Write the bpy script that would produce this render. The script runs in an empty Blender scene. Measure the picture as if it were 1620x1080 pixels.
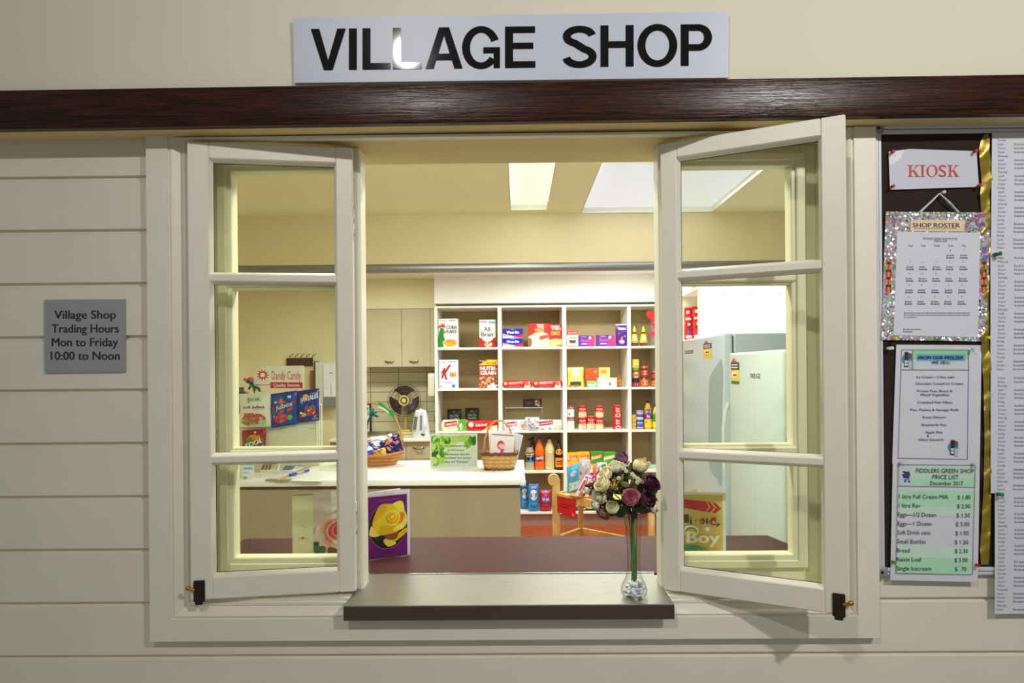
import bpy, bmesh, math, random
from mathutils import Vector, Matrix
random.seed(7)
R = math.radians
SC = bpy.context.scene
COL = SC.collection

# ------------------------------------------------------------------ camera, world, lights, exposure
CAM_Y, EYE, FPX, HZ = -1.68, 1.57, 1080.0, 583.0
YAW, ROLL = 0.0088, -0.0085
cd = bpy.data.cameras.new('camera'); cam = bpy.data.objects.new('camera', cd); COL.objects.link(cam)
cd.sensor_width = 36.0; cd.lens = 36.0 * FPX / 1620.0; cd.shift_y = (HZ - 540.0) / 1620.0; cd.clip_start = 0.02
ROT = Matrix.Rotation(YAW, 3, 'Z') @ Matrix.Rotation(R(90), 3, 'X') @ Matrix.Rotation(ROLL, 3, 'Z')
cam.matrix_world = Matrix.Translation((0, CAM_Y, EYE)) @ ROT.to_4x4()
SC.camera = cam
W = bpy.data.worlds.new('world'); SC.world = W; W.use_nodes = True
W.node_tree.nodes['Background'].inputs[0].default_value = (1.0, 0.96, 0.88, 1)
W.node_tree.nodes['Background'].inputs[1].default_value = 0.20
SC.view_settings.view_transform = 'Standard'; SC.view_settings.look = 'None'
SC.view_settings.exposure = 0.0; SC.view_settings.gamma = 1.0
SC.view_settings.use_curve_mapping = False
SC.cycles.transparent_max_bounces = 32; SC.cycles.diffuse_bounces = 6; SC.cycles.max_bounces = 14

def area(name, loc, power, size, sy=None, col=(1, 1, 1), rot=(0, 0, 0), shape='DISK', spread=180):
    l = bpy.data.lights.new(name, 'AREA'); l.energy = power; l.color = col; l.spread = R(spread)
    if sy: l.shape = 'RECTANGLE'; l.size = size; l.size_y = sy
    else: l.shape = shape; l.size = size
    o = bpy.data.objects.new(name, l); COL.objects.link(o); o.location = loc; o.rotation_euler = rot
    return o
# corridor lamps in front of the shop wall
area('corridor_lamp', (-0.60, -2.30, 3.15), 6.4, 0.10, col=(1.0, 0.965, 0.90), rot=(R(60), 0, R(-22)), spread=105)
area('corridor_lamp', (1.66, -2.30, 3.15), 21.5, 0.10, col=(1.0, 0.965, 0.91), rot=(R(58), 0, R(20)), spread=140)
# fluorescent battens of the shop and kitchenette, with an added fill over the counter
area('shop_tube_light', (0.70, 4.25, 2.46), 46, 1.25, 0.25, col=(0.94, 1.0, 0.93))
area('kitchenette_tube_light', (-1.2, 4.0, 2.46), 36, 1.25, 0.25, col=(0.96, 1.0, 0.86))
area('counter_fill_light', (-0.1, 0.55, 2.44), 36, 1.4, 0.2, col=(1.0, 1.0, 0.92), rot=(R(20), 0, 0))  # unseen fill added to brighten the counter and island front
area('fridge_tube_light', (1.55, 3.02, 2.46), 24, 0.9, 0.25, col=(0.95, 1.0, 0.98))
area('skylight_glow', (0.77, 1.85, 2.52), 4, 0.75, 0.8, col=(0.95, 0.98, 1.0))
area('diffuser_glow', (0.07, 1.6, 2.515), 3, 0.2, 1.1, col=(1.0, 1.0, 0.9))

def P(u, v, y):
    """the point of the plane Y = y that shows at image position u, v"""
    d = ROT @ Vector(((u - 810.0) / FPX, (HZ - v) / FPX, -1.0))
    t = (y - CAM_Y) / d.y
    return Vector((d.x * t, y, EYE + d.z * t))
def S(y): return FPX / (y - CAM_Y)
def ZP(u, v, z):
    """the point of the level Z = z that shows at image position u, v"""
    d = ROT @ Vector(((u - 810.0) / FPX, (HZ - v) / FPX, -1.0))
    t = (z - EYE) / d.z
    return Vector((d.x * t, CAM_Y + d.y * t, z))

# ------------------------------------------------------------------ materials
def lin(c):
    c = c / 255.0
    return c / 12.92 if c <= 0.04045 else ((c + 0.055) / 1.055) ** 2.4
def rgb(c): return (lin(c[0]), lin(c[1]), lin(c[2]), 1.0)
_M = {}
def newmat(name):
    m = bpy.data.materials.new(name); m.use_nodes = True
    nt = m.node_tree; b = nt.nodes['Principled BSDF']
    return m, nt, nt.nodes, nt.links, b
def M(c, rough=0.5, metal=0.0, var=0.05, scale=40.0, bump=0.0, bscale=200.0, spec=0.5, stretch=None, coat=0.0):
    key = (tuple(c), rough, metal, var, scale, bump, bscale, spec, stretch, coat)
    if key in _M: return _M[key]
    m, nt, N, L, b = newmat('paint_%d_%d_%d' % tuple(c))
    b.inputs['Roughness'].default_value = rough; b.inputs['Metallic'].default_value = metal
    b.inputs['Specular IOR Level'].default_value = spec; b.inputs['Coat Weight'].default_value = coat
    tc = N.new('ShaderNodeTexCoord'); nz = N.new('ShaderNodeTexNoise'); nz.inputs['Scale'].default_value = scale
    nz.inputs['Detail'].default_value = 3
    src = tc.outputs['Object']
    if stretch:
        mp = N.new('ShaderNodeMapping'); mp.inputs['Scale'].default_value = stretch; L.new(src, mp.inputs[0]); src = mp.outputs[0]
    L.new(src, nz.inputs['Vector'])
    mr = N.new('ShaderNodeMapRange'); mr.inputs[1].default_value = 0.25; mr.inputs[2].default_value = 0.75
    mr.inputs[3].default_value = 1 - var; mr.inputs[4].default_value = 1 + var
    L.new(nz.outputs[0], mr.inputs[0])
    vm = N.new('ShaderNodeVectorMath'); vm.operation = 'SCALE'; vm.inputs[0].default_value = rgb(c)[:3]
    L.new(mr.outputs[0], vm.inputs['Scale']); L.new(vm.outputs[0], b.inputs['Base Color'])
    if bump:
        n2 = N.new('ShaderNodeTexNoise'); n2.inputs['Scale'].default_value = bscale; n2.inputs['Detail'].default_value = 4
        L.new(src, n2.inputs['Vector'])
        bp = N.new('ShaderNodeBump'); bp.inputs['Strength'].default_value = bump; bp.inputs['Distance'].default_value = 0.002
        L.new(n2.outputs[0], bp.inputs['Height']); L.new(bp.outputs[0], b.inputs['Normal'])
    _M[key] = m
    return m
def G(c, rough=0.18, var=0.06): return M(c, rough, 0, var, 60, spec=0.5)

def wood(name, c1, c2, rough=0.4, sc=(3, 60, 60), bump=0.25, spec=0.5):
    m, nt, N, L, b = newmat(name)
    tc = N.new('ShaderNodeTexCoord'); mp = N.new('ShaderNodeMapping'); mp.inputs['Scale'].default_value = sc
    L.new(tc.outputs['Object'], mp.inputs[0])
    nz = N.new('ShaderNodeTexNoise'); nz.inputs['Scale'].default_value = 1.5; nz.inputs['Detail'].default_value = 8; nz.inputs['Distortion'].default_value = 1.2
    L.new(mp.outputs[0], nz.inputs['Vector'])
    cr = N.new('ShaderNodeValToRGB'); cr.color_ramp.elements[0].position = 0.35; cr.color_ramp.elements[1].position = 0.68
    cr.color_ramp.elements[0].color = rgb(c1); cr.color_ramp.elements[1].color = rgb(c2)
    L.new(nz.outputs[0], cr.inputs[0]); L.new(cr.outputs[0], b.inputs['Base Color'])
    bp = N.new('ShaderNodeBump'); bp.inputs['Strength'].default_value = bump; bp.inputs['Distance'].default_value = 0.002
    L.new(nz.outputs[0], bp.inputs['Height']); L.new(bp.outputs[0], b.inputs['Normal'])
    b.inputs['Roughness'].default_value = rough; b.inputs['Specular IOR Level'].default_value = spec
    return m
def brick(name, c1, c2, mortar, bw, rh, ms, rough, offset=0.5, axis='XZ'):
    m, nt, N, L, b = newmat(name)
    tc = N.new('ShaderNodeTexCoord'); sx = N.new('ShaderNodeSeparateXYZ'); cx = N.new('ShaderNodeCombineXYZ')
    L.new(tc.outputs['Object'], sx.inputs[0])
    L.new(sx.outputs['XYZ'.index(axis[0])], cx.inputs[0]); L.new(sx.outputs['XYZ'.index(axis[1])], cx.inputs[1])
    bt = N.new('ShaderNodeTexBrick'); bt.offset = offset
    bt.inputs['Color1'].default_value = rgb(c1); bt.inputs['Color2'].default_value = rgb(c2); bt.inputs['Mortar'].default_value = rgb(mortar)
    bt.inputs['Scale'].default_value = 1.0; bt.inputs['Brick Width'].default_value = bw; bt.inputs['Row Height'].default_value = rh
    bt.inputs['Mortar Size'].default_value = ms
    L.new(cx.outputs[0], bt.inputs['Vector']); L.new(bt.outputs[0], b.inputs['Base Color'])
    bp = N.new('ShaderNodeBump'); bp.inputs['Strength'].default_value = 0.3; bp.inputs['Distance'].default_value = 0.002; bp.invert = True
    L.new(bt.outputs['Fac'], bp.inputs['Height']); L.new(bp.outputs[0], b.inputs['Normal'])
    b.inputs['Roughness'].default_value = rough
    return m
def pane_mat(name, tint, refl=1.0, rough=0.02, film=0.0):
    m, nt, N, L, b = newmat(name); N.remove(b)
    tr = N.new('ShaderNodeBsdfTransparent'); tr.inputs[0].default_value = tint + (1,)
    gl = N.new('ShaderNodeBsdfGlossy'); gl.inputs['Roughness'].default_value = rough
    fr = N.new('ShaderNodeFresnel'); fr.inputs[0].default_value = 1.5
    mu = N.new('ShaderNodeMath'); mu.operation = 'MULTIPLY'; mu.inputs[1].default_value = refl
    ge = N.new('ShaderNodeNewGeometry'); iv = N.new('ShaderNodeMath'); iv.operation = 'SUBTRACT'; iv.inputs[0].default_value = 1.0; L.new(ge.outputs['Backfacing'], iv.inputs[1])
    m2 = N.new('ShaderNodeMath'); m2.operation = 'MULTIPLY'; L.new(iv.outputs[0], m2.inputs[1])
    mx = N.new('ShaderNodeMixShader')
    L.new(fr.outputs[0], mu.inputs[0]); L.new(mu.outputs[0], m2.inputs[0]); L.new(m2.outputs[0], mx.inputs[0]); L.new(tr.outputs[0], mx.inputs[1]); L.new(gl.outputs[0], mx.inputs[2])
    L.new(mx.outputs[0], N['Material Output'].inputs[0])
    return m
def clear_mat(name, tint=(0.97, 0.98, 0.97), edge=(0.55, 0.6, 0.58), blend=0.35, gl_w=0.12):
    """thin blown glass or plastic: clear seen face on, darker and shinier toward its outline"""
    m, nt, N, L, b = newmat(name); N.remove(b)
    lw = N.new('ShaderNodeLayerWeight'); lw.inputs[0].default_value = blend
    mc = N.new('ShaderNodeMix'); mc.data_type = 'RGBA'; mc.inputs['A'].default_value = tint + (1,); mc.inputs['B'].default_value = edge + (1,)
    L.new(lw.outputs['Facing'], mc.inputs['Factor'])
    tr = N.new('ShaderNodeBsdfTransparent'); L.new(mc.outputs['Result'], tr.inputs[0])
    gl = N.new('ShaderNodeBsdfGlossy'); gl.inputs['Roughness'].default_value = 0.05
    fr = N.new('ShaderNodeFresnel'); fr.inputs[0].default_value = 1.45
    ad = N.new('ShaderNodeMath'); ad.operation = 'MULTIPLY'; ad.inputs[1].default_value = gl_w
    L.new(fr.outputs[0], ad.inputs[0])
    ge = N.new('ShaderNodeNewGeometry'); iv = N.new('ShaderNodeMath'); iv.operation = 'SUBTRACT'; iv.inputs[0].default_value = 1.0; L.new(ge.outputs['Backfacing'], iv.inputs[1])
    m2 = N.new('ShaderNodeMath'); m2.operation = 'MULTIPLY'; L.new(iv.outputs[0], m2.inputs[1]); L.new(ad.outputs[0], m2.inputs[0])
    mx = N.new('ShaderNodeMixShader'); L.new(m2.outputs[0], mx.inputs[0]); L.new(tr.outputs[0], mx.inputs[1]); L.new(gl.outputs[0], mx.inputs[2])
    L.new(mx.outputs[0], N['Material Output'].inputs[0])
    return m
def emit_mat(name, c, strength):
    m, nt, N, L, b = newmat(name)
    b.inputs['Base Color'].default_value = rgb(c); b.inputs['Emission Color'].default_value = rgb(c); b.inputs['Roughness'].default_value = 0.6
    tc = N.new('ShaderNodeTexCoord'); wv = N.new('ShaderNodeTexChecker'); wv.inputs['Scale'].default_value = 120
    L.new(tc.outputs['Object'], wv.inputs['Vector'])
    mr = N.new('ShaderNodeMapRange'); mr.inputs[3].default_value = strength * 0.96; mr.inputs[4].default_value = strength * 1.03
    L.new(wv.outputs['Fac'], mr.inputs[0]); L.new(mr.outputs[0], b.inputs['Emission Strength'])
    return m
def glitter_mat():
    m, nt, N, L, b = newmat('holographic_glitter')
    tc = N.new('ShaderNodeTexCoord'); vo = N.new('ShaderNodeTexVoronoi'); vo.inputs['Scale'].default_value = 230
    L.new(tc.outputs['Object'], vo.inputs['Vector'])
    hs = N.new('ShaderNodeHueSaturation'); hs.inputs['Saturation'].default_value = 0.55; hs.inputs['Value'].default_value = 1.1
    L.new(vo.outputs['Color'], hs.inputs['Color']); L.new(hs.outputs[0], b.inputs['Base Color'])
    b.inputs['Metallic'].default_value = 0.55; b.inputs['Roughness'].default_value = 0.3
    vm = N.new('ShaderNodeVectorMath'); vm.operation = 'SUBTRACT'; vm.inputs[1].default_value = (0.5, 0.5, 0.5)
    L.new(vo.outputs['Color'], vm.inputs[0])
    v2 = N.new('ShaderNodeVectorMath'); v2.operation = 'SCALE'; v2.inputs['Scale'].default_value = 1.3; L.new(vm.outputs[0], v2.inputs[0])
    ge = N.new('ShaderNodeNewGeometry'); v3 = N.new('ShaderNodeVectorMath'); L.new(ge.outputs['Normal'], v3.inputs[0]); L.new(v2.outputs[0], v3.inputs[1])
    v4 = N.new('ShaderNodeVectorMath'); v4.operation = 'NORMALIZE'; L.new(v3.outputs[0], v4.inputs[0]); L.new(v4.outputs[0], b.inputs['Normal'])
    return m

CREAM = M((228, 224, 208), 0.42, var=0.03, scale=6, bump=0.06, bscale=90)          # painted weatherboards and joinery
SASH = M((230, 227, 211), 0.38, var=0.03, scale=8, bump=0.08, bscale=120)
SASHY = M((230, 227, 194), 0.4, var=0.04, scale=8, bump=0.08, bscale=120)            # yellowed paint of the fixed lights
PLASTER = M((224, 218, 200), 0.7, var=0.02, scale=4, bump=0.05, bscale=60)
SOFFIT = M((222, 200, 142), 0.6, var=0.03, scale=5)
INWALL = M((228, 224, 182), 0.6, var=0.03, scale=4)
INCEIL = M((240, 228, 186), 0.7, var=0.02, scale=3)
WHITEWALL = M((240, 240, 236), 0.55, var=0.02, scale=4)
BEAM = wood('dark_stained_timber', (13, 5, 3), (70, 32, 14), 0.25, (5, 120, 150), 0.35, 0.32)
BOUNCE_FLOOR = M((196, 192, 176), 0.5, var=0.04, scale=6)  # unseen near floor, made pale to bounce neutral light upward
BULK = M((206, 192, 152), 0.6, var=0.02, scale=3)
FLOORM = wood('polished_jarrah_boards', (132, 54, 18), (176, 84, 34), 0.3, (2, 30, 30), 0.05)
PINE = wood('pale_pine', (206, 168, 92), (232, 200, 130), 0.45, (20, 20, 4), 0.05)
BROWNWOOD = wood('brown_timber', (120, 72, 30), (160, 104, 52), 0.5, (20, 20, 3), 0.1)
LAMIN = M((70, 40, 37), 0.5, var=0.14, scale=30, spec=0.10, stretch=(1, 9, 9))
STEEL = M((148, 146, 136), 0.42, 0.9, var=0.12, scale=12, bump=0.05, bscale=120, stretch=(1, 14, 14))
STEELF = M((92, 82, 68), 0.4, 0.6, var=0.08, scale=12, stretch=(1, 14, 14))
CHROME = M((200, 200, 200), 0.15, 1.0)
ALU = M((208, 211, 220), 0.4, 0.1, var=0.04, scale=20, stretch=(1, 1, 12))
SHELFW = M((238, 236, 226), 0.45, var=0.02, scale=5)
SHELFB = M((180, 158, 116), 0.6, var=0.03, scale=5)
CUP = M((182, 172, 140), 0.5, var=0.03, scale=6)
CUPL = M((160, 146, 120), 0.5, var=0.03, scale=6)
TILE = brick('splashback_tile', (196, 190, 160), (190, 184, 152), (140, 132, 106), 0.30, 0.105, 0.005, 0.25, 0.0)
BENCH = M((226, 220, 200), 0.35, var=0.03, scale=20)
WTOP = M((240, 240, 238), 0.35, var=0.02, scale=10)
WHITE = M((240, 240, 242), 0.5)
PAPER = M((212, 214, 226), 0.6, var=0.02, scale=10)
BLACK = M((14, 14, 14), 0.4)
INK = M((46, 48, 56), 0.7)
GREYINK = M((120, 122, 132), 0.7)
FELT = M((38, 26, 22), 0.95, var=0.35, scale=350, bump=0.4, bscale=500)
GLASS = pane_mat('window_glass', (0.985, 0.99, 0.965), 1.0)
VASEG = clear_mat('blown_glass', (0.99, 1.0, 0.99), (0.40, 0.44, 0.42), 0.3, 1.0)
PLAST = clear_mat('clear_plastic', (0.99, 0.99, 0.99), (0.88, 0.88, 0.88), 0.15, 0.35)
RUST = M((40, 24, 12), 0.8, 0.2, var=0.4, scale=150, bump=0.8, bscale=300)
BRASS = M((196, 140, 50), 0.35, 0.9)
GLIT = glitter_mat()
GOLD = M((156, 136, 48), 0.36, 0.5, var=0.1, scale=20)

# ------------------------------------------------------------------ mesh building
_TX = {}
def _cap():
    v, f = _raw('H', 0.0, 3); return max(p[1] for p in v)
def _raw(s, bold, res):
    c = bpy.data.curves.new('lettering', 'FONT'); c.body = s; c.size = 1.0; c.offset = bold; c.resolution_u = res
    o = bpy.data.objects.new('lettering', c); me = o.to_mesh()
    v = [(p.co.x, p.co.y) for p in me.vertices]; f = [tuple(p.vertices) for p in me.polygons]
    o.to_mesh_clear(); bpy.data.objects.remove(o); bpy.data.curves.remove(c)
    return v, f
def text_mesh(s, bold=0.0, res=2):
    k = (s, bold, res)
    if k not in _TX:
        v, f = _raw(s, bold, res)
        if 'cap' not in _TX: _TX['cap'] = _cap()
        x0 = min(p[0] for p in v); x1 = max(p[0] for p in v)
        _TX[k] = ([((p[0] - x0) / (x1 - x0), p[1] / _TX['cap']) for p in v], f, (x1 - x0) / _TX['cap'])
    return _TX[k]

class MB:
    def __init__(s, T=None): s.v, s.f, s.m, s.s, s.mats, s.T = [], [], [], [], [], T
    def mi(s, mat):
        if mat not in s.mats: s.mats.append(mat)
        return s.mats.index(mat)
    def add(s, vs, fs, mat, sm=False):
        o = len(s.v); k = s.mi(mat)
        s.v += [tuple(s.T @ Vector(p)) if s.T else tuple(p) for p in vs]
        for f in fs: s.f.append(tuple(i + o for i in f)); s.m.append(k); s.s.append(sm)
        return s
    def box(s, x0, x1, y0, y1, z0, z1, mat, b=0.0, seg=1):
        if x1 < x0: x0, x1 = x1, x0
        if y1 < y0: y0, y1 = y1, y0
        if z1 < z0: z0, z1 = z1, z0
        if b <= 0:
            vs = [(x, y, z) for z in (z0, z1) for y in (y0, y1) for x in (x0, x1)]
            return s.add(vs, [(0, 2, 3, 1), (4, 5, 7, 6), (0, 1, 5, 4), (2, 6, 7, 3), (0, 4, 6, 2), (1, 3, 7, 5)], mat)
        bm = bmesh.new(); bmesh.ops.create_cube(bm, size=1.0)
        for v in bm.verts: v.co = Vector((x0 + (v.co.x + .5) * (x1 - x0), y0 + (v.co.y + .5) * (y1 - y0), z0 + (v.co.z + .5) * (z1 - z0)))
        bmesh.ops.bevel(bm, geom=bm.edges[:], offset=min(b, (x1 - x0) * .45, (y1 - y0) * .45, (z1 - z0) * .45), segments=seg, profile=0.5, affect='EDGES')
        bm.verts.ensure_lookup_table()
        s.add([v.co.copy() for v in bm.verts], [[v.index for v in f.verts] for f in bm.faces], mat, seg > 1); bm.free()
        return s
    def poly(s, pts, mat): return s.add(pts, [tuple(range(len(pts)))], mat)
    def prism(s, pts, mat, off):
        """pts: closed 3-D outline, pushed along off"""
        n = len(pts); off = Vector(off)
        vs = [Vector(p) for p in pts] + [Vector(p) + off for p in pts]
        return s.add(vs, [tuple(range(n)), tuple(range(2 * n - 1, n - 1, -1))] + [(i, i + n, (i + 1) % n + n, (i + 1) % n) for i in range(n)], mat)
    def lathe(s, prof, mat, seg=20, c=(0, 0, 0), caps=True, sx=1.0, sy=1.0):
        """prof: [(r, z[, mat of the band above])]"""
        n = len(prof)
        vs = [(c[0] + sx * p[0] * math.cos(2 * math.pi * i / seg), c[1] + sy * p[0] * math.sin(2 * math.pi * i / seg), c[2] + p[1]) for p in prof for i in range(seg)]
        for k in range(n - 1):
            mm = prof[k][2] if len(prof[k]) > 2 and prof[k][2] else mat
            o = len(s.v)
            s.add(vs[k * seg:(k + 2) * seg], [(i, (i + 1) % seg, seg + (i + 1) % seg, seg + i) for i in range(seg)], mm, True)
        if caps:
            s.add(vs[:seg], [tuple(range(seg - 1, -1, -1))], prof[0][2] if len(prof[0]) > 2 and prof[0][2] else mat)
            s.add(vs[-seg:], [tuple(range(seg))], prof[-1][2] if len(prof[-1]) > 2 and prof[-1][2] else mat)
        return s
    def tube(s, pts, r, mat, seg=8, closed=False, r1=None):
        pts = [Vector(p) for p in pts]; n = len(pts); vs = []; up = None
        for i, p in enumerate(pts):
            a = pts[(i - 1) % n] if closed or i > 0 else p; b = pts[(i + 1) % n] if closed or i < n - 1 else p
            t = (b - a).normalized() if (b - a).length > 1e-9 else Vector((0, 0, 1))
            if up is None: up = t.orthogonal().normalized()
            up = (up - t * up.dot(t)); up = up.normalized() if up.length > 1e-6 else t.orthogonal().normalized()
            w = t.cross(up); rr = r if r1 is None else r + (r1 - r) * i / max(1, n - 1)
            vs += [p + (up * math.cos(2 * math.pi * k / seg) + w * math.sin(2 * math.pi * k / seg)) * rr for k in range(seg)]
        m = n if closed else n - 1
        fs = [(i * seg + k, i * seg + (k + 1) % seg, ((i + 1) % n) * seg + (k + 1) % seg, ((i + 1) % n) * seg + k) for i in range(m) for k in range(seg)]
        s.add(vs, fs, mat, True)
        if not closed: s.add(vs[:seg], [tuple(range(seg - 1, -1, -1))], mat); s.add(vs[-seg:], [tuple(range(seg))], mat)
        return s
    def grid(s, fn, nu, nv, mat, sm=True):
        vs = [fn(i / nu, j / nv) for j in range(nv + 1) for i in range(nu + 1)]
        return s.add(vs, [(j * (nu + 1) + i, j * (nu + 1) + i + 1, (j + 1) * (nu + 1) + i + 1, (j + 1) * (nu + 1) + i) for j in range(nv) for i in range(nu)], mat, sm)
    def ball(s, c, r, mat, seg=12, ring=8, sx=1, sy=1, sz=1):
        def fn(u, v):
            a, b = 2 * math.pi * u, math.pi * (v - .5)
            return (c[0] + sx * r * math.cos(b) * math.cos(a), c[1] + sy * r * math.cos(b) * math.sin(a), c[2] + sz * r * math.sin(b))
        return s.grid(fn, seg, ring, mat)
    def text(s, fn, t, u0, v0, u1, v1, mat, e=0.0006, bold=0.0, slope=0.0, res=2):
        """letters between u0 and u1, baseline v0, capitals up to v1"""
        vs, fs, asp = text_mesh(t, 0.0, res)
        if bold > 0:                                              # heavier strokes: the same letters laid again a hair to each side
            du = bold * 1.3 * abs(v1 - v0) * (1 if u1 > u0 else -1) * min(1.0, abs((u1 - u0) / (asp * (v1 - v0))))
            for k, sh in enumerate((-du, du)):
                s.add([fn(u0 + sh + x * (u1 - u0), v0 + y * (v1 - v0) + slope * x * (u1 - u0), e + 1e-5 * (k + 1)) for x, y in vs], fs, mat)
        return s.add([fn(u0 + x * (u1 - u0), v0 + y * (v1 - v0) + slope * x * (u1 - u0), e) for x, y in vs], fs, mat)
    def prints(s, fn, items, sub=1, e0=0.0004, de=0.0004, mk=None):
        mk = mk or (lambda c: M(c, 0.42))
        for k, it in enumerate(items):
            e = e0 + de * k; q = it[0]
            if q == 'r':
                u0, v0, u1, v1 = it[1:5]; n = sub
                s.grid(lambda a, b: fn(u0 + a * (u1 - u0), v0 + b * (v1 - v0), e), n, n, mk(it[5]), False)
            elif q == 'e':
                cu, cv, ru, rv = it[1:5]; n = 20
                pts = [fn(cu + ru * math.cos(2 * math.pi * i / n), cv + rv * math.sin(2 * math.pi * i / n), e) for i in range(n)]
                s.add([fn(cu, cv, e)] + pts, [(0, 1 + i, 1 + (i + 1) % n) for i in range(n)], mk(it[5]))
            elif q == 'p':
                s.poly([fn(a, b, e) for a, b in it[1]], mk(it[2]))
            elif q == 'c':                                        # smooth closed outline through the points
                p_, m = it[1], len(it[1]); pts = []
                for i in range(m):
                    p0, p1, p2, p3 = p_[i - 1], p_[i], p_[(i + 1) % m], p_[(i + 2) % m]
                    for t in (0, .2, .4, .6, .8):
                        pts.append(tuple(.5 * (2 * p1[k] + (p2[k] - p0[k]) * t + (2 * p0[k] - 5 * p1[k] + 4 * p2[k] - p3[k]) * t * t + (3 * p1[k] - p0[k] - 3 * p2[k] + p3[k]) * t ** 3) for k in (0, 1)))
                s.poly([fn(min(.93, max(.0, a)), min(.97, max(.005, b)), e) for a, b in pts] if max(abs(k) for q_ in p_ for k in q_) <= 1.5 else [fn(a, b, e) for a, b in pts], mk(it[2]))
            elif q == 't':
                s.text(fn, it[1], it[2], it[3], it[4], it[5], mk(it[6]), e, it[7] if len(it) > 7 else 0.0, it[8] if len(it) > 8 else 0.0)
            elif q == 'w':                                        # print too small to read: a run of letter-like marks
                n, u0, v0, u1, v1 = it[1:6]; sl = it[8] if len(it) > 8 else 0.0; st = (u1 - u0) / n
                for j in range(n):
                    a = u0 + j * st; hh = v1 if j in (0,) or (j * 7) % 5 == 0 else v0 + (v1 - v0) * .78; dv = sl * (a - u0)
                    s.poly([fn(a, v0 + dv, e), fn(a + st * .72, v0 + dv, e), fn(a + st * .72, hh + dv, e), fn(a + st * (.1 + .2 * (j % 3)), hh + dv, e)], mk(it[6]))
            elif q == 's':                                        # star burst: centre, radii, points
                cu, cv, ru, rv, n = it[1:6]
                pts = [fn(cu + (ru if i % 2 == 0 else ru * .5) * math.cos(math.pi * i / n), cv + (rv if i % 2 == 0 else rv * .5) * math.sin(math.pi * i / n), e) for i in range(2 * n)]
                s.add([fn(cu, cv, e)] + pts, [(0, 1 + i, 1 + (i + 1) % (2 * n)) for i in range(2 * n)], mk(it[6]))
            elif q == 'd':                                        # scatter of small blobs: box, count, colours
                u0, v0, u1, v1, n, ru, rv, cols = it[1:9]
                for j in range(n):
                    cu, cv = random.uniform(u0, u1), random.uniform(v0, v1); rr = random.uniform(.6, 1.2); a0 = random.random() * 6
                    pts = [fn(cu + ru * rr * math.cos(a0 + i * math.pi / 3), cv + rv * rr * math.sin(a0 + i * math.pi / 3), e + j * 2e-5) for i in range(6)]
                    s.poly(pts, mk(cols[j % len(cols)]))
        return s
    def build(s, name, parent=None, origin=None, loc=None, rz=0.0):
        me = bpy.data.meshes.new(name); o0 = Vector(origin) if origin is not None else Vector((0, 0, 0))
        me.from_pydata([tuple(Vector(p) - o0) for p in s.v], [], s.f)
        for m in s.mats: me.materials.append(m)
        me.polygons.foreach_set('material_index', s.m); me.polygons.foreach_set('use_smooth', s.s)
        me.update()
        o = bpy.data.objects.new(name, me); COL.objects.link(o)
        if parent: o.parent = parent
        if loc is not None: o.location = loc
        elif origin is not None: o.location = o0
        o.rotation_euler[2] = rz
        return o
def tag(o, label, cat, group=None):
    o['label'] = label; o['category'] = cat
    if group: o['group'] = group
    return o
def empty(name, loc, label, cat, group=None, rz=0.0):
    o = bpy.data.objects.new(name, None); COL.objects.link(o); o.location = loc; o.rotation_euler[2] = rz; o.empty_display_size = 0.05
    return tag(o, label, cat, group)
def struct(o, label=None): o['kind'] = 'structure'; return o
def smooth_fix(o):
    bm = bmesh.new(); bm.from_mesh(o.data); bmesh.ops.recalc_face_normals(bm, faces=bm.faces); bm.to_mesh(o.data); bm.free(); return o
# ------------------------------------------------------------------ the wall the window is in
ZU, ZH = 2.147, 2.141                        # undersides of the boxed head and of the window head
XL, XR, ZB = -0.902, 0.868, 0.913            # outer edges of the window casing
zj0 = P(231, 953.5, 0).z; pitch = (P(231, 279.5, 0).z - zj0) / 8.0
def boards(mb, x0, x1, zlo, zhi):
    k = int(math.floor((zlo - zj0) / pitch)) - 1
    while zj0 + k * pitch < zhi:
        a, b = zj0 + k * pitch, zj0 + (k + 1) * pitch
        prof = [(0.010, a - 0.004), (0.010, a + 0.004), (0.0, a + 0.004), (0.0, b - 0.009), (0.010, b - 0.004)]
        prof = [(y, min(max(z, zlo), zhi)) for y, z in prof]
        for (ya, za), (yb, zb) in zip(prof, prof[1:]):
            if abs(za - zb) + abs(ya - yb) > 1e-6 and not (za == zb and za in (zlo, zhi)):
                mb.poly([(x0, ya, za), (x1, ya, za), (x1, yb, zb), (x0, yb, zb)], CREAM)
        k += 1
w = MB()
boards(w, -2.4, XL + 0.03, 0.0, ZU); boards(w, XR - 0.03, 2.4, 0.0, ZU); boards(w, XL + 0.03, XR - 0.03, 0.0, ZB + 0.03)
for x0, x1, z0, z1 in ((-3.3, -0.86, 0, 3.0), (0.83, 2.4, 0, 3.0), (-0.86, 0.83, 0, 0.965), (-0.86, 0.83, ZU + 0.05, 3.0)):
    w.box(x0, x1, 0.012, 0.187, z0, z1, INWALL)
struct(w.build('wall_front'))
w = MB(); w.box(-2.4, 2.4, -0.068, 0.012, ZU, 3.0, PLASTER); w.box(-2.4, 2.4, -0.0665, 0.0, ZU - 0.0005, ZU + 0.01, SOFFIT)
o = struct(w.build('wall_upper', origin=(0, 0, ZU))); o.rotation_euler[1] = -0.0035
w = MB(); w.box(-2.4, 2.4, -0.092, -0.068, ZU - .002, 2.2365, BEAM, 0.003, 2)
o = struct(w.build('trim_1', origin=(0, -0.08, 2.19))); o.rotation_euler[1] = -0.0035
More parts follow.
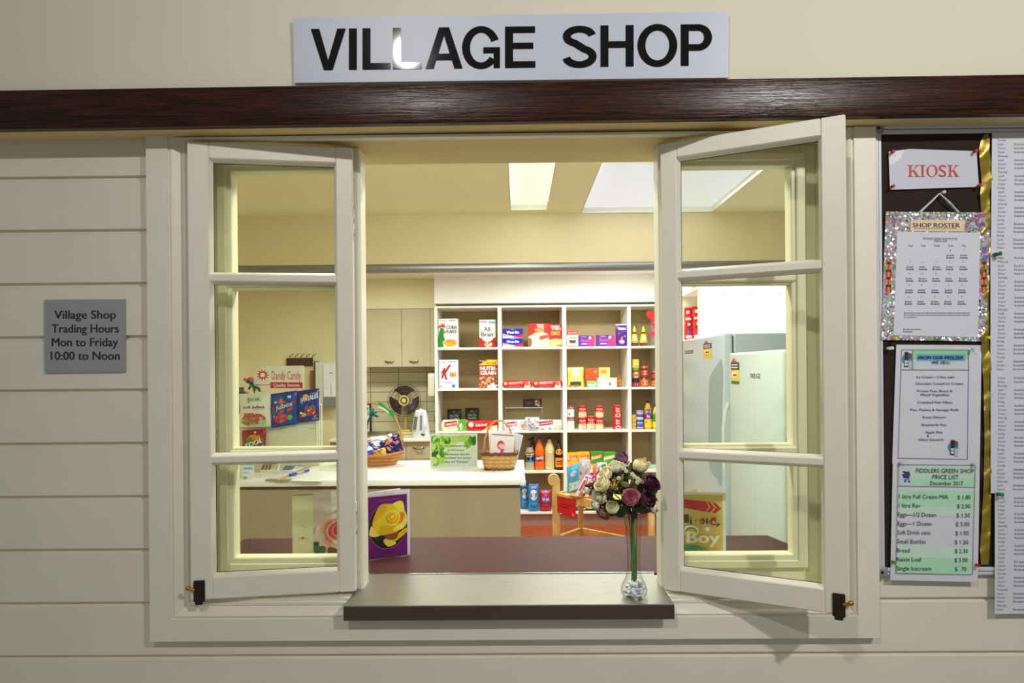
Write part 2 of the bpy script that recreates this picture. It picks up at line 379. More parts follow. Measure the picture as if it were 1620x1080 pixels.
# casing: one mitred moulding round three sides
w = MB()
prof = [(0.0, 0.005), (0.0, -0.025), (0.052, -0.025), (0.054, -0.020), (0.057, -0.020), (0.060, -0.024), (0.064, -0.022), (0.080, -0.008), (0.083, -0.010), (0.088, -0.010), (0.090, -0.004), (0.096, -0.004), (0.096, 0.03)]
def path(o): return [(XL + o, ZU), (XL + o, ZB + o), (XR - o, ZB + o), (XR - o, ZU)]
for (oa, ya), (ob, yb) in zip(prof, prof[1:]):
    A, B_ = path(oa), path(ob)
    for i in range(3):
        w.poly([(A[i][0], ya, A[i][1]), (A[i + 1][0], ya, A[i + 1][1]), (B_[i + 1][0], yb, B_[i + 1][1]), (B_[i][0], yb, B_[i][1])], SASH)
struct(w.build('trim_2', origin=(0, 0, ZB)))
# lining of the opening: jambs, head, sill board, two posts
w = MB()
w.box(-0.86, -0.806, 0.0, 0.187, 1.0, ZH, SASHY); w.box(0.772, 0.83, 0.0, 0.187, 1.0, ZH, SASHY)
w.box(-0.86, 0.83, 0.0, 0.187, 0.96, 1.003, SASH)
w.box(-0.86, 0.83, 0.0, 0.217, ZH, ZH + 0.05, SOFFIT); w.box(-0.83, 0.80, -0.022, 0.0, ZH - 0.006, ZH, SASH)
struct(w.build('trim_3', origin=(0, 0.1, 1.0)))
for x0, x1 in ((-0.446, -0.400), (0.361, 0.407)):
    w = MB(); w.box(x0, x1, 0.062, 0.125, 1.003, ZH, SASH, 0.004); w.box(x0 + .008, x1 - .008, 0.125, 0.14, 1.003, ZH, SASHY, 0.004)
    struct(w.build('trim_4', origin=((x0 + x1) / 2, 0.09, 1.0)))
ZM = (1.797, 1.355)                          # glazing bars
def fixed_light(x0, x1, gx0, gx1, no):
    """fixed sash behind an opened casement: frame, moulded inner ring, two bars, three panes"""
    w = MB(); g0, g1 = 1.087, 2.086
    def ring(a0, a1, c0, c1, b0, b1, d0, d1, y0, y1, mat, bev=0.002):
        w.box(a0, b0, y0, y1, c0, c1, mat, bev); w.box(b1, a1, y0, y1, c0, c1, mat, bev)
        w.box(b0, b1, y0, y1, c0, d0, mat, bev); w.box(b0, b1, y0, y1, d1, c1, mat, bev)
    ring(x0, x1, 1.003, ZH, gx0 - .03, gx1 + .03, g0 - .028, g1 + .025, 0.088, 0.13, SASHY)
    ring(gx0 - .034, gx1 + .034, g0 - .032, g1 + .03, gx0 - .012, gx1 + .012, g0 - .013, g1 + .012, 0.070, 0.12, SASHY)
    ring(gx0 - .016, gx1 + .016, g0 - .016, g1 + .016, gx0, gx1, g0, g1, 0.078, 0.12, SASHY)
    for z in ZM:
        w.box(gx0 - .01, gx1 + .01, 0.070, 0.12, z - 0.010, z + 0.010, SASHY, 0.004); w.box(gx0 - .01, gx1 + .01, 0.08, 0.11, z - 0.017, z + 0.017, SASHY, 0.003)
    o = struct(w.build('window_%d' % no, origin=((x0 + x1) / 2, 0.1, 1.003)))
    for a, b in ((g0, ZM[1]), (ZM[1], ZM[0]), (ZM[0], g1)):
        p = MB(); p.box(gx0 - .006, gx1 + .006, 0.094, 0.097, a - 0.004, b + 0.004, GLASS)
        c = p.build('pane', o); c.location = -Vector(o.location)
    return o
fixed_light(-0.806, -0.410, -0.738, -0.460, 1)
fixed_light(0.370, 0.772, 0.414, 0.704, 2)

def casement(no, hx, hy, fx, fy):
    """outward opening casement, hinged at hx, hy, free edge at fx, fy"""
    Wd = math.hypot(fx - hx, fy - hy); dx, dy = (fx - hx) / Wd, (fy - hy) / Wd
    nx, ny = (-dy, dx) if dx > 0 else (dy, -dx)
    T = Matrix(((dx, nx, 0, 0), (dy, ny, 0, 0), (0, 0, 1, 0), (0, 0, 0, 1))); H = 1.108; th = 0.04
    w = MB(T)
    sf, sh, rt, rb = 0.050, 0.041, 0.040, 0.054
    for a, b, c, d in ((0, sh, 0, H), (Wd - sf, Wd, 0, H), (sh, Wd - sf, 0, rb), (sh, Wd - sf, H - rt, H)):
        w.box(a, b, 0, th, c, d, SASH, 0.0025)
    zs = [rb] + [z - 1.0175 for z in (ZM[1], ZM[0])] + [H - rt]
    for z in zs[1:3]:
        w.box(sh - .004, Wd - sf + .004, 0.002, th - .004, z - 0.0095, z + 0.0095, SASH, 0.003)
    a0, a1 = sh, Wd - sf                    # putty bevel round each pane
    for k in range(3):
        c0, c1 = zs[k] + (0.0095 if k else 0), zs[k + 1] - (0.0095 if k < 2 else 0); e = 0.006
        out = [(a0, c0), (a1, c0), (a1, c1), (a0, c1)]; inn = [(a0 + e, c0 + e), (a1 - e, c0 + e), (a1 - e, c1 - e), (a0 + e, c1 - e)]
        for i in range(4):
            j = (i + 1) % 4
            w.poly([(out[i][0], 0.006, out[i][1]), (out[j][0], 0.006, out[j][1]), (inn[j][0], 0.018, inn[j][1]), (inn[i][0], 0.018, inn[i][1])], SASH)
            w.poly([(inn[i][0], 0.018, inn[i][1]), (inn[j][0], 0.018, inn[j][1]), (inn[j][0], 0.024, inn[j][1]), (inn[i][0], 0.024, inn[i][1])], RUST)
    o = struct(smooth_fix(w.build('window_%d' % no, loc=(hx, hy, 1.0175))))
    for k in range(3):
        p = MB(T); p.box(a0 + .002, a1 - .002, 0.021, 0.024, zs[k] + .004, zs[k + 1] - .004, GLASS); p.build('pane', o)
    p = MB(T); p.box(Wd - .034, Wd - .008, -0.004, 0.0, -0.004, 0.048, RUST, 0.0015); p.box(Wd - .03, Wd - .012, -0.008, -0.003, -0.010, 0.012, RUST, 0.002)
    q = p.build('hinge_plate', o)
    p = MB(T); p.tube([(Wd - .012, -0.006, 0.026), (Wd + .004, -0.008, 0.032)], 0.0035, BRASS); p.ball((Wd + .003, -0.008, 0.032), 0.006, BRASS); p.build('pin', q)
    for z in (0.18, 0.92):                   # worn hinge leaves painted over on the hinge edge
        p = MB(T); p.box(-0.0015, 0.0, 0.006, 0.034, z - .04, z + .04, SASH, 0.0005)
        for i in range(9):
            zz, yy = z + random.uniform(-.04, .04), random.uniform(.008, .03); p.box(-0.002, -.0012, yy - .0018, yy + .0018, zz - .004, zz + .004, RUST)
        p.build('hinge', o)
    return o
casement(3, -0.409, 0.020, -0.795, -0.040)
casement(4, 0.357, 0.020, 0.7265, -0.168)

# ------------------------------------------------------------------ shop shell
CZ = 2.50; YB, YK = 2.42, 5.60               # bulkhead, kitchen back wall
w = MB(); w.box(-3.3, 2.4, 2.7, 5.9, -0.05, 0.0, FLOORM); w.box(-3.3, 2.4, 0.187, 2.7, -0.05, 0.0, BOUNCE_FLOOR); struct(w.build('floor'))
w = MB()
xs = [-3.3, -0.037, 0.1785, 0.385, 1.17, 2.4]; ys = [0.187, 1.12, 1.42, 2.32, 2.415, YB + 0.1]
for i in range(5):
    for j in range(5):
        if (i == 1 and j in (1, 2)) or (i == 3 and j in (2, 3)): continue
        w.box(xs[i], xs[i + 1], ys[j], ys[j + 1], CZ, CZ + 0.02, INCEIL)
w.box(-3.3, 2.4, YB + 0.1, 5.9, CZ, CZ + 0.02, WHITEWALL)
struct(w.build('ceiling'))
def ceiling_panel(name, x0, x1, y0, y1, rise, mat, label):
    o = empty(name, ((x0 + x1) / 2, (y0 + y1) / 2, CZ), label, 'ceiling light')
    p = MB(); p.box(x0, x1, y0, y1, CZ + rise, CZ + rise + .004, mat); q = p.build('diffuser', o); q.location = -Vector(o.location)
    p = MB(); t = .004
    for a in ((x0 + .001, x0 + t, y0 + .001, y1 - .001), (x1 - t, x1 - .001, y0 + .001, y1 - .001), (x0 + t, x1 - t, y0 + .001, y0 + t), (x0 + t, x1 - t, y1 - t, y1 - .001)): p.box(*a, CZ - .002, CZ + rise, SHELFW)
    q = p.build('frame', o); q.location = -Vector(o.location)
ceiling_panel('ceiling_light', -0.037, 0.1785, 1.12, 2.32, 0.028, emit_mat('light_diffuser', (226, 236, 222), 0.62), 'narrow pale fluorescent ceiling panel with textured diffuser')
ceiling_panel('skylight', 0.385, 1.17, 1.42, 2.415, 0.03, emit_mat('skylight_diffuser', (214, 216, 226), 0.62), 'wide square ceiling skylight with cloth-like diffuser')
w = MB(); w.box(-3.3, 2.4, YB, YB + 0.1, 2.204, CZ, BULK); struct(w.build('wall_bulkhead'))
w = MB(); w.box(-3.3, 2.4, YB - 0.01, YB + 0.08, 2.160, 2.204, M((140, 140, 140), 0.35, 0.7, stretch=(1, 12, 12)), 0.012, 2); struct(w.build('trim_5', origin=(0, YB, 2.18)))
w = MB(); w.box(-3.3, -0.83, YK, YK + 0.1, 0, CZ, INWALL); w.box(-0.83, 2.4, YK + .02, YK + 0.12, 0, CZ, WHITEWALL); struct(w.build('wall_back'))
w = MB(); w.box(-3.4, -3.3, 0.0, 5.9, 0, CZ, INWALL); struct(w.build('wall_left'))
w = MB(); w.box(2.4, 2.5, 0.0, 5.9, 0, CZ, WHITEWALL); struct(w.build('wall_right'))
YS = 5.12                                    # front of the shelving
w = MB(); w.box(-0.828, 1.41, YS, YK, 2.225, CZ, WHITEWALL); w.box(1.41, 2.4, 3.62, YK, 2.225, CZ, WHITEWALL); struct(w.build('wall_shelf_bulkhead'))
w = MB(); w.box(1.42, 2.4, 3.60, 3.64, 0, CZ, WHITEWALL)
for i in range(4): w.tube([(1.6 + i * .21, 3.598, 2.13), (1.6 + i * .21, 3.602, 2.13)], 0.006, GREYINK)
struct(w.build('wall_partition'))

# ------------------------------------------------------------------ steel ledge and dark counter
ZC = 1.010
sx0, sx1 = P(543, 956, -0.061).x, P(1067, 954, -0.061).x
e = empty('serving_ledge', (0, 0, ZC), 'stainless steel serving ledge folded over the open window sill', 'ledge')
w = MB(); w.box(sx0, sx1, -0.061, 0.187, -0.004, 0.0, STEEL, 0.0015); w.build('tray', e)
w = MB(); w.box(sx0, sx1, -0.0615, -0.058, -0.036, -0.003, STEELF, 0.001); w.build('front_lip', e)
w = MB(); w.box(sx0, sx1, 0.185, 0.189, -0.002, 0.002, CHROME); w.build('back_strip', e)
e = empty('service_counter', (0, 0.19, ZC), 'dark brown laminate counter just inside the window', 'counter')
w = MB()
w.prism([(-0.92, 0.0, -0.002), (0.875, 0.0, -0.002), (0.855, 0.286, -0.002), (0.826, 0.412, -0.002), (-0.92, 0.412, -0.002)], LAMIN, (0, 0, -0.034)); w.build('worktop', e)
w = MB(); w.box(-0.86, 0.80, 0.0, 0.02, -0.30, -0.036, CUPL); w.build('support_rail', e)
for x in (-0.7, 0.0, 0.7):
    w = MB(); w.prism([(x, 0.0, -0.036), (x, 0.34, -0.036), (x, 0.0, -0.28)], CUPL, (0.018, 0, 0)); w.build('bracket', e)

# ------------------------------------------------------------------ island bench
ZI = 0.92
YI0, YI1 = 2.35, 3.19
xr = P(831, 765, YI0).x
e = empty('island_bench', (0, YI0, 0), 'white topped island bench with beige front panel behind the dark counter', 'bench')
w = MB(); w.box(-2.6, xr, 0.0, YI1 - YI0, ZI - 0.038, ZI, WTOP, 0.006, 2); w.build('worktop', e)
w = MB(); w.box(-2.58, xr - 0.03, 0.045, 0.06, ZI - 0.06, ZI - 0.038, M((110, 84, 50))); w.box(-2.58, xr - 0.03, 0.03, 0.05, 0.0, ZI - 0.06, CUPL, 0.002); w.build('front_panel', e)  # brown strip puts the shadow under the worktop into colour
w = MB(); w.box(xr - 0.05, xr - 0.03, 0.05, YI1 - YI0 - .04, 0.0, ZI - 0.038, CUPL); w.box(-2.58, xr - .05, YI1 - YI0 - .06, YI1 - YI0 - .04, 0, ZI - .038, CUPL); w.build('end_panel', e)
w = MB(); w.box(xr - .035, xr + .004, -.004, .04, ZI - .044, ZI - .006, M((226, 228, 230), 0.3), 0.012, 3); w.build('corner_guard', e)

# ------------------------------------------------------------------ kitchenette
def handle(parent, x, y, z, wd=0.10):
    p = MB(); n = 8
    p.tube([(x - wd / 2 + wd * i / n, y - 0.028 * math.sin(math.pi * i / n), z - 0.010 * math.sin(math.pi * i / n)) for i in range(n + 1)], 0.006, M((110, 96, 70), 0.3, 0.9), 8)
    p.ball((x + wd * .3, y - .03, z), 0.010, M((214, 200, 160), 0.3, 0.4))
    return p.build('handle', parent)
yo = YK - 0.33; x0 = P(573, 530, yo).x; xm = P(635.5, 530, yo).x; x1 = -0.832
zc0, zc1 = P(636, 580, yo).z, P(636, 488.5, yo).z
e = empty('overhead_cupboard', (xm, yo, zc0), 'beige two door wall cupboard over the tiled splashback', 'cupboard')
w = MB(); w.box(x0 - xm, x1 - xm, 0.02, 0.33, 0, zc1 - zc0, CUP); w.build('carcass', e)
for a, b, hx in ((x0 - xm, -0.002, 616), (0.002, x1 - xm - .06, 655)):
    w = MB(); w.box(a, b, 0.0, 0.019, 0, zc1 - zc0 - .002, CUP, 0.002); d = w.build('door', e)
    handle(d, P(hx, 571, yo).x - xm, 0.0, P(hx, 571, yo).z - zc0, 0.09)
w = MB(); w.box(x1 - xm - .058, x1 - xm, 0.0, 0.019, 0, zc1 - zc0 - .002, CUP); w.build('filler', e)
w = MB(); w.box(x0 - .01, -0.832, yo + .02, YK, zc1 + .004, CZ, INWALL); struct(w.build('wall_cupboard_bulkhead'))
yb0 = 4.90; ZK = 0.90
xb0 = P(521, 700, yb0).x
e = empty('kitchen_bench', (xb0, yb0, 0), 'pale kitchen bench with beige drawers under the tiled wall', 'bench')
w = MB(); w.box(-.01, -0.835 - xb0, 0, YK - yb0 - .012, ZK - 0.03, ZK, BENCH, 0.006, 2); w.build('worktop', e)
w = MB(); w.box(0, -0.84 - xb0, 0.06, YK - yb0 - .012, 0.1, ZK - 0.03, M((88, 70, 40))); w.build('carcass', e)
nd = 4; wd = (-0.845 - xb0) / nd
zd1 = P(655, 698, yb0 + .03).z; zd0 = zd1 - 0.17
for i in range(nd):
    w = MB(); w.box(i * wd + .002, (i + 1) * wd - .002, 0.03, 0.06, zd0, zd1, CUP, 0.002); d = w.build('drawer', e)
    handle(d, i * wd + wd * .5, 0.03, zd0 + .11, 0.11)
    w = MB(); w.box(i * wd + .002, (i + 1) * wd - .002, 0.03, 0.06, 0.1, zd0 - .004, CUP, 0.002); w.build('door', e)
w = MB(); w.box(xb0, -0.832, YK - 0.012, YK, ZK, zc0 + .02, TILE); struct(w.build('wall_splashback', origin=(xb0 - .045, YK, ZK + .012)))
# sink
ys_ = 5.25; c = ZP(592, 680, ZK); 
w = MB(); w.lathe([(0.001, 0.012), (0.20, 0.014), (0.235, 0.03), (0.245, 0.03), (0.255, 0.012), (0.265, 0.0)], CHROME, 32, (0, 0, 0.001), False, 1.0, 0.62)
w.lathe([(0.02, 0.015), (0.02, 0.02)], M((80, 80, 80), 0.3, 0.8), 16, (0, 0, 0))
tag(w.build('sink', loc=(P(592, 680, 5.2).x, 5.2, ZK)), 'round stainless steel sink bowl set on the kitchen bench', 'sink')
# electric fan
yf = 5.40; c = P(640, 633, yf); sf = S(yf)
e = empty('desk_fan', (c.x, yf, ZK), 'brown bladed desk fan with cream base against the tiles', 'fan')
cz = c.z - ZK; rf = 26 / sf
w = MB(); w.box(-.085, .085, -.08, .09, 0.0, .028, M((206, 190, 116), 0.4), 0.012, 2); w.box(-.06, .06, -.05, .07, .028, .045, M((206, 190, 116), 0.4), 0.008, 2); w.build('base', e)
w = MB(); w.tube([(0, .05, .04), (0, .06, cz)], 0.016, M((176, 158, 84), 0.4), 12); w.build('stem', e)
w = MB(); w.tube([(0, 0.01, cz), (0, .10, cz)], .05, M((190, 172, 104), 0.4), 20); w.build('motor', e)
hub = MB(); hub.tube([(0, -.035, cz), (0, 0.01, cz)], 8.5 / sf, M((206, 190, 120), .4), 24); hub.tube([(0, -.04, cz), (0, -.034, cz)], 5.5 / sf, M((70, 52, 34), .4), 24); hub.tube([(0, -.043, cz), (0, -.036, cz)], 3.5 / sf, M((214, 196, 120), .4), 16); hub.build('hub', e)
for k in range(3):
    a0 = R(90 + 120 * k); w = MB()
    def bl(u, v, a0=a0):
        r = 5 / sf + v * (rf * .9 - 5 / sf); a = a0 + (u - .5) * (1.35 * (0.75 + .5 * v)) 
        return (r * math.cos(a), -.02 + (u - .5) * .035, cz + r * math.sin(a))
    w.grid(bl, 8, 6, M((58, 34, 34), 0.28)); w.build('blade', e)
w = MB()
for yy, rr in ((-.045, rf * .55), (-.035, rf * .8), (-.01, rf), (.03, rf * .85)):
    w.tube([(rr * math.cos(2 * math.pi * i / 40), yy, cz + rr * math.sin(2 * math.pi * i / 40)) for i in range(40)], .0022, M((70, 58, 46), .4), 5, True)
for k in range(28):
    a = 2 * math.pi * k / 28
    w.tube([(rf * f * math.cos(a), yy, cz + rf * f * math.sin(a)) for f, yy in ((.3, -.05), (.55, -.045), (.8, -.035), (1, -.01), (.85, .03), (.4, .05))], .0011, M((90, 76, 60), .4), 4)
w.build('guard', e)
# kettle
yk = 5.05; c = P(666, 687, yk); sk = S(yk)
e = empty('electric_kettle', (c.x, yk, ZK), 'white electric kettle with clear water window on the bench', 'kettle')
w = MB(); h = 44 / sk
w.lathe([(.088, 0), (.092, .012), (.088, .03), (.082, h * .4), (.062, h * .85), (.055, h * .93)], M((206, 212, 220), .3), 28); w.build('body', e)
w = MB(); w.lathe([(.055, h * .93), (.05, h * .98), (.02, h)], M((226, 230, 236), .3), 24); w.ball((.0, 0, h), .012, M((226, 230, 236), .3)); w.build('lid', e)
w = MB(); w.tube([(.035, -.06, h * .95), (.05, -.105, h * .9), (.055, -.12, h * .6), (.05, -.115, h * .3), (.035, -.085, h * .16)], .013, M((232, 236, 240), .3), 10); w.box(.015, .05, -.1, -.06, h * .1, h * .18, M((40, 40, 40)), .006); w.build('handle', e)
w = MB(); w.tube([(-.05, -.066, h * .30), (-.044, -.062, h * .52), (-.036, -.052, h * .76)], .018, M((104, 100, 92), .2), 10); w.tube([(.012, -.08, h * .3), (.012, -.072, h * .55), (.012, -.06, h * .8)], .012, M((120, 124, 130), .4), 8); w.build('window_and_gap_shade', e)  # grey tube beside the window puts the handle gap's shade into colour
w = MB(); w.tube([(.02, .02, .012), (.12, .05, .01), (.15, .1, .02), (.12, .2, .1), (.1, .25, .2)], .004, M((60, 44, 30)), 6); w.build('cord', e)
# towel dispenser on the side of the shelving
z0 = P(681, 627, 5.35).z; z1 = P(681, 590, 5.35).z
w = MB(); w.box(-0.925, -0.845, 5.28, 5.5, z0, z1, M((232, 230, 214), .35), .02, 3); w.box(-.848, -.832, 5.27, 5.51, z0 - .004, z1 - .02, M((70, 62, 44), .5), .003)  # dark strip puts the shaded gap beside the body into colour
tag(w.build('towel_dispenser', origin=(-.88, 5.4, z0)), 'cream paper towel dispenser on the side of the shelving', 'dispenser')
# framed picture leaning on the tiles
yp = 5.52; a = P(566, 676, yp); b = P(587, 637.5, yp)
e = empty('picture_frame', ((a.x + b.x) / 2, yp, ZK), 'black framed picture leaning behind the sink', 'picture frame')
wf, hf = b.x - a.x, b.z - ZK
w = MB()
for q in ((-wf / 2, -wf / 2 + .018, 0, hf), (wf / 2 - .018, wf / 2, 0, hf), (-wf / 2, wf / 2, 0, .018), (-wf / 2, wf / 2, hf - .018, hf)): w.box(q[0], q[1], 0, .02, q[2], q[3], BLACK, .003)
w.build('frame', e)
w = MB(); w.box(-wf / 2 + .015, wf / 2 - .015, .008, .014, .015, hf - .015, M((206, 204, 190)))
f = lambda u, v, e_: ((u - .5) * (wf - .036), .008 - e_, .018 + v * (hf - .036))
w.prints(f, [('p', [(.1, .7), (.4, .98), (.5, .9), (.3, .6)], (190, 70, 40)), ('p', [(.5, .95), (.8, .7), (.9, .9)], (200, 120, 60)), ('p', [(0, .1), (.5, .5), (.9, .1)], (150, 150, 140)), ('d', .1, .5, .9, .95, 18, .05, .03, [(210, 120, 60), (120, 60, 40), (90, 110, 70)])])
w.build('print', e)
# coat hooks, cabinet and posts on the wall beside the kitchenette
yw = YK - .02; a = P(453, 579, yw); b = P(494.5, 566, yw)
e = empty('hook_rail', (a.x, yw, a.z), 'dark wood coat rail with curved wire hooks on the cream wall', 'coat rack')
w = MB(); w.box(0, b.x - a.x, -.005, .02, 0, b.z - a.z, M((84, 36, 22), .45, 0, .3, 30), .004); w.build('board', e)
for k in range(5):
    x = .03 + k * (b.x - a.x - .04) / 4
    w = MB(); w.tube([(x, -.006, .03), (x, -.03, .02), (x, -.045, .05), (x + .03, -.05, .11), (x + .06, -.04, .13)], .004, M((90, 80, 66), .3, .9), 6); w.build('hook', e)
yc = YK - .16
a = P(499, 643, yc); b = P(535, 572, yc)
e = empty('wall_cabinet', (a.x, yc, a.z), 'white wall cabinet with grey lower band beside the coat rail', 'wall cabinet')
ww, hh = b.x - a.x, b.z - a.z
w = MB(); w.box(0, ww, 0, .16, 0, hh, M((206, 206, 200), .5), .008, 2); w.box(-.03, -.002, .06, .16, .02, hh + .01, M((96, 92, 76))); w.build('body', e)
w = MB(); w.box(ww * .36, ww * .99, -.012, 0, .1, hh - .03, M((214, 218, 224), .5), .003); w.box(ww * .36, ww * .99, -.014, 0, .0, .1, M((120, 120, 118), .5), .003)
f = lambda u, v, e_: (ww * (.36 + .63 * u), -.012 - e_, .1 + v * (hh - .13))
w.prints(f, [('r', .45, .72, .62, .76, (120, 120, 120)), ('r', .52, .05, .55, .42, (110, 112, 120)), ('r', .1, .5, .9, .505, (180, 180, 182)), ('r', .1, .3, .9, .305, (180, 180, 182))]); w.build('front', e)
for k, (u, vt, lab) in enumerate(((473, 660, 'short brown timber post against the cream wall'), (494, 586, 'tall brown timber post beside the white wall cabinet'))):
    yy = 5.5; x = P(u, 680, yy).x; z = P(u, vt, yy).z
    w = MB(); w.box(-.02, .02, 0, .04, 0, z, BROWNWOOD, .004); tag(w.build('timber_post', loc=(x, yy, 0)), lab, 'post')
# ------------------------------------------------------------------ shelving
def zrow(v): return P(840, v, YS).z
ZT = [zrow(482.6), zrow(548.6), zrow(613.6), zrow(681.2), zrow(745.2), zrow(810)]     # tops of the boards
ud = [(688.0, 692.3), (788.0, 794.0), (890.3, 896.5), (993.4, 998.6)]
xd = [(P(a, 600, YS).x, P(b, 600, YS).x) for a, b in ud]
pw = xd[2][0] - xd[1][0]
xd += [(xd[3][0] + pw, xd[3][1] + pw), (1.41, 1.44)]
e = empty('shelving_unit', (0, YS, 0), 'white open shelving unit of square compartments full of groceries', 'shelving')
tb = 0.02
for k, (a, b) in enumerate(xd):
    w = MB(); w.box(a, b, 0, YK - YS - .01, 0.0 if k in (0, 5) else ZT[5] - tb, ZT[0], SHELFW, .001)
    w.build('side_panel' if k in (0, 5) else 'divider', e)
for i in range(5):
    for j in range(6):
        w = MB(); w.box(xd[i][1], xd[i + 1][0], 0.002 if i else .001, YK - YS - .01, ZT[j] - tb, ZT[j], SHELFW, .001); w.build('shelf', e)
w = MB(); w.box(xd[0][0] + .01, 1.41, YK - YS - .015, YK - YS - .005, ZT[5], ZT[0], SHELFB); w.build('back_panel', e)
w = MB(); w.box(xd[0][0], 1.41, 0.03, 0.05, 0.0, ZT[5] - tb, M((160, 124, 112), .5)); w.build('plinth', e)
# return shelving along the side wall
e = empty('side_shelving', (1.41, 3.66, 0), 'white shelving unit along the side wall behind the tall fridge', 'shelving')
for j in range(6):
    w = MB(); w.box(0, .45, 0.0, YS - 3.66 - .01, ZT[j] - tb, ZT[j], SHELFW, .001); w.build('shelf', e)
for y in (0, .62, YS - 3.66 - .03):
    w = MB(); w.box(0, .45, y, y + .02, 0.0, ZT[0] - tb, SHELFW, .001); w.build('divider', e)
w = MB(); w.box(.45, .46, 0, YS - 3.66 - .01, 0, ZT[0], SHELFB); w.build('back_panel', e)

# ------------------------------------------------------------------ groceries
def prn(w_, h_, yf): return lambda u, v, e: ((u - .5) * w_, yf - e, v * h_)
def carton(name, label, cat, u0, u1, vt, zb, d, c, items, group=None, dy=0.03, rz=0.0, y=None, b=0.003, side=None, vb=None):
    """printed carton standing on level zb; u0, u1, vt: outline of its front"""
    yf = YS + dy if y is None else y
    wd, h = (u1 - u0) / S(yf), P((u0 + u1) / 2, vt, yf).z - zb
    w = MB(); w.box(-wd / 2, wd / 2, 0, d, 0, h, M(c, .4), b)
    if side: w.prints(lambda u, v, e: (wd / 2 + e, v * d, u * h), [('r', .02, .04, .98, .96, side)])
    w.prints(prn(wd, h, 0.0), items)
    o = w.build(name, loc=(P((u0 + u1) / 2, vt, yf).x, yf, zb), rz=rz)
    return tag(o, label, cat, group)
def pillow(name, label, cat, u0, u1, vt, vb, y, c, items, d=.05, tilt=0.0, zb=None, group=None, crimp=True, rz=0.0, back=None):
    """soft bag: bulged front and back, crimped ends"""
    wd, h = (u1 - u0) / S(y), (vb - vt) / S(y); z0 = P((u0 + u1) / 2, vb, y).z if zb is None else zb
    def fr(u, v, e, sg=-1):
        k = max(0, 1 - (2 * u - 1) ** 2) ** .6 * max(0, 1 - (2 * v - 1) ** 4)
        wv = 1 + .02 * math.sin(9 * v) ; crk = .004 * math.sin(23 * u) * math.sin(17 * v)
        return ((u - .5) * wd * wv, sg * (d / 2 * k + e + crk * k), v * h + tilt * (u - .5) * wd)
    w = MB(); m = M(c, .28, 0, .05)
    w.grid(lambda u, v: fr(u, v, .0006), 14, 12, m); w.grid(lambda u, v: fr(1 - u, v, .0006, 1), 10, 10, back or m)
    w.prints(fr, items, sub=5, e0=.0016, de=.0005)
    if crimp:
        n = 14
        for v0, v1 in ((0, .045), (.955, 1)):
            for i in range(n):
                w.grid(lambda a, b: fr((i + a) / n, v0 + b * (v1 - v0), .001 + .0012 * (i % 2)), 1, 1, m, False)
    return tag(w.build(name, loc=(P((u0 + u1) / 2, vt, y).x, y, z0), rz=rz), label, cat, group)
def roll(name, label, cat, u0, u1, vt, zb, d, c, items, dy=.03, group=None):
    """flow wrapped biscuit packet lying on its side with pinched ends"""
    yf = YS + dy; wd, h = (u1 - u0) / S(yf), P((u0 + u1) / 2, vt, yf).z - zb
    def sec(u, a, e):
        k = min(1.0, u / .06, (1 - u) / .06); k = .35 + .65 * max(0, k) ** .5
        ca, sa = math.cos(a), math.sin(a); q = (abs(ca) ** 4 + abs(sa) ** 4) ** -.25
        return ((u - .5) * wd, d / 2 - (d / 2 * k + e) * ca * q, h / 2 + (h / 2 * k + e) * sa * q)
    w = MB(); w.grid(lambda u, v: sec(u, 2 * math.pi * v, 0), 18, 20, M(c, .28))
    f = lambda u, v, e: ((u - .5) * wd, d / 2 - (d / 2 + e + .0006), v * h)
    w.prints(f, items)
    return tag(w.build(name, loc=(P((u0 + u1) / 2, vt, yf).x, yf, zb)), label, cat, group)
def tin(name, label, cat, uc, wpx, vt, zb, bands, items, dy=.05, group=None, lidc=(190, 190, 190), jar=False, seg=24, sub=3, shiny=.3):
    """round tin or jar: bands [(height fraction, colour)] from the bottom"""
    y = YS + dy; r = wpx / 2 / S(y); h = P(uc, vt, y).z - zb
    prof = [(r * .93, 0)]
    lo = 0.0; prof = [(r * .94, 0.0, M(lidc, .3, .6)), (r, .004)]
    for hi, c in bands:
        prof.append((r, max(.0045, lo * h), M(c, shiny))); prof.append((r if not (jar and hi > .8) else r * .86, hi * h - (.004 if hi == 1 else 0), M(c, shiny))); lo = hi
    prof.append((r * (.94 if not jar else .82), h, M(lidc, .3, .6)))
    w = MB(); w.lathe(prof, M(bands[0][1], shiny), seg)
    def f(u, v, e):
        a = (u - .5) * 2.4; return ((r + e) * math.sin(a), -(r + e) * math.cos(a), v * h)
    w.prints(f, items, sub=sub)
    return tag(w.build(name, loc=(P(uc, vt, y).x, y + r, zb)), label, cat, group)
def arnotts(u0, v0, u1, v1, c=(200, 24, 40)):
    return [('p', [(u0, v0), (u1, v0 + .15), (u1, v1), (u0, v1 - .15)], c), ('t', "ARNOTT'S", u0 + .04, v0 + .12, u1 - .03, v1 - .28, (250, 240, 240), .03, .25)]
RED, DKRED, YEL, BLU, ORG, GRN, WHT, CRM, PUR, PNK, BRN = (206, 22, 28), (150, 16, 34), (246, 206, 34), (24, 54, 170), (236, 122, 30), (30, 140, 50), (244, 244, 246), (240, 228, 200), (92, 30, 140), (222, 40, 130), (110, 60, 30)
z1, z2, z3, z4, z5 = ZT[1], ZT[2], ZT[3], ZT[4], ZT[5]
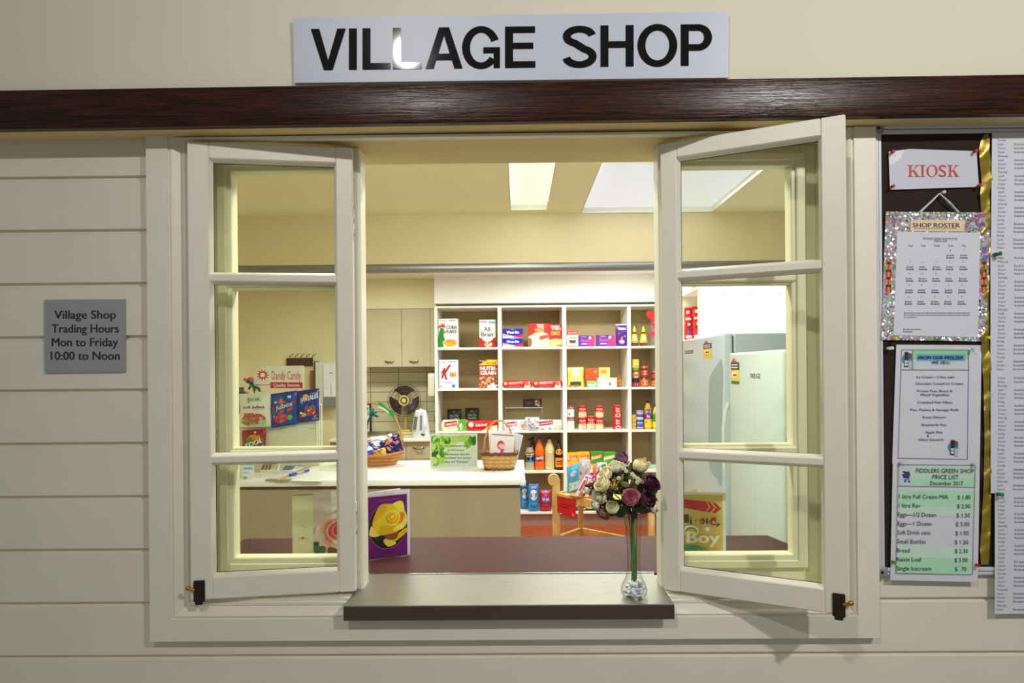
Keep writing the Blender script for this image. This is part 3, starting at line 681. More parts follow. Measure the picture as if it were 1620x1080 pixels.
# first column
carton('cereal_box', 'white cereal box with green rooster and golden flakes, top shelf', 'cereal', 693, 724, 504, z1, .085, WHT, [
    ('t', "Kellogg's", .06, .92, .42, .965, RED, .02), ('r', .55, .92, .9, .96, (120, 170, 210)),
    ('p', [(0, .02), (.26, .02), (.34, .3), (.28, .42), (.30, .62), (.24, .7), (.10, .68), (.03, .5), (0, .3)], (14, 128, 40)),
    ('p', [(.0, .66), (.06, .8), (.14, .76), (.2, .86), (.28, .78), (.36, .84), (.34, .68), (.2, .72), (.08, .7)], (196, 24, 40)), ('p', [(.3, .6), (.38, .56), (.36, .46), (.31, .5)], (196, 24, 40)),
    ('t', 'CORN', .42, .64, .94, .76, (40, 34, 36), .04), ('t', 'FLAKES', .42, .5, .94, .61, (40, 34, 36), .04),
    ('e', .62, .16, .38, .15, (252, 240, 200)), ('e', .62, .17, .34, .125, (232, 150, 24)), ('d', .36, .1, .9, .26, 26, .05, .025, [(246, 176, 40), (214, 120, 16), (250, 196, 70)])], rz=R(-4), side=(226, 230, 238), dy=.05)
carton('cereal_box', 'white and red bran cereal box beside the divider, top shelf', 'cereal', 758, 784, 505.5, z1, .08, WHT, [
    ('r', .04, .9, .45, .94, (214, 90, 100)), ('r', .55, .86, .97, .95, (140, 196, 216)),
    ('p', [(0, 0), (1, 0), (1, .36), (.5, .28), (0, .36)], (190, 20, 28)), ('e', .5, .5, .44, .3, (246, 236, 206)), ('e', .48, .51, .4, .27, WHT),
    ('t', 'All-', .3, .58, .74, .74, (40, 30, 30), .04), ('t', 'Bran', .12, .4, .84, .55, (40, 30, 30), .05), ('e', .55, .12, .24, .1, (230, 210, 170)), ('d', .35, .06, .8, .2, 14, .05, .02, [(120, 70, 40), (70, 90, 40), (200, 40, 40), (240, 226, 200)])], side=(60, 70, 60), dy=.06)
carton('cereal_box', 'pale blue cereal box with big red letter and flakes, second shelf', 'cereal', 694, 724, 569, z2, .085, (226, 234, 244), [
    ('t', "Kellogg's", .05, .9, .36, .95, (200, 40, 60), .02), ('r', .55, .91, .92, .95, (120, 170, 210)), ('t', 'Special', .06, .8, .4, .85, (130, 160, 200)),
    ('p', [(.06, .5), (.3, .74), (.36, .7), (.26, .44), (.2, .34), (.12, .38), (.2, .56)], (176, 16, 50)), ('p', [(.22, .52), (.56, .84), (.66, .82), (.36, .52), (.46, .3), (.36, .31), (.28, .46)], (176, 16, 50)),
    ('e', .76, .46, .22, .12, WHT), ('e', .76, .47, .19, .08, (222, 160, 90)), ('d', .6, .42, .94, .56, 16, .05, .025, [(206, 120, 50), (190, 40, 40), (236, 190, 120)]),
    ('t', 'Original', .2, .18, .68, .26, (120, 160, 220), .01), ('e', .78, .09, .09, .06, (40, 120, 200)), ('e', .1, .08, .07, .035, (210, 160, 110))], rz=R(-3), side=(214, 222, 232), dy=.05)
carton('cereal_box', 'brown and yellow cereal box with crunchy pieces, second shelf', 'cereal', 757, 787, 568, z2, .08, (156, 62, 28), [
    ('p', [(0, .8), (.5, .98), (1, .98), (1, .8)], (238, 196, 20)), ('p', [(0, .83), (.4, 1), (0, 1)], (40, 30, 30)), ('t', "Kellogg's", .04, .93, .3, .97, WHT), ('t', 'PROTEIN', .42, .83, .92, .89, (60, 40, 20), .03),
    ('t', 'NUTRI-', .1, .62, .96, .75, WHT, .06), ('t', 'GRAIN', .1, .46, .92, .59, WHT, .06), ('d', .05, .04, .95, .4, 40, .06, .03, [(224, 170, 100), (236, 196, 130), (190, 120, 60), (250, 240, 226)]), ('p', [(.4, 0), (.95, 0), (.8, .2), (.6, .12)], (236, 236, 240))], side=(120, 40, 20), dy=.05)
for u0, u1, vt, lab in ((707.5, 730, 640, 'dark green chocolate biscuit packet leaning at the back, nearer the kettle'), (736, 757.5, 638, 'dark green chocolate biscuit packet leaning at the back, nearer the divider')):
    pillow('biscuit_packet', lab, 'biscuits', u0, u1, vt, 671, YS + .30, (20, 38, 30), [('e', .5, .86, .1, .05, (170, 70, 60)), ('t', 'Choc Chip', .2, .62, .82, .72, (190, 206, 190), .01), ('t', 'Cookies', .2, .48, .86, .58, (200, 214, 200), .02), ('r', .25, .38, .75, .41, (130, 150, 130)), ('e', .5, .1, .36, .16, (150, 84, 40))], d=.05, zb=z3)
roll('biscuit_packet', 'cream and green biscuit packet lying on the third shelf', 'biscuits', 698, 741, 664, z3, .06, (232, 232, 196), arnotts(.12, .35, .58, .95) + [('r', .62, .0, .95, 1, (80, 170, 60)), ('e', .72, .4, .08, .3, (240, 220, 170)), ('d', .6, .1, .8, .6, 8, .03, .1, [(226, 150, 90), (110, 180, 90), (60, 140, 200)])], dy=.05)
roll('biscuit_packet', 'bright red biscuit packet behind the basket handle, third shelf', 'biscuits', 737, 788, 665, z3, .06, (206, 18, 34), [('e', .16, .6, .08, .25, (240, 220, 220)), ('p', [(.28, .3), (.66, .5), (.66, .85), (.28, .6)], (150, 10, 30)), ('w', 11, .3, .42, .66, .7, WHT, .03, .2), ('p', [(.5, 0), (.98, 0), (.98, .55), (.7, .4)], (244, 226, 190)), ('e', .7, .25, .1, .18, (226, 160, 80))], dy=.035)
# second column
for vt, zb, lab in ((534.8, z1, 'blue wheat biscuit cereal box, bottom of the stack of two'), (519.8, None, 'blue wheat biscuit cereal box, top of the stack of two')):
    if zb is None: zb = wz
    o = carton('cereal_box', lab, 'cereal', 795, 827, vt, zb, .15, (20, 30, 176), [('p', [(0, 0), (1, 0), (1, .36), (.6, .2), (0, .5)], (240, 170, 170)), ('r', 0, 0, .8, .16, WHT), ('p', [(.45, .05), (1, .05), (1, .45)], (206, 40, 60)), ('t', 'Weet-Bix', .2, .48, .82, .76, WHT, .05), ('r', .4, .86, .6, .94, (120, 130, 220))], rz=R(-3), side=(230, 120, 130), dy=.05, group=None)
    wz = zb + o.dimensions.z if False else zb + (P(811, vt, YS + .05).z - zb) + .0005
carton('cereal_box', 'wide red oats box with bowl picture, top shelf', 'cereal', 836, 870, 511.5, z1, .07, (208, 26, 30), [('p', [(0, 0), (1, 0), (1, .52), (.6, .66), (.3, .6), (0, .45)], (246, 214, 176)), ('t', 'UNCLE', .4, .9, .72, .97, WHT, .04), ('t', 'TOBYS', .4, .81, .72, .88, WHT, .04), ('t', 'OATS', .3, .66, .72, .79, (250, 200, 40), .05), ('e', .36, .34, .26, .2, (232, 206, 160)), ('e', .36, .36, .2, .14, (246, 236, 214)), ('p', [(.5, .3), (.95, .38), (.95, .55), (.5, .45)], (214, 70, 60)), ('e', .06, .2, .1, .2, (130, 96, 60))], dy=.06)
carton('cereal_box', 'narrow red oats box next to the wide oats box', 'cereal', 869, 888.5, 513, z1, .07, (206, 28, 28), [('p', [(0, 0), (1, 0), (1, .34), (.4, .36), (0, .3)], (250, 212, 120)), ('t', 'UNCLE', .12, .86, .8, .95, WHT, .04), ('t', 'TOBYS', .2, .75, .95, .84, WHT, .04), ('t', 'OATS', .14, .52, .86, .7, (250, 190, 40), .05), ('r', .6, .0, 1, .1, (240, 110, 50)), ('e', .5, .3, .2, .06, (250, 226, 150))], dy=.05)
for u0, u1, lab in ((795, 842, 'red biscuit packet alone on the second shelf, beside the cereal boxes'), (843, 890, 'red biscuit packet alone on the second shelf, nearer the pouches')):
    roll('biscuit_packet', lab, 'biscuits', u0, u1, 601.5, z2, .06, (186, 18, 34), [('e', .1, .6, .05, .2, (230, 200, 140)), ('t', "ARNOTT'S", .2, .45, .66, .78, (246, 200, 200), .03, .1), ('r', .2, .2, .6, .26, (230, 120, 120)), ('p', [(.72, .1), (.95, .2), (.9, .85), (.78, .6)], (232, 190, 150)), ('e', .84, .5, .06, .2, (206, 90, 60)), ('r', .76, .05, .92, .2, (246, 220, 210))], dy=.03)
e = empty('wire_riser', (P(829, 650, YS + .3).x, YS + .25, z3), 'small white wire rack standing on the third shelf', 'rack')
rw = 30 / S(YS + .3); rh = P(829, 644, YS + .25).z - z3
w = MB(); w.box(-rw, rw, 0, .18, rh - .008, rh, SHELFW, .002); w.build('deck', e)
for sx in (-1, 1):
    w = MB(); w.tube([(sx * rw * .96, .01, rh - .008), (sx * rw * .98, .01, 0), (sx * rw * .98, .17, 0), (sx * rw * .96, .17, rh - .008)], .003, CHROME, 6); w.build('leg', e)
carton('biscuit_packet', 'dark chocolate biscuit packet on the small wire rack', 'biscuits', 827.5, 857, 631.5, z3 + rh, .06, (40, 26, 30), [('t', 'Cadbury', .12, .5, .5, .75, (150, 110, 170), .02), ('r', .12, .3, .48, .36, (120, 100, 120)), ('d', .58, .15, .95, .85, 12, .06, .12, [(214, 186, 120), (150, 120, 60), (230, 206, 150)])], y=YS + .27)
roll('biscuit_packet', 'silver and white cracker packet at the start of the row', 'biscuits', 796, 833, 664, z3, .06, (222, 222, 230), arnotts(.12, .3, .6, .9, (176, 60, 90)) + [('e', .82, .4, .07, .25, (200, 140, 90)), ('d', .1, .05, .9, .9, 16, .03, .1, [(240, 240, 246), (170, 170, 184), (200, 190, 200)])], dy=.06)
pillow('snack_bag', 'crumpled silver wrapped packet between two cracker packets', 'snacks', 831, 853, 663, 684, YS + .03, (206, 206, 214), [('d', .1, .1, .9, .9, 26, .08, .09, [(240, 240, 246), (130, 130, 142), (190, 190, 200)]), ('p', [(.2, .2), (.5, .8), (.6, .5)], (140, 130, 150))], d=.06, zb=z3)
roll('biscuit_packet', 'white cracker packet with red band and cracker picture', 'biscuits', 850, 890, 664, z3, .06, (226, 224, 228), arnotts(.06, .42, .62, .98, (170, 20, 60)) + [('p', [(.62, .1), (.82, .0), (.98, .3), (.78, .55)], (222, 184, 130)), ('e', .8, .27, .06, .14, (244, 214, 170)), ('d', .06, .05, .55, .25, 8, .02, .06, [(110, 110, 120)])], dy=.05)
# third column
carton('pudding_box', 'red and cream box with dark bowl picture, top shelf', 'box', 896.8, 914.5, 522.5, z1, .06, (244, 226, 206), [('r', 0, .74, 1, 1, (222, 50, 40)), ('w', 7, .12, .82, .9, .92, (250, 180, 160), .02), ('e', .48, .38, .42, .3, (250, 246, 240)), ('p', [(.14, .42), (.86, .42), (.72, .2), (.28, .2)], (96, 44, 26)), ('r', .1, .5, .92, .58, (90, 150, 90)), ('r', 0, 0, 1, .05, (214, 60, 60))], dy=.04)
for u0, u1, vt, lab in ((914.8, 940.3, 530.5, 'purple and pink chocolate box touching the red bowl box'), (943.5, 973, 529.5, 'purple and pink chocolate box beside the tall purple bag')):
    carton('chocolate_box', lab, 'chocolates', u0, u1, vt, z1, .05, (84, 34, 140), [('p', [(.55, 0), (1, 0), (1, 1), (.8, 1)], (208, 30, 110)), ('t', 'Roses', .18, .42, .62, .74, (226, 60, 150), .04), ('r', .2, .2, .55, .28, (206, 190, 220)), ('e', .72, .78, .07, .14, (240, 236, 250)), ('r', .2, .86, .5, .92, (170, 150, 200)), ('d', .6, .1, .95, .6, 8, .04, .08, [(236, 80, 150), (190, 20, 90)])], dy=.04)
pillow('chocolate_bag', 'tall purple bag of chocolates beside the divider, top shelf', 'chocolates', 974, 993, 514, 549, YS + .05, (70, 30, 130), [('w', 5, .24, .74, .86, .86, (226, 220, 246), .03), ('p', [(.2, .5), (.85, .62), (.85, .72), (.2, .6)], (240, 150, 40)), ('d', .3, .12, .8, .45, 12, .08, .05, [(240, 150, 50), (214, 110, 40), (190, 150, 220)]), ('e', .5, .2, .18, .08, (232, 190, 240)), ('r', .0, .95, 1, .99, (246, 236, 210))], d=.05, zb=z1)
pillow('rice_pouch', 'yellow stand-up pouch with dark label, second shelf', 'pouch', 898, 923, 582, 614, YS + .05, (226, 206, 70), [('r', .02, .88, .98, .98, (240, 232, 170)), ('e', .5, .68, .3, .12, (240, 240, 200)), ('w', 3, .34, .64, .68, .74, (50, 70, 60), .03), ('p', [(.2, .3), (.8, .3), (.72, .58), (.3, .58)], (246, 244, 226)), ('r', .16, .1, .82, .3, (70, 76, 66)), ('e', .55, .08, .22, .07, (190, 140, 100)), ('e', .12, .06, .08, .06, (200, 110, 70))], d=.07, zb=z2)
carton('food_box', 'plain orange box standing behind a small green box', 'box', 926, 946, 582, z2, .05, (216, 78, 36), [('w', 7, .2, .68, .62, .74, (160, 40, 20), .01), ('e', .8, .8, .06, .04, (250, 220, 200)), ('e', .5, .16, .14, .1, (240, 190, 170)), ('e', .5, .14, .07, .05, (150, 30, 30))], dy=.16)
carton('food_box', 'small green and white box in front of the orange box', 'box', 928.5, 945, 602.5, z2, .05, (90, 196, 110), [('e', .5, .45, .4, .3, (244, 246, 236)), ('r', .22, .5, .76, .74, (230, 130, 60)), ('d', .2, .12, .8, .4, 8, .06, .06, [(206, 220, 206), (70, 170, 90)])], dy=.05)
carton('food_box', 'yellow and blue food box behind the cream box', 'box', 947, 965, 581, z2, .04, (238, 214, 110), [('e', .45, .78, .3, .12, (236, 140, 40)), ('r', .06, .1, .72, .5, (40, 130, 200)), ('w', 7, .1, .5, .7, .62, (250, 250, 255), .04), ('p', [(.5, .0), (.9, .1), (.8, .3)], (240, 160, 60))], dy=.18)
carton('food_box', 'long cream box with small dark picture, second shelf', 'box', 945.5, 976, 597.5, z2, .09, (238, 224, 196), [('e', .64, .34, .07, .14, (110, 84, 70)), ('e', .22, .8, .14, .06, (200, 220, 226)), ('w', 8, .12, .5, .6, .62, (226, 200, 180)), ('r', .02, .9, .98, .93, (220, 190, 150))], dy=.05, side=(196, 150, 80))
tin('coffee_jar', 'bronze coffee jar beside the long cream box', 'jar', 980, 9, 595.5, z2, [(.2, (150, 90, 30)), (.7, (190, 130, 50)), (1, (140, 84, 30))], [('r', .2, .3, .8, .55, (90, 50, 20))], dy=.1, lidc=(150, 96, 40))
SC_ = dict(dy=.06)
def soup(uc, vt, zb, lab, food):
    return tin('soup_tin', lab, 'tin', uc, 13, vt, zb, [(.45, (236, 214, 180)), (1, (196, 22, 30))], [('w', 5, .16, .68, .84, .82, (246, 210, 210), .03), ('r', .14, .5, .86, .58, (240, 236, 230)), ('e', .62, .2, .3, .17, food), ('e', .62, .2, .2, .1, (246, 224, 170))], dy=.06, group=None)
tin('milk_tin', 'white and maroon tin, bottom one beside the divider', 'tin', 903, 12, 660, z3, [(.72, (232, 236, 230)), (1, (140, 24, 50))], [('w', 7, .1, .8, .9, .92, (230, 200, 210)), ('e', .5, .2, .3, .1, (190, 200, 190))], dy=.06)
zt = P(903, 660, YS + .06).z + .0005
tin('milk_tin', 'white and maroon tin stacked on top beside the divider', 'tin', 903, 12, 642.5, zt, [(.72, (232, 236, 230)), (1, (140, 24, 50))], [('w', 7, .1, .8, .9, .92, (230, 200, 210)), ('e', .36, .3, .12, .14, (150, 160, 150))], dy=.06)
soup(922, 660.5, z3, 'red soup tin, bottom of the stack beside the white tins', (226, 130, 40))
soup(935.5, 658.5, z3, 'red soup tin standing alone between two stacks', (220, 120, 40))
soup(949, 660.5, z3, 'red soup tin, bottom of the stack with a yellow soup on top', (236, 190, 90))
zt = P(922, 660.5, YS + .06).z + .0005
soup(922, 642, zt, 'red soup tin, top of the stack beside the white tins', (230, 140, 50)); soup(949, 642, zt, 'red soup tin with yellow soup picture, top of its stack', (240, 210, 100))
for vt, zb, lab in ((659.5, z3, 'all red baked bean tin, bottom of the pair'), (641, None, 'all red baked bean tin, top of the pair')):
    if zb is None: zb = P(977, 659.5, YS + .06).z + .0005
    tin('bean_tin', lab, 'tin', 977, 13, vt, zb, [(1, (204, 24, 28))], [('w', 3, .34, .62, .72, .82, WHT, .04), ('w', 3, .34, .42, .8, .58, WHT, .04), ('e', .56, .16, .28, .14, WHT), ('e', .56, .16, .2, .09, (180, 60, 40))], dy=.06)
for u0, u1, vt, c, c2, lab in ((897, 914.5, 716, (236, 190, 30), (222, 60, 40), 'yellow cracker box beside the divider, fourth shelf'), (914, 933, 715, (240, 180, 20), (214, 70, 30), 'yellow cracker box touching the green boxes, fourth shelf'),
                              (934.5, 954, 714, (70, 150, 50), (236, 130, 40), 'green cracker box touching the yellow boxes, fourth shelf'), (954.5, 974, 715, (80, 160, 60), (230, 200, 160), 'green cracker box second from the yellow boxes, fourth shelf'), (975, 992, 717, (120, 90, 120), (200, 170, 200), 'mauve cracker box half hidden behind the flowers')):
    carton('cracker_box', lab, 'crackers', u0, u1, vt, z4, .08, c, [('p', [(.0, .5), (.9, .7), (.9, .86), (0, .72)], c2), ('w', 6, .08, .58, .8, .74, (250, 236, 226), .03, .12), ('r', .0, .0, 1, .34, (240, 206, 170)), ('e', .5, .2, .36, .14, (226, 150, 70)), ('p', [(.6, .05), (.95, .1), (.85, .4)], (206, 30, 40)), ('d', .05, .05, .95, .3, 8, .07, .05, [(236, 170, 90), (206, 110, 50), (250, 220, 180)])], side=(40, 30, 30), dy=.06)
# fourth column
for uc, lab in ((1004.5, 'yellow honey bottle beside the divider, top shelf'), (1019, 'yellow honey bottle next to the heart garland, top shelf')):
    y = YS + .05; r = 6 / S(y); h = P(uc, 515, y).z - z1
    w = MB(); w.lathe([(r * .9, 0, M((120, 50, 16), .2)), (r, .01), (r, h * .17, M((240, 210, 30), .3)), (r * .95, h * .3, M((240, 210, 30), .3)), (r * .62, h * .6, M((110, 50, 16), .2)), (r * .42, h * .70)], M((120, 50, 16), .2), 20); w.lathe([(r * .4, h * .70), (r * .46, h * .705), (r * .42, h * .82), (r * .14, h * .98), (r * .06, h)], M((246, 222, 36), .35), 16)
    f = lambda u, v, e: ((r * (1.02 - .42 * max(0, v - .25) / .37) + e) * math.sin((u - .5) * 2), -(r * (1.02 - .42 * max(0, v - .25) / .37) + e) * math.cos((u - .5) * 2), v * h)
    w.prints(f, [('r', .1, .2, .9, .26, (60, 150, 190)), ('e', .5, .42, .2, .08, (250, 246, 220)), ('e', .5, .42, .08, .05, (200, 120, 20))], sub=3)
    tag(w.build('honey_bottle', loc=(P(uc, 515, y).x, y + r, z1)), lab, 'honey')
e = empty('heart_garland', P(1033, 489, YS - .01), 'hanging garland of red and pink paper hearts', 'garland')
def heart(w, cx, cz, r, mat, t=.006, ty=0):
    pts = []
    for i in range(24):
        a = 2 * math.pi * i / 24; pts.append((cx + r * .0625 * 16 * math.sin(a) ** 3, ty, cz + r * .0625 * (13 * math.cos(a) - 5 * math.cos(2 * a) - 2 * math.cos(3 * a) - math.cos(4 * a))))
    w.prism(pts, mat, (0, t, 0))
for u, v, r, c in ((1033, 499, 11, (190, 10, 20)), (1035, 513.5, 5, (206, 16, 60)), (1034, 528, 6, (214, 20, 84))):
    p = P(u, v, YS - .01) - Vector(e.location); w = MB(); heart(w, p.x, p.z, r / S(YS), M(c, .5), .008, -.004); w.build('heart', e)
p = P(1034, 533, YS) - Vector(e.location); w = MB(); w.tube([(0, 0, .01), (.005, 0, p.z * .5), (p.x, 0, p.z)], .0015, M((200, 40, 80)), 5); w.build('string', e)
tin('sauce_jar', 'dark purple spread jar at the bottom of the tall stack', 'jar', 1006.5, 11, 598.5, z2, [(.55, (150, 30, 50)), (1, (44, 24, 60))], [('r', .05, .12, .95, .45, (236, 210, 216))], dy=.06, lidc=(40, 24, 60))
zt = P(1006.5, 598.5, YS + .06).z + .0005
tin('sauce_jar', 'green and orange labelled jar in the middle of the tall stack', 'jar', 1006.5, 10.5, 584.5, zt, [(.75, (190, 120, 70)), (1, (70, 110, 40))], [('e', .5, .4, .36, .28, (236, 220, 200)), ('e', .5, .36, .2, .14, (200, 80, 50))], dy=.06, lidc=(60, 90, 30))
zt = P(1006.5, 584.5, YS + .06).z + .0005
tin('mustard_jar', 'yellow jar with yellow lid on top of the tall stack', 'jar', 1006.5, 11, 568, zt, [(.2, (110, 150, 40)), (.8, (236, 214, 60)), (1, (240, 196, 20))], [('e', .5, .48, .34, .2, (60, 60, 50)), ('e', .5, .5, .26, .12, (236, 232, 200))], dy=.06, lidc=(240, 196, 30))
for uc, lab, sh in ((1020.5, 'beside the yellow jar stack', 0), (1037.5, 'half hidden by the window post', 3)):
    tin('sauce_jar', 'orange sauce jar at the bottom of the pair ' + lab, 'jar', uc, 13, 595.5 + sh, z2, [(.72, (206, 92, 40)), (.86, (120, 36, 20)), (1, (110, 30, 20))], [('e', .5, .4, .4, .18, (244, 200, 170)), ('w', 6, .2, .36, .8, .46, (190, 40, 40), .02)], dy=.06, lidc=(140, 40, 24), jar=True)
    zt = P(uc, 595.5 + sh, YS + .06).z + .0005
    tin('sauce_jar', 'orange sauce jar on top of the pair ' + lab, 'jar', uc, 12, 579 + sh * 2.6, zt, [(.66, (160, 50, 30)), (.8, (90, 26, 16)), (1, (190, 60, 40))], [('e', .5, .36, .4, .18, (236, 190, 170)), ('w', 6, .2, .3, .8, .42, (180, 40, 40), .02)], dy=.06, lidc=(196, 70, 44), jar=True)
zb = z3
for i, nm in enumerate(('bottom one', 'second from the shelf', 'third from the shelf', 'top one')):
    vt = 677 - 6.2 * (i + 1); h = 6.1 / S(YS + .06)
    tin('fish_tin', 'small yellow tin, %s of four stacked beside the divider' % nm, 'tin', 1003, 9, 681 - 6.3 * (i + 1), zb, [(.25, (214, 120, 40)), (1, (230, 176, 50))], [('r', .1, .4, .9, .7, (246, 214, 120))], dy=.06, seg=18); zb = P(1003, 681 - 6.3 * (i + 1), YS + .06).z + .0004
zb = z3; v = 680.5
for (hh, bands, lab) in ((8.5, [(.5, (206, 90, 110)), (1, (40, 80, 170))], 'blue and pink tin at the bottom of the blue stack'), (8, [(1, (36, 86, 176))], 'plain blue tin in the middle of the blue stack'), (8, [(.5, (222, 196, 206)), (1, (50, 80, 160))], 'blue and white tin third in the blue stack'), (7, [(1, (150, 144, 176))], 'silver lilac tin on top of the blue stack')):
    v -= hh; tin('tuna_tin', lab, 'tin', 1013, 12.5, v, zb, bands, [('w', 4, .2, .3, .8, .62, (236, 236, 250), .03)], dy=.06, lidc=(170, 170, 190), seg=20); zb = P(1013, v, YS + .06).z + .0004
def bottle(name, label, uc, wpx, vt, zb, body, cap, bands, items, y=None, clear=False, neck=.22, cat='bottle', shoulder=.72):
    y = YS + .06 if y is None else y; r = wpx / 2 / S(y); h = P(uc, vt, y).z - zb
    e = empty(name, (P(uc, vt, y).x, y + r, zb), label, cat)
    bm_ = body if not isinstance(body, tuple) else M(body, .12)
    prof = [(r * .8, 0), (r * .97, .008), (r, .02)]
    prof += [(r, h * .3), (r * .97, h * .42), (r, h * .5), (r * .96, h * (shoulder - .1)), (r * .78, h * shoulder), (r * .45, h * (shoulder + .12)), (r * neck * 1.35, h * (shoulder + .17)), (r * neck * 1.3, h * .95)]
    w = MB(); w.lathe(prof, bm_, 24); w.build('body', e)
    w = MB(); w.lathe([(r * neck * 1.65, h * .93), (r * neck * 1.65, h * .995), (r * neck * 1.4, h)], M(cap, .4), 16); w.build('cap', e)
    def f(u, v, e_):
        rr = r if v < shoulder - .1 else r * (1 - .55 * (v - shoulder + .1) / .22); rr *= 1.015
        a = (u - .5) * 2.6; return ((rr + e_) * math.sin(a), -(rr + e_) * math.cos(a), v * h)
    w = MB()
    for v0, v1, c in bands: 
        q = [(r * 1.012 if v0 < shoulder - .1 else r * .8, v0 * h), (r * 1.012 if v1 < shoulder - .05 else r * .62, v1 * h)]; w.lathe(q, M(c, .35), 24, caps=False)
    if items: w.prints(f, items, sub=4, e0=.001)
    if w.v: w.build('bottle_label', e)
    return e
bottle('oil_bottle', 'golden sauce bottle with black cap and purple label', 1026, 12, 634, z3, (206, 150, 40), (24, 20, 20), [(.08, .36, (240, 206, 40)), (.36, .54, (150, 40, 110))], [('e', .5, .62, .4, .1, (60, 90, 180)), ('w', 3, .34, .42, .66, .5, (240, 220, 240), .02), ('d', .1, .1, .9, .34, 10, .08, .03, [(250, 226, 80), (230, 90, 60)])], shoulder=.78, neck=.3)
bottle('oil_bottle', 'green labelled oil bottle half hidden by the window post', 1039, 12, 640, z3, (196, 160, 50), (40, 30, 20), [(.1, .3, (236, 210, 50)), (.3, .62, (40, 150, 50))], [], shoulder=.78, neck=.3)
tin('food_bowl', 'small pale green tub at the back of the fourth shelf beside the post', 'tub', 1036, 16, 735, z4, [(1, (170, 200, 180))], [], dy=.1, lidc=(190, 214, 200))
# drinks
bottle('drink_bottle', 'clear soft drink bottle with black and blue label', 838, 14.5, 694, z4, PLAST, (24, 22, 24), [(.26, .5, (30, 34, 40)), (.5, .52, (236, 236, 240)), (.0, .26, (176, 160, 134)), (.56, .72, (150, 140, 124))], [('e', .56, .36, .4, .09, (40, 140, 210)), ('w', 5, .2, .42, .86, .48, (250, 180, 60), .03, .05)])
bottle('drink_bottle', 'orange soft drink bottle with blue cap', 853.5, 15.5, 692, z4, (238, 104, 22), (50, 50, 170), [], [('e', .5, .36, .42, .09, (60, 60, 130)), ('t', 'FANTA', .2, .32, .84, .4, (250, 250, 252), .04, .05)])
bottle('drink_bottle', 'cloudy lemon drink bottle with yellow neck label', 869.5, 15.5, 691.5, z4, (206, 190, 140), (40, 40, 36), [(.6, .76, (238, 220, 50))], [('e', .5, .56, .18, .03, (246, 246, 230))], shoulder=.74)
bottle('drink_bottle', 'dark brown soft drink bottle with orange label', 884.5, 13.5, 697, z4, (34, 16, 14), (26, 22, 22), [], [('r', .1, .1, .92, .42, (240, 150, 30)), ('e', .5, .62, .36, .1, (240, 150, 40)), ('r', .26, .27, .78, .32, (120, 40, 30)), ('r', .26, .19, .78, .23, (160, 60, 30))])
bottle('drink_bottle', 'black capped bottle mostly hidden behind the clear bottle', 842.5, 13, 691, z4, (70, 60, 50), (20, 18, 18), [], [], y=YS + .22)
for u0, u1, vt, y, lab in ((823, 836.5, 770, YS + .17, 'light blue flour bag partly behind the bench corner'), (836, 852, 768, YS + .05, 'light blue flour bag nearer the red and blue bag')):
    pillow('flour_bag', lab, 'flour', u0, u1, vt, 811, y, (44, 140, 206), [('r', .0, .82, 1, .98, (40, 56, 120)), ('e', .5, .62, .36, .19, (236, 240, 246)), ('t', 'CSR', .26, .58, .76, .68, (60, 70, 110), .03), ('r', .25, .28, .75, .31, (130, 190, 230)), ('r', .2, .85, .8, .93, (110, 130, 180))], d=.09, zb=z5)
pillow('flour_bag', 'red and dark blue bag beside the pine stand post', 'flour', 854, 872, 777, 811, YS + .05, (186, 26, 44), [('p', [(.16, .1), (.84, .1), (.8, .95), (.2, .95)], (28, 50, 140)), ('e', .5, .58, .4, .16, (60, 110, 200)), ('w', 5, .22, .52, .8, .68, (240, 240, 250), .04), ('r', .25, .3, .75, .34, (220, 90, 110)), ('r', .25, .18, .75, .22, (90, 120, 200)), ('e', .5, .93, .22, .05, (80, 150, 220))], d=.09, zb=z5)
carton('food_box', 'small blue box on the bottom shelf behind the pine stand', 'box', 881.5, 891, 797, z5, .06, (30, 60, 140), [('d', .1, .1, .9, .9, 10, .1, .07, [(90, 140, 220), (190, 40, 60)])], dy=.05)
carton('tea_box', 'black and white box on the bottom shelf beside the pine leg', 'box', 899, 918, 795.5, z5, .06, (30, 32, 36), [('r', .1, .55, .9, .7, (190, 196, 200)), ('r', .1, .3, .9, .4, (120, 126, 130)), ('r', 0, 0, 1, .12, (20, 60, 60))], dy=.05)
carton('tea_box', 'black box with yellow semicircle on the bottom shelf', 'box', 922, 947, 795.5, z5, .06, (34, 36, 44), [('e', .45, .85, .36, .6, (238, 190, 30)), ('e', .45, .85, .26, .4, (244, 206, 50)), ('e', .8, .3, .08, .14, (220, 226, 230)), ('e', .12, .3, .07, .12, (200, 206, 210)), ('r', 0, .96, 1, 1, (34, 36, 44))], dy=.05)
# red packets on the side shelving
for u0, u1, vt, yy, lab in ((1082.5, 1097, 488, 4.27, 'red biscuit bag on the side shelving, nearer the window post'), (1096, 1110.5, 486.5, 4.22, 'red biscuit bag on the side shelving, nearer the white wall')):
    pillow('biscuit_bag', lab, 'biscuits', u0, u1, vt, 543, yy, (206, 16, 28), [('r', .2, .82, .5, .9, WHT), ('p', [(.05, .5), (.8, .74), (.8, .82), (.05, .58)], (244, 170, 50)), ('r', .1, .64, .8, .7, (250, 226, 226)), ('e', .4, .42, .26, .05, (70, 40, 60)), ('p', [(.3, .56), (.7, .52), (.3, .46)], (250, 240, 240)), ('r', .1, .12, .8, .2, (240, 200, 210)), ('e', .5, .26, .22, .05, (60, 70, 170)), ('r', .68, .6, .96, .7, (40, 50, 150))], d=.05, zb=ZT[1])

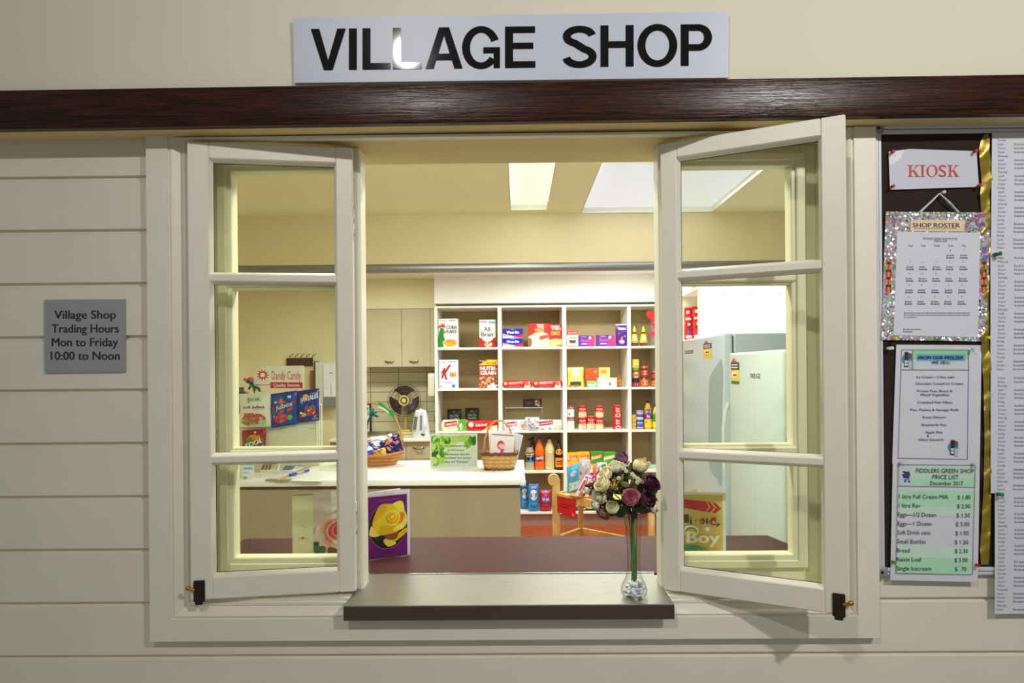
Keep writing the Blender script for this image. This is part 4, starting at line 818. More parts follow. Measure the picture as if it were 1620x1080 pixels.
# ------------------------------------------------------------------ fridges
FR = M((196, 210, 224), .3, var=.02); FR2 = M((196, 212, 212), .3, var=.02)
def sticker(w, f, u0, v0, u1, v1, bot):
    w.prints(f, [('r', u0, v0 + (v1 - v0) * .12, u1, v0 + (v1 - v0) * .54, (240, 206, 30)), ('r', u0, v0, u1, v0 + (v1 - v0) * .12, bot), ('r', u0, v0 + (v1 - v0) * .54, u1, v0 + (v1 - v0) * .82, (40, 40, 40)),
        ('r', u0 + (u1 - u0) * .2, v0 + (v1 - v0) * .24, u1 - (u1 - u0) * .2, v0 + (v1 - v0) * .46, (244, 226, 190)), ('r', u0 + (u1 - u0) * .3, v0 + (v1 - v0) * .3, u1 - (u1 - u0) * .3, v0 + (v1 - v0) * .38, (130, 60, 110)),
        ('r', u0 + (u1 - u0) * .12, v0 + (v1 - v0) * .7, u1 - (u1 - u0) * .12, v0 + (v1 - v0) * .75, (220, 220, 210)), ('r', u0 + (u1 - u0) * .12, v0 + (v1 - v0) * .6, u1 - (u1 - u0) * .12, v0 + (v1 - v0) * .65, (220, 220, 210)),
        ('p', [(u0 + (u1 - u0) * .1, v0 + (v1 - v0) * .82), (u0 + (u1 - u0) * .7, v0 + (v1 - v0) * .82), (u0 + (u1 - u0) * .4, v1)], (206, 60, 60))])
XF, YF, WF = 1.0, 1.662, 0.92
def door_px(X, Y0, Wd):
    """door position (fraction along from the far edge, height) that shows at image position u, v"""
    def g(u, v):
        d_ = ROT @ Vector(((u - 810.0) / FPX, (HZ - v) / FPX, -1.0)); t = X / d_.x; p = d_ * t
        return (Wd - (p.y + CAM_Y - Y0)) / Wd, EYE + p.z
    return g
gx = door_px(XF, YF, WF)
e = empty('tall_fridge', (XF, YF, 0), 'tall pale grey fridge with scooped door grip and energy sticker', 'fridge')
w = MB(); w.box(.055, .70, 0.0, WF, 0.03, 1.733, M((168, 184, 196), .35, var=.02), .008, 2); w.box(.05, .056, 0.01, WF - .01, .04, 1.72, M((60, 66, 70), .6)); w.build('cabinet', e)  # cabinet coloured darker than the door, its side's shade put in
w = MB(); w.box(0, .05, 0.0, WF, 0.60, 1.735, FR, .012, 3); d = w.build('door', e)
f = lambda u, v, e_: (-e_, WF - u * WF, v)
w = MB(); a, b = gx(1113, 567), gx(1126, 537); sticker(w, f, a[0], a[1], b[0], b[1], (240, 206, 30)); w.build('energy_sticker', d)
w = MB(); a, b = gx(1083.5, 560), gx(1097, 553.5); w.prints(f, [('r', a[0], a[1], b[0], b[1], (110, 104, 96)), ('r', a[0] + .01, a[1] + .006, b[0] - .01, b[1] - .006, (150, 146, 140))]); w.build('badge', d)
w = MB(); w.prints(f, [('c', [gx(*q) for q in ((1142, 764), (1134, 757), (1125, 745), (1121, 725), (1121, 660), (1122, 606), (1126, 590), (1134, 578), (1142.5, 573), (1142.8, 660))], (160, 176, 186))]); w.build('grip', d)  # scoop is drawn flat, its shade put in as a darker colour
w = MB(); w.box(0, .05, 0, WF, 0.05, .59, FR, .012, 3); w.build('door', e)
e = empty('white_fridge', (0.925, 0.72, 0), 'white fridge with black lettering on its door beside the counter end', 'fridge')
w = MB(); w.box(.06, .66, 0.0, .60, 0.03, 1.625, M((214, 222, 216), .35, var=.02), .008, 2); w.build('cabinet', e)
w = MB(); w.box(0, .055, 0.0, .60, 0.06, 1.63, FR2, .012, 3); d = w.build('door', e)
def fr2(u, v, e_):
    return (-e_, .60 - u * .60, v)
def fpx(u, v):
    """door position that shows at image position u, v"""
    d_ = ROT @ Vector(((u - 810.0) / FPX, (HZ - v) / FPX, -1.0)); t = .925 / d_.x; p = d_ * t
    return (.60 - (p.y + CAM_Y - .72)) / .60, EYE + p.z
w = MB(); a = fpx(1157, 607); b = fpx(1169.5, 565); sticker(w, fr2, a[0], a[1], b[0], b[1], (30, 120, 60)); w.build('energy_sticker', d)
w = MB(); a = fpx(1187, 598); b = fpx(1203, 591); w.text(fr2, 'FRIDGE', a[0], a[1], b[0], b[1] - .0, BLACK, .0006, .03); w.build('lettering', d)
w = MB(); a = fpx(1150, 705); y_ = .60
w.tube([(-.002, .600, fpx(1158, 637)[1]), (-.014, .605, fpx(1155, 650)[1]), (-.024, .606, fpx(1152, 675)[1]), (-.026, .602, fpx(1150, 705)[1]), (-.024, .600, fpx(1150, 740)[1])], .009, M((206, 214, 206), .3), 8); w.build('handle', d)
# ------------------------------------------------------------------ things on the island bench
def onI(u, v): return ZP(u, v, ZI)
p = onI(718, 739)
e = empty('message_sign', (p.x, p.y, ZI), 'acrylic stand with green leaf notice about volunteers', 'sign')
s_ = S(p.y); ww, hh = 75 / s_, 53 / s_
w = MB(); w.box(-ww / 2, ww / 2, 0, .003, 0.002, hh, M((214, 230, 220), .4)); 
f = lambda u, v, e_: ((u - .5) * ww, -e_, .002 + v * (hh - .002))
GR = [(120, 180, 40), (70, 140, 30), (160, 206, 80), (40, 100, 30), (190, 220, 120)]
it = [('r', .03, .03, .97, .96, (206, 226, 196)), ('e', .3, .75, .27, .2, (190, 216, 120)), ('e', .6, .85, .3, .1, (176, 206, 110)), ('r', .45, .05, .95, .3, (206, 220, 216))]
def leaf2(cu, cv, l, wd, a, c):
    ca, sa = math.cos(a), math.sin(a); pts = []
    for t in range(12):
        q = t / 6.0; x, y = (q, wd * math.sin(math.pi * q)) if t <= 6 else (2 - q, -wd * math.sin(math.pi * (2 - q)))
        pts.append((min(.97, max(.03, cu + (x * ca - y * sa) * l * .72)), min(.96, max(.03, cv + (x * sa + y * ca) * l))))
    return ('p', pts, c)
rl = random.Random(3)
for i in range(46):
    k = rl.random(); cu = .03 + .3 * k * rl.random() if i % 3 else .03 + rl.random() * .4; cv = .96 - .5 * rl.random() if i % 3 else .96 - .12 * rl.random()
    it.append(leaf2(cu, cv, rl.uniform(.14, .26), .28, rl.uniform(-2.6, -.4), GR[i % 5]))
for a in ((.16, .3, .3, .4, -1.9, 0), (.05, .32, .26, .4, -1.2, 4), (.3, .28, .24, .45, -2.4, 2), (.84, .95, .42, .3, -1.75, 0), (.84, .95, .34, .3, -1.2, 1), (.84, .95, .3, .3, -2.5, 2), (.95, .95, .3, .3, -1.6, 3), (.75, .95, .22, .3, -2.9, 2)):
    it.append(leaf2(a[0], a[1], a[2], a[3], a[4], GR[a[5]]))
w.prints(f, it, de=.00003)
for t, u0, u1, v in (('Our volunteers work', .3, .8, .61), ('for NO money,', .37, .72, .48), ('Not because they are', .3, .83, .36), ('"Worthless" but because', .26, .88, .25), ('they are "Priceless"', .31, .81, .13)):
    w.text(f, t, u0, v, u1, v + .065, M((54, 74, 50)), .0024, .01)
w.build('notice', e)
w = MB(); w.box(-ww / 2 - .004, ww / 2 + .004, -.004, -.0028, 0, hh + .006, PLAST); w.box(-ww / 2 - .004, ww / 2 + .004, -.02, .05, 0, .002, PLAST); w.build('acrylic_cover', e)

def weave(w, shape, rows, h, mats, seg=56, r=.005):
    for k in range(rows):
        t = (k + .5) / rows; pts = []
        for i in range(seg):
            a = 2 * math.pi * i / seg; x, y = shape(a, t); n = math.hypot(x, y) or 1; o = .0035 * (1 if (i + k) % 2 else -1)
            pts.append((x * (1 + o / n), y * (1 + o / n), t * h))
        w.tube(pts, r, mats[k % len(mats)], 5, True)
    for i in range(0, seg, 2):
        a = 2 * math.pi * i / seg
        w.tube([shape(a, t) + (t * h,) for t in (0, .5, 1)], .003, mats[-1], 4)
WIC = M((196, 150, 80), .5, 0, .2, 40); WIC2 = M((220, 180, 110), .5, 0, .15, 40); WICD = M((104, 52, 36), .5, 0, .2, 40); WICO = M((190, 112, 40), .5, 0, .2, 40)
# square basket with serviettes
p = onI(790, 741.5); s_ = S(p.y)
e = empty('wicker_basket', (p.x, p.y, ZI), 'small square two tone wicker basket with tall round handle', 'basket')
bw, bh = 29 / s_, 27 / s_
def shp(a, t):
    ca, sa = math.cos(a), math.sin(a); q = (abs(ca) ** 5 + abs(sa) ** 5) ** -.2; r = bw * (.74 + .24 * t); return (r * ca * q * .98, r * sa * q * .8)
w = MB(); weave(w, shp, 9, bh, [WIC2, WIC], 40, bh / 17); w.prism([shp(2 * math.pi * i / 24, 0) + (.004,) for i in range(24)], WICD, (0, 0, .004)); w.build('body', e)
w = MB()
for k, z in enumerate((bh, bh * .94, .008)):
    w.tube([(x * 1.03, y * 1.03, z + .003 * math.sin(9 * i)) for i in range(36) for x, y in [shp(2 * math.pi * i / 36, z / bh)]], .008, WICD, 6, True)
w.build('rim', e)
w = MB(); hx = bw * .86; top = P(790, 665, p.y).z - ZI
w.tube([(-hx, 0, bh * .4), (-hx * .98, 0, bh), (-hx * .9, 0, top * .62), (-hx * .62, 0, top * .88), (-hx * .25, 0, top * .985), (0, 0, top), (hx * .25, 0, top * .985), (hx * .62, 0, top * .88), (hx * .9, 0, top * .62), (hx * .98, 0, bh), (hx, 0, bh * .4)], .0065, M((206, 150, 96), .45), 8); w.build('handle', e)
for k, (dx, dy_, tl, rzk) in enumerate(((.012, -.035, .10, 4), (.018, -.005, .06, -3), (.03, .025, .05, 8), (.035, .055, .03, 14))):
    sw, sh = 37 / s_, 50 / s_
    T = Matrix.Translation((dx, dy_, .03)) @ Matrix.Rotation(R(rzk), 4, 'Y') @ Matrix.Rotation(-tl, 4, 'X')
    w = MB(T)
    for q in range(5): w.box(-sw / 2 + .004 * (q % 2), sw / 2 - .003 * (q % 3), q * .003, q * .003 + .0022, 0, sh - .003 * (q % 2), M((240, 234, 236) if k < 2 else (226, 222, 236), .8), .001)
    f = lambda u, v, e_: ((u - .5) * sw, -e_, v * sh)
    if k == 0:
        w.prints(f, [('e', .44, .62, .17, .15, (230, 120, 140)), ('e', .42, .65, .12, .1, (206, 60, 90)), ('e', .5, .58, .1, .09, (244, 190, 200)), ('e', .4, .6, .05, .05, (250, 220, 226)), ('p', [(.44, .5), (.62, .5), (.5, .36), (.42, .3)], (216, 80, 110)), ('r', .02, .93, .98, .955, (130, 70, 80))])
    tag(w.build('serviette_pack', loc=e.location), ['white serviette pack with pink rose print at the basket front', 'plain white serviette pack second from the basket front', 'pale lilac serviette pack third from the basket front', 'pale lilac serviette pack at the basket back'][k], 'serviettes')
# long boat basket with lolly bags
p = onI(588, 735); s_ = S(p.y)
e = empty('boat_basket', (p.x, p.y, ZI), 'long oval orange brown wicker basket with arched handle', 'basket')
bw, bh = 50 / s_, 19 / s_
def shb(a, t): r = .72 + .28 * t; return (bw * r * math.cos(a), bw * .55 * r * math.sin(a))
w = MB(); weave(w, shb, 7, bh, [WICO, WIC], 60, bh / 13); w.prism([shb(2 * math.pi * i / 32, 0) + (.004,) for i in range(32)], WICD, (0, 0, .004)); w.build('body', e)
w = MB(); w.tube([(x * 1.02, y * 1.02, bh + .012 * math.cos(4 * math.pi * i / 48)) for i in range(48) for x, y in [shb(2 * math.pi * i / 48, 1)]], .008, M((204, 130, 50), .45), 6, True); w.build('rim', e)
tp = P(592, 637, p.y).z - ZI
w = MB(); w.tube([(bw * math.cos(a) * .98, 0, bh + (tp - bh) * math.sin(a) ** .8) for a in [math.pi * i / 20 for i in range(21)]], .0065, M((196, 150, 70), .45), 8); hd = w.build('handle', e)
w = MB()
for sg in (-.004, .006): w.tube([(bw * .96 + sg, 0, bh), (bw * .985 + sg, 0, bh + .12)], .002, M((170, 60, 40)), 5)
w.build('tie', hd)
c = P(617, 648, p.y) - Vector((p.x, p.y, ZI))
def wrap(a0, a1, r, mat, nm, e_):
    w = MB(); n = 8
    for i in range(n):
        a = a0 + (a1 - a0) * i / (n - 1); w.ball((bw * math.cos(a) * .98, 0, bh + (tp - bh) * math.sin(a) ** .8), r, mat, 10, 6)
    return w.build(nm, e_)
w = MB(); aa = [R(75) - R(34) * i / 6 for i in range(7)]
w.grid(lambda u, v: (bw * math.cos(R(76) - R(36) * u) * .98, -.012 + .0 * v, bh + (tp - bh) * math.sin(R(76) - R(36) * u) ** .8 - .022 + .034 * v + .004 * math.sin(9 * u)), 12, 3, M((40, 170, 70), .4)); w.build('ribbon', hd)
w = MB(); w.grid(lambda u, v: (bw * math.cos(R(76) - R(22) * u) * .98, -.0135, bh + (tp - bh) * math.sin(R(76) - R(22) * u) ** .8 - .024 + .015 * v), 10, 2, M((226, 240, 226), .5)); w.build('ribbon_tag', hd)
c = P(589, 655, p.y - .05) - Vector((p.x, p.y, ZI)); w = MB(); rr = random.Random(5)
for i in range(26):
    d_ = Vector((rr.gauss(0, 1), rr.gauss(0, 1), rr.gauss(0, 1))).normalized() * rr.uniform(.03, .05); sd = d_.orthogonal().normalized() * .005
    w.add([c + d_ * .1 + sd, c + d_ * .1 - sd, c + d_ - sd, c + d_ + sd], [(0, 1, 2, 3)], M((30, 140, 130), .3))
w.build('tinsel_bow', hd)
w = MB(); w.tube([c, c + Vector((-.03, 0, -.05)), c + Vector((-.05, .02, -.12))], .008, M((40, 70, 70), .4), 6); w.build('bow_tail', hd)
bags = [(-.10, -.03, .085, 6, (40, 70, 170), 'blue and white lolly bag at the front of the boat basket', (226, 226, 232)), (-.04, .04, .125, -4, (30, 90, 190), 'bright blue lolly bag lying on top in the boat basket', (240, 230, 220)), (.135, .0, .125, 24, (34, 40, 120), 'dark blue lolly bag with pink picture standing at the basket end', (236, 130, 160)), (.07, -.07, .085, 20, (226, 190, 60), 'small yellow lolly bag tucked at the basket rim', (246, 226, 120))]
for k, (dx, dy_, dz, rot, c, lab, c2) in enumerate(bags):
    L_, H_ = (.25, .16) if k != 3 else (.09, .07)
    if k == 2: L_, H_ = .15, .14
    T = Matrix.Rotation(R(-rot), 4, 'Y') @ Matrix.Rotation(R(-62 if k < 2 else -35), 4, 'X')
    w = MB(T)
    def fr(u, v, e_, sg=-1): 
        kk = max(0, 1 - (2 * u - 1) ** 2) ** .5 * max(0, 1 - (2 * v - 1) ** 2) ** .5; return ((u - .5) * L_, sg * (.022 * kk + e_) + .004 * math.sin(20 * u + 9 * v), (v - .5) * H_)
    w.grid(lambda u, v: fr(u, v, 0), 14, 10, M(c, .25)); w.grid(lambda u, v: fr(1 - u, v, 0, 1), 10, 8, M(c, .25))
    w.prints(fr, [('p', [(.05, .35), (.6, .3), (.95, .45), (.9, .6), (.5, .5), (.06, .5)], c2), ('e', .5, .72, .18, .16, (226, 150, 100)), ('d', .2, .2, .85, .85, 12, .06, .07, [c2, (236, 190, 60), (30, 40, 110), (222, 60, 90)])], sub=5, e0=.0022)
    tag(w.build('lolly_bag', loc=(p.x + dx, p.y + dy_, ZI + dz)), lab, 'lollies')

# lolly stand
yl = 2.98
a = P(381, 724, yl); b = P(482, 578.5, yl)
e = empty('lolly_stand', ((a.x + b.x) / 2, yl, ZI), 'white cardboard lolly stand with red and white header card', 'display stand')
X = lambda u: P(u, 640, yl).x - (a.x + b.x) / 2
Zz = lambda u, v: P(u, v, yl).z - ZI
w = MB(); w.box(X(380), X(505), .0, .02, 0, Zz(430, 626), M((226, 228, 204), .6), .004); w.box(X(380), X(505), .02, .24, 0, .03, M((226, 228, 204), .6), .004); w.build('backboard', e)
w = MB(); w.prism([(X(400), -.012, Zz(400, 618)), (X(481.5), -.012, Zz(481, 614)), (X(481.5), -.012, Zz(481, 578)), (X(420), -.012, Zz(420, 579.5)), (X(405), -.012, Zz(405, 590))], M((236, 236, 224), .5), (0, .006, 0))
f = lambda u, v, e_: (X(u), -.012 - e_, Zz(u, v))
w.prints(f, [('s', 417, 593, 11, 10, 11, (206, 30, 60)), ('e', 417, 593, 4, 3.6, (240, 240, 230)), ('r', 429, 613.5, 480, 604.5, (200, 40, 74))], de=.0006)
w.text(f, 'Dandy', 431.5, 600, 453, 587, M((214, 70, 100)), .0025); w.text(f, 'Candy', 456, 600, 477.5, 587, M((214, 70, 100)), .0025)
w.text(f, 'Quality Sweets', 434, 611.3, 475, 606.4, M((250, 240, 240)), .0035, .02)
w.prints(f, [('r', 405, 609.2, 429, 608.2, (214, 110, 120))]); w.build('header_card', e)
w = MB()
q = lambda u, v, y_=-.02: (X(u), y_, Zz(u, v))
w.tube([q(502, 640), q(502, 722)], .004, WHITE, 6); w.tube([q(489, 675), q(502, 675)], .003, WHITE, 6); w.tube([q(422, 681), q(436, 679), q(446, 678), q(449, 680)], .002, M((150, 150, 140)), 5); w.tube([q(502, 640), q(502, 640, .1), q(502, 722, .1)], .004, WHITE, 6); w.build('wire_arm', e)
pillow('lolly_bag', 'white bag of soft jellies with fruit pictures on the lolly stand', 'lollies', 379, 428, 622, 675, yl - .035, (232, 236, 224), [('r', .26, .76, .74, .9, (190, 214, 196)), ('w', 7, .32, .8, .68, .87, (60, 110, 80), .01), ('p', [(.3, .72), (.72, .76), (.72, .8), (.3, .76)], (90, 140, 150)), ('t', 'soft jellies', .14, .56, .84, .64, (90, 40, 110), .04), ('r', .5, .52, .84, .535, (214, 150, 160)), ('e', .3, .2, .22, .15, (206, 100, 80)), ('e', .62, .24, .24, .16, (196, 90, 80)), ('e', .26, .19, .1, .07, (130, 170, 60)), ('e', .76, .14, .13, .09, (170, 206, 140)), ('r', .18, .3, .5, .42, (196, 80, 70)), ('d', .12, .06, .85, .4, 16, .06, .04, [(214, 120, 90), (190, 70, 70), (150, 180, 90), (236, 190, 160)])], d=.05, tilt=.02)
pillow('lolly_bag', 'blue bag with red banner and white lettering on the lolly stand', 'lollies', 428.5, 470, 620, 674, yl - .035, (28, 66, 160), [('e', .4, .5, .34, .3, (30, 110, 160)), ('e', .3, .82, .18, .12, (40, 90, 200)), ('s', .44, .72, .14, .14, 6, (226, 110, 40)), ('e', .22, .74, .06, .04, (220, 200, 200)), ('r', .68, .8, .8, .88, (190, 220, 240)), ('p', [(.08, .52), (.5, .62), (.95, .66), (.95, .76), (.5, .74), (.1, .62)], (190, 24, 44)), ('t', 'jubes', .24, .5, .86, .64, (214, 232, 236), .04, .12), ('p', [(.3, .38), (.85, .44), (.88, .54), (.4, .46)], (222, 70, 40)), ('e', .42, .24, .26, .13, (196, 50, 80)), ('e', .76, .24, .09, .08, (90, 190, 60)), ('d', .16, .12, .66, .36, 12, .06, .04, [(214, 80, 110), (150, 90, 60), (226, 130, 60)])], d=.05, tilt=.14)
pillow('lolly_bag', 'dark blue chocolate caramel bag at the end of the lolly stand', 'lollies', 470, 505, 616, 667, yl - .035, (26, 52, 140), [('e', .6, .6, .4, .22, (40, 100, 200)), ('e', .42, .8, .12, .07, (240, 170, 50)), ('t', 'FANTALES', .2, .62, .96, .76, (240, 244, 250), .05, .12), ('r', .62, .86, .96, .88, (150, 170, 220)), ('e', .62, .34, .24, .14, (190, 60, 40)), ('e', .34, .24, .1, .07, (206, 180, 50)), ('d', .2, .14, .9, .42, 14, .06, .04, [(230, 140, 50), (190, 50, 60), (240, 220, 200), (120, 60, 110)]), ('r', .7, .06, .95, .09, (150, 170, 220))], d=.05, tilt=.12)
pillow('lolly_bag', 'red and teal lolly bag hanging lowest on the lolly stand', 'lollies', 383, 421, 679, 722, yl - .035, (160, 24, 28), [('p', [(.04, 0), (.98, 0), (.98, .58), (.6, .5), (.2, .3), (.04, .36)], (30, 110, 130)), ('e', .55, .62, .32, .2, (60, 150, 50)), ('e', .55, .72, .26, .1, (230, 140, 40)), ('e', .58, .9, .05, .04, (250, 210, 200)), ('p', [(.2, .36), (.92, .5), (.94, .66), (.2, .48)], (60, 140, 60)), ('t', 'KOOL', .18, .32, .88, .5, (240, 246, 240), .06, .28), ('e', .9, .4, .05, .04, (90, 180, 230))], d=.05, tilt=.06)
c = P(400, 608, yl - .03)
e = empty('fake_rose', (c.x, c.y, c.z), 'small artificial rose sprig with pink blooms on the lolly stand', 'flower')
w = MB()
for (u, v, l, wd, an) in ((393, 603, 11, 6, -.6), (398, 606, 10, 5, .9), (402, 611, 12, 5, -1.2), (408, 613, 12, 4, -.5), (396, 613, 10, 4, -2.1), (404, 615, 10, 3.5, -1.7), (390, 600, 8, 5, 2.6), (411, 617, 9, 3, -.8)):
    q = P(u, v, yl - .03) - c; k = 1 / S(yl)
    w.grid(lambda a, b: (q.x + k * ((a - .5) * l * math.cos(an) - (b - .5) * wd * math.sin(math.pi * a) * math.sin(an)), -.012 * math.sin(math.pi * a) - .004 * abs(b - .5), q.z + k * ((a - .5) * l * math.sin(an) + (b - .5) * wd * math.sin(math.pi * a) * math.cos(an))), 6, 3, M((20, 84, 44), .4))
w.build('leaves', e)
w = MB()
for (u, v, r) in ((388, 600, 3), (398, 600, 4), (395, 599, 3)): q = P(u, v, yl - .045) - c; w.ball(tuple(q), r / S(yl), M((222, 70, 110), .5), 8, 6)
w.build('bloom', e)
w = MB(); w.tube([(0, 0, .02), (.005, 0, -.03), (.01, .005, -.06)], .004, M((30, 90, 50)), 6); w.build('stem', e)
c = ZP(381, 727.5, ZI); 
e = empty('desk_phone', (P(381, 640, 3.1).x, 3.1, ZI), 'dark grey desk phone on a stand behind the lolly bags', 'phone')
zt0, zt1 = P(381, 655, 3.1).z - ZI, P(381, 619, 3.1).z - ZI
w = MB(); w.box(-.05, .05, -.02, .04, zt0, zt1, M((70, 72, 68), .5), .02, 3); w.build('handset', e)
w = MB(); w.tube([(-.055, -.025, zt0), (-.06, -.05, (zt0 + zt1) * .5), (-.03, -.03, zt1 + .01), (.03, -.02, zt1 + .015)], .018, M((84, 86, 80), .5), 8); w.build('receiver', e)
w = MB(); w.box(-.04, .04, -.01, .03, 0, zt0, M((206, 204, 180), .5), .006); w.build('stand', e)

# papers and desk things at the front of the island
def sheet(name, label, cat, px, mat, z=.0008, items=None, t=.0006, z0=ZI):
    c = [ZP(u, v, z0 + z) for u, v in px]; o = sum(c, Vector()) / len(c)
    w = MB(); w.prism([q - o for q in c], mat, (0, 0, t))
    if items:
        f = lambda u, v, e_: tuple((c[0] * (1 - u) * (1 - v) + c[1] * u * (1 - v) + c[2] * u * v + c[3] * (1 - u) * v) - o + Vector((0, 0, t + e_)))
        w.prints(f, items, de=.0002)
    return tag(w.build(name, loc=o), label, cat)
sheet('paper_sheet', 'white paper sheet under the calculator corner', 'paper', [(424, 754), (468, 757), (480, 735.5), (446, 734)], M((220, 226, 230)), .0006, [('r', .1, .3, .5, .32, (150, 160, 180)), ('r', .1, .4, .6, .42, (150, 160, 180)), ('r', .1, .5, .4, .52, (150, 160, 180))])
sheet('paper_sheet', 'white writing pad beside the pen on the bench', 'paper', [(460, 760.5), (508, 761.5), (532, 744), (494, 742)], M((232, 236, 240)), .0012, [('r', .1, .2, .9, .205, (206, 210, 220))])
sheet('paper_sheet', 'pale green paper sheet at the back beside the window stile', 'paper', [(505, 744.5), (534, 745), (533, 731), (506, 730)], M((206, 220, 196)), .002)
sheet('paper_sheet', 'white sheet with blue heading between calculator and pen', 'paper', [(456, 746), (474, 747), (486, 736), (470, 734)], M((226, 232, 238)), .003, [('r', .1, .8, .9, .9, (120, 150, 190))])
sheet('blue_card', 'blue printed card lying behind the papers', 'card', [(447, 742), (462, 742.5), (467, 737), (452, 736.5)], M((70, 110, 170)), .004)
sheet('clipboard_edge', 'dark backed order pad at the front edge of the bench', 'notepad', [(419, 760), (457, 761), (462, 758.5), (425, 758)], M((150, 146, 130)), .0006, t=.006)
a, b = ZP(439, 759.5, ZI + .008), ZP(490, 737, ZI + .008); m_ = (a + b) / 2
w = MB(); w.tube([a - m_, b - m_], .006, M((190, 146, 80), .5), 6); tag(w.build('wooden_ruler', loc=m_), 'long wooden stick lying across the papers', 'ruler')
a, b = ZP(459, 751, ZI + .012), ZP(488, 743.5, ZI + .012); m_ = (a + b) / 2
e = empty('ballpoint_pen', m_, 'blue and clear ballpoint pen on the papers', 'pen')
w = MB(); w.tube([a - m_, (a * .68 + b * .32) - m_], .009, M((24, 60, 190), .3), 8); w.build('grip', e)
w = MB(); w.tube([(a * .68 + b * .32) - m_, (a * .28 + b * .72) - m_], .007, M((176, 180, 190), .3), 8); w.build('barrel', e)
w = MB(); w.tube([(a * .28 + b * .72) - m_, b - m_], .008, M((24, 60, 170), .3), 8); w.build('cap', e)
p = ZP(428, 744, ZI)
e = empty('calculator', (p.x, p.y, ZI), 'cream desk calculator with brown keys on the bench', 'calculator', rz=R(14))
w = MB(Matrix.Rotation(R(12), 4, 'X')); w.box(-.058, .058, -.075, .075, .012, .03, M((222, 220, 190), .5), .006, 2); w.build('case', e)
w = MB(Matrix.Rotation(R(12), 4, 'X')); w.box(-.045, .045, .035, .062, .029, .0325, M((60, 66, 54), .3), .001); w.build('display', e)
w = MB(Matrix.Rotation(R(12), 4, 'X'))
for i in range(5):
    for j in range(4): w.box(-.05 + i * .021, -.034 + i * .021, -.066 + j * .023, -.050 + j * .023, .029, .034, M((120, 90, 76) if i < 3 else (176, 190, 150), .5), .002)
w.build('keypad', e)
p = ZP(483, 735, ZI)
w = MB(); w.ball((0, 0, .02), .045, M((110, 70, 60), .6, 0, .5, 120), 14, 8, 1, .7, .5); tag(w.build('coin_purse', loc=(p.x, p.y, ZI)), 'brown patterned coin purse behind the papers', 'purse')
for k, (u0, u1, vt, vb, c, its, lab) in enumerate(((366, 381, 732, 757, (226, 222, 170), [('e', .5, .35, .35, .25, (90, 190, 40)), ('e', .5, .65, .2, .12, (90, 80, 60)), ('r', 0, .8, .6, .95, (110, 160, 200))], 'cream leaflet with green picture at the bench end'), (382, 400, 736, 758, (214, 226, 236), [('r', .1, .7, .9, .86, (120, 180, 220)), ('r', .1, .45, .6, .5, (206, 130, 150)), ('e', .3, .12, .2, .12, (130, 180, 110))], 'pale blue and white leaflet next to the green leaflet'))):
    p = ZP((u0 + u1) / 2, vb, ZI); s_ = S(p.y); ww, hh = (u1 - u0) / s_, (vb - vt) / s_
    w = MB(Matrix.Rotation(R(-12), 4, 'X')); w.box(-ww / 2, ww / 2, 0, .004, 0, hh, M(c, .6)); w.prints(lambda u, v, e_: ((u - .5) * ww, -e_, v * hh), its)
    w.box(-ww * .2, ww * .2, .004, .03, 0.001, .003, M(c, .6))
    tag(w.build('leaflet', loc=(p.x, p.y, ZI)), lab, 'leaflet')

# ------------------------------------------------------------------ pine stand with snacks in front of the shelving
def cy(D): return D + CAM_Y
A, B_, C_, E_ = Vector((.293, cy(5.42), 0)), Vector((.64, cy(5.0), 0)), Vector((1.01, cy(5.25), 0)), Vector((.515, cy(5.72), 0))
e = empty('pine_stand', (.6, cy(5.35), 0), 'pale pine stand with rounded post holding snack bars', 'stand'); O = Vector((.6, cy(5.35), 0))
HT = .585
def post(p, w_, d_, h, nm, knob=False):
    w = MB(); q = p - O; w.box(q.x - w_ / 2, q.x + w_ / 2, q.y - d_ / 2, q.y + d_ / 2, 0, h, PINE, .006, 2)
    if knob: w.tube([(q.x - .018, q.y - d_ * .52, h - .008), (q.x - .018, q.y + d_ * .52, h - .008)], .046, PINE, 24)
    return w.build(nm, e)
post(A, .062, .05, P(877, 757, A.y).z, 'leg', True); post(C_, .05, .05, HT - .02, 'leg'); post(E_, .042, .05, HT - .02, 'leg'); 
def bar(a, b, z0, z1, t, nm):
    w = MB(); a, b = a - O, b - O; d = (b - a).normalized(); n = Vector((-d.y, d.x, 0)) * t / 2
    w.prism([a + n + Vector((0, 0, z0)), b + n + Vector((0, 0, z0)), b + n + Vector((0, 0, z1)), a + n + Vector((0, 0, z1))], PINE, -2 * n); return w.build(nm, e)
bar(A, B_, HT - .06, HT, .025, 'rail'); bar(B_, C_, HT - .06, HT, .025, 'rail'); bar(C_, E_, HT - .06, HT - .005, .025, 'rail'); bar(E_, A, HT - .06, HT - .005, .025, 'rail')
bar(E_, A, .20, .235, .03, 'stretcher'); bar(E_, C_, .20, .235, .03, 'stretcher'); bar(B_ * .9 + C_ * .1, C_, .2, .24, .03, 'stretcher')
w = MB(); w.prism([A - O + Vector((0, 0, HT - .03)), B_ - O + Vector((0, 0, HT - .03)), C_ - O + Vector((0, 0, HT - .03)), E_ - O + Vector((0, 0, HT - .03))], PINE, (0, 0, .012)); w.build('tray_board', e)
d = (B_ - A).normalized(); n = Vector((d.y, -d.x, 0))
n = n if n.y < 0 else -n
w = MB(); a = A + d * .03 + n * .016; b = A + d * .24 + n * .016
f = lambda u, v, e_: a + (b - a) * u + n * (e_) + Vector((0, 0, HT - .145 + v * .125 - .03 * u * (1 - v)))
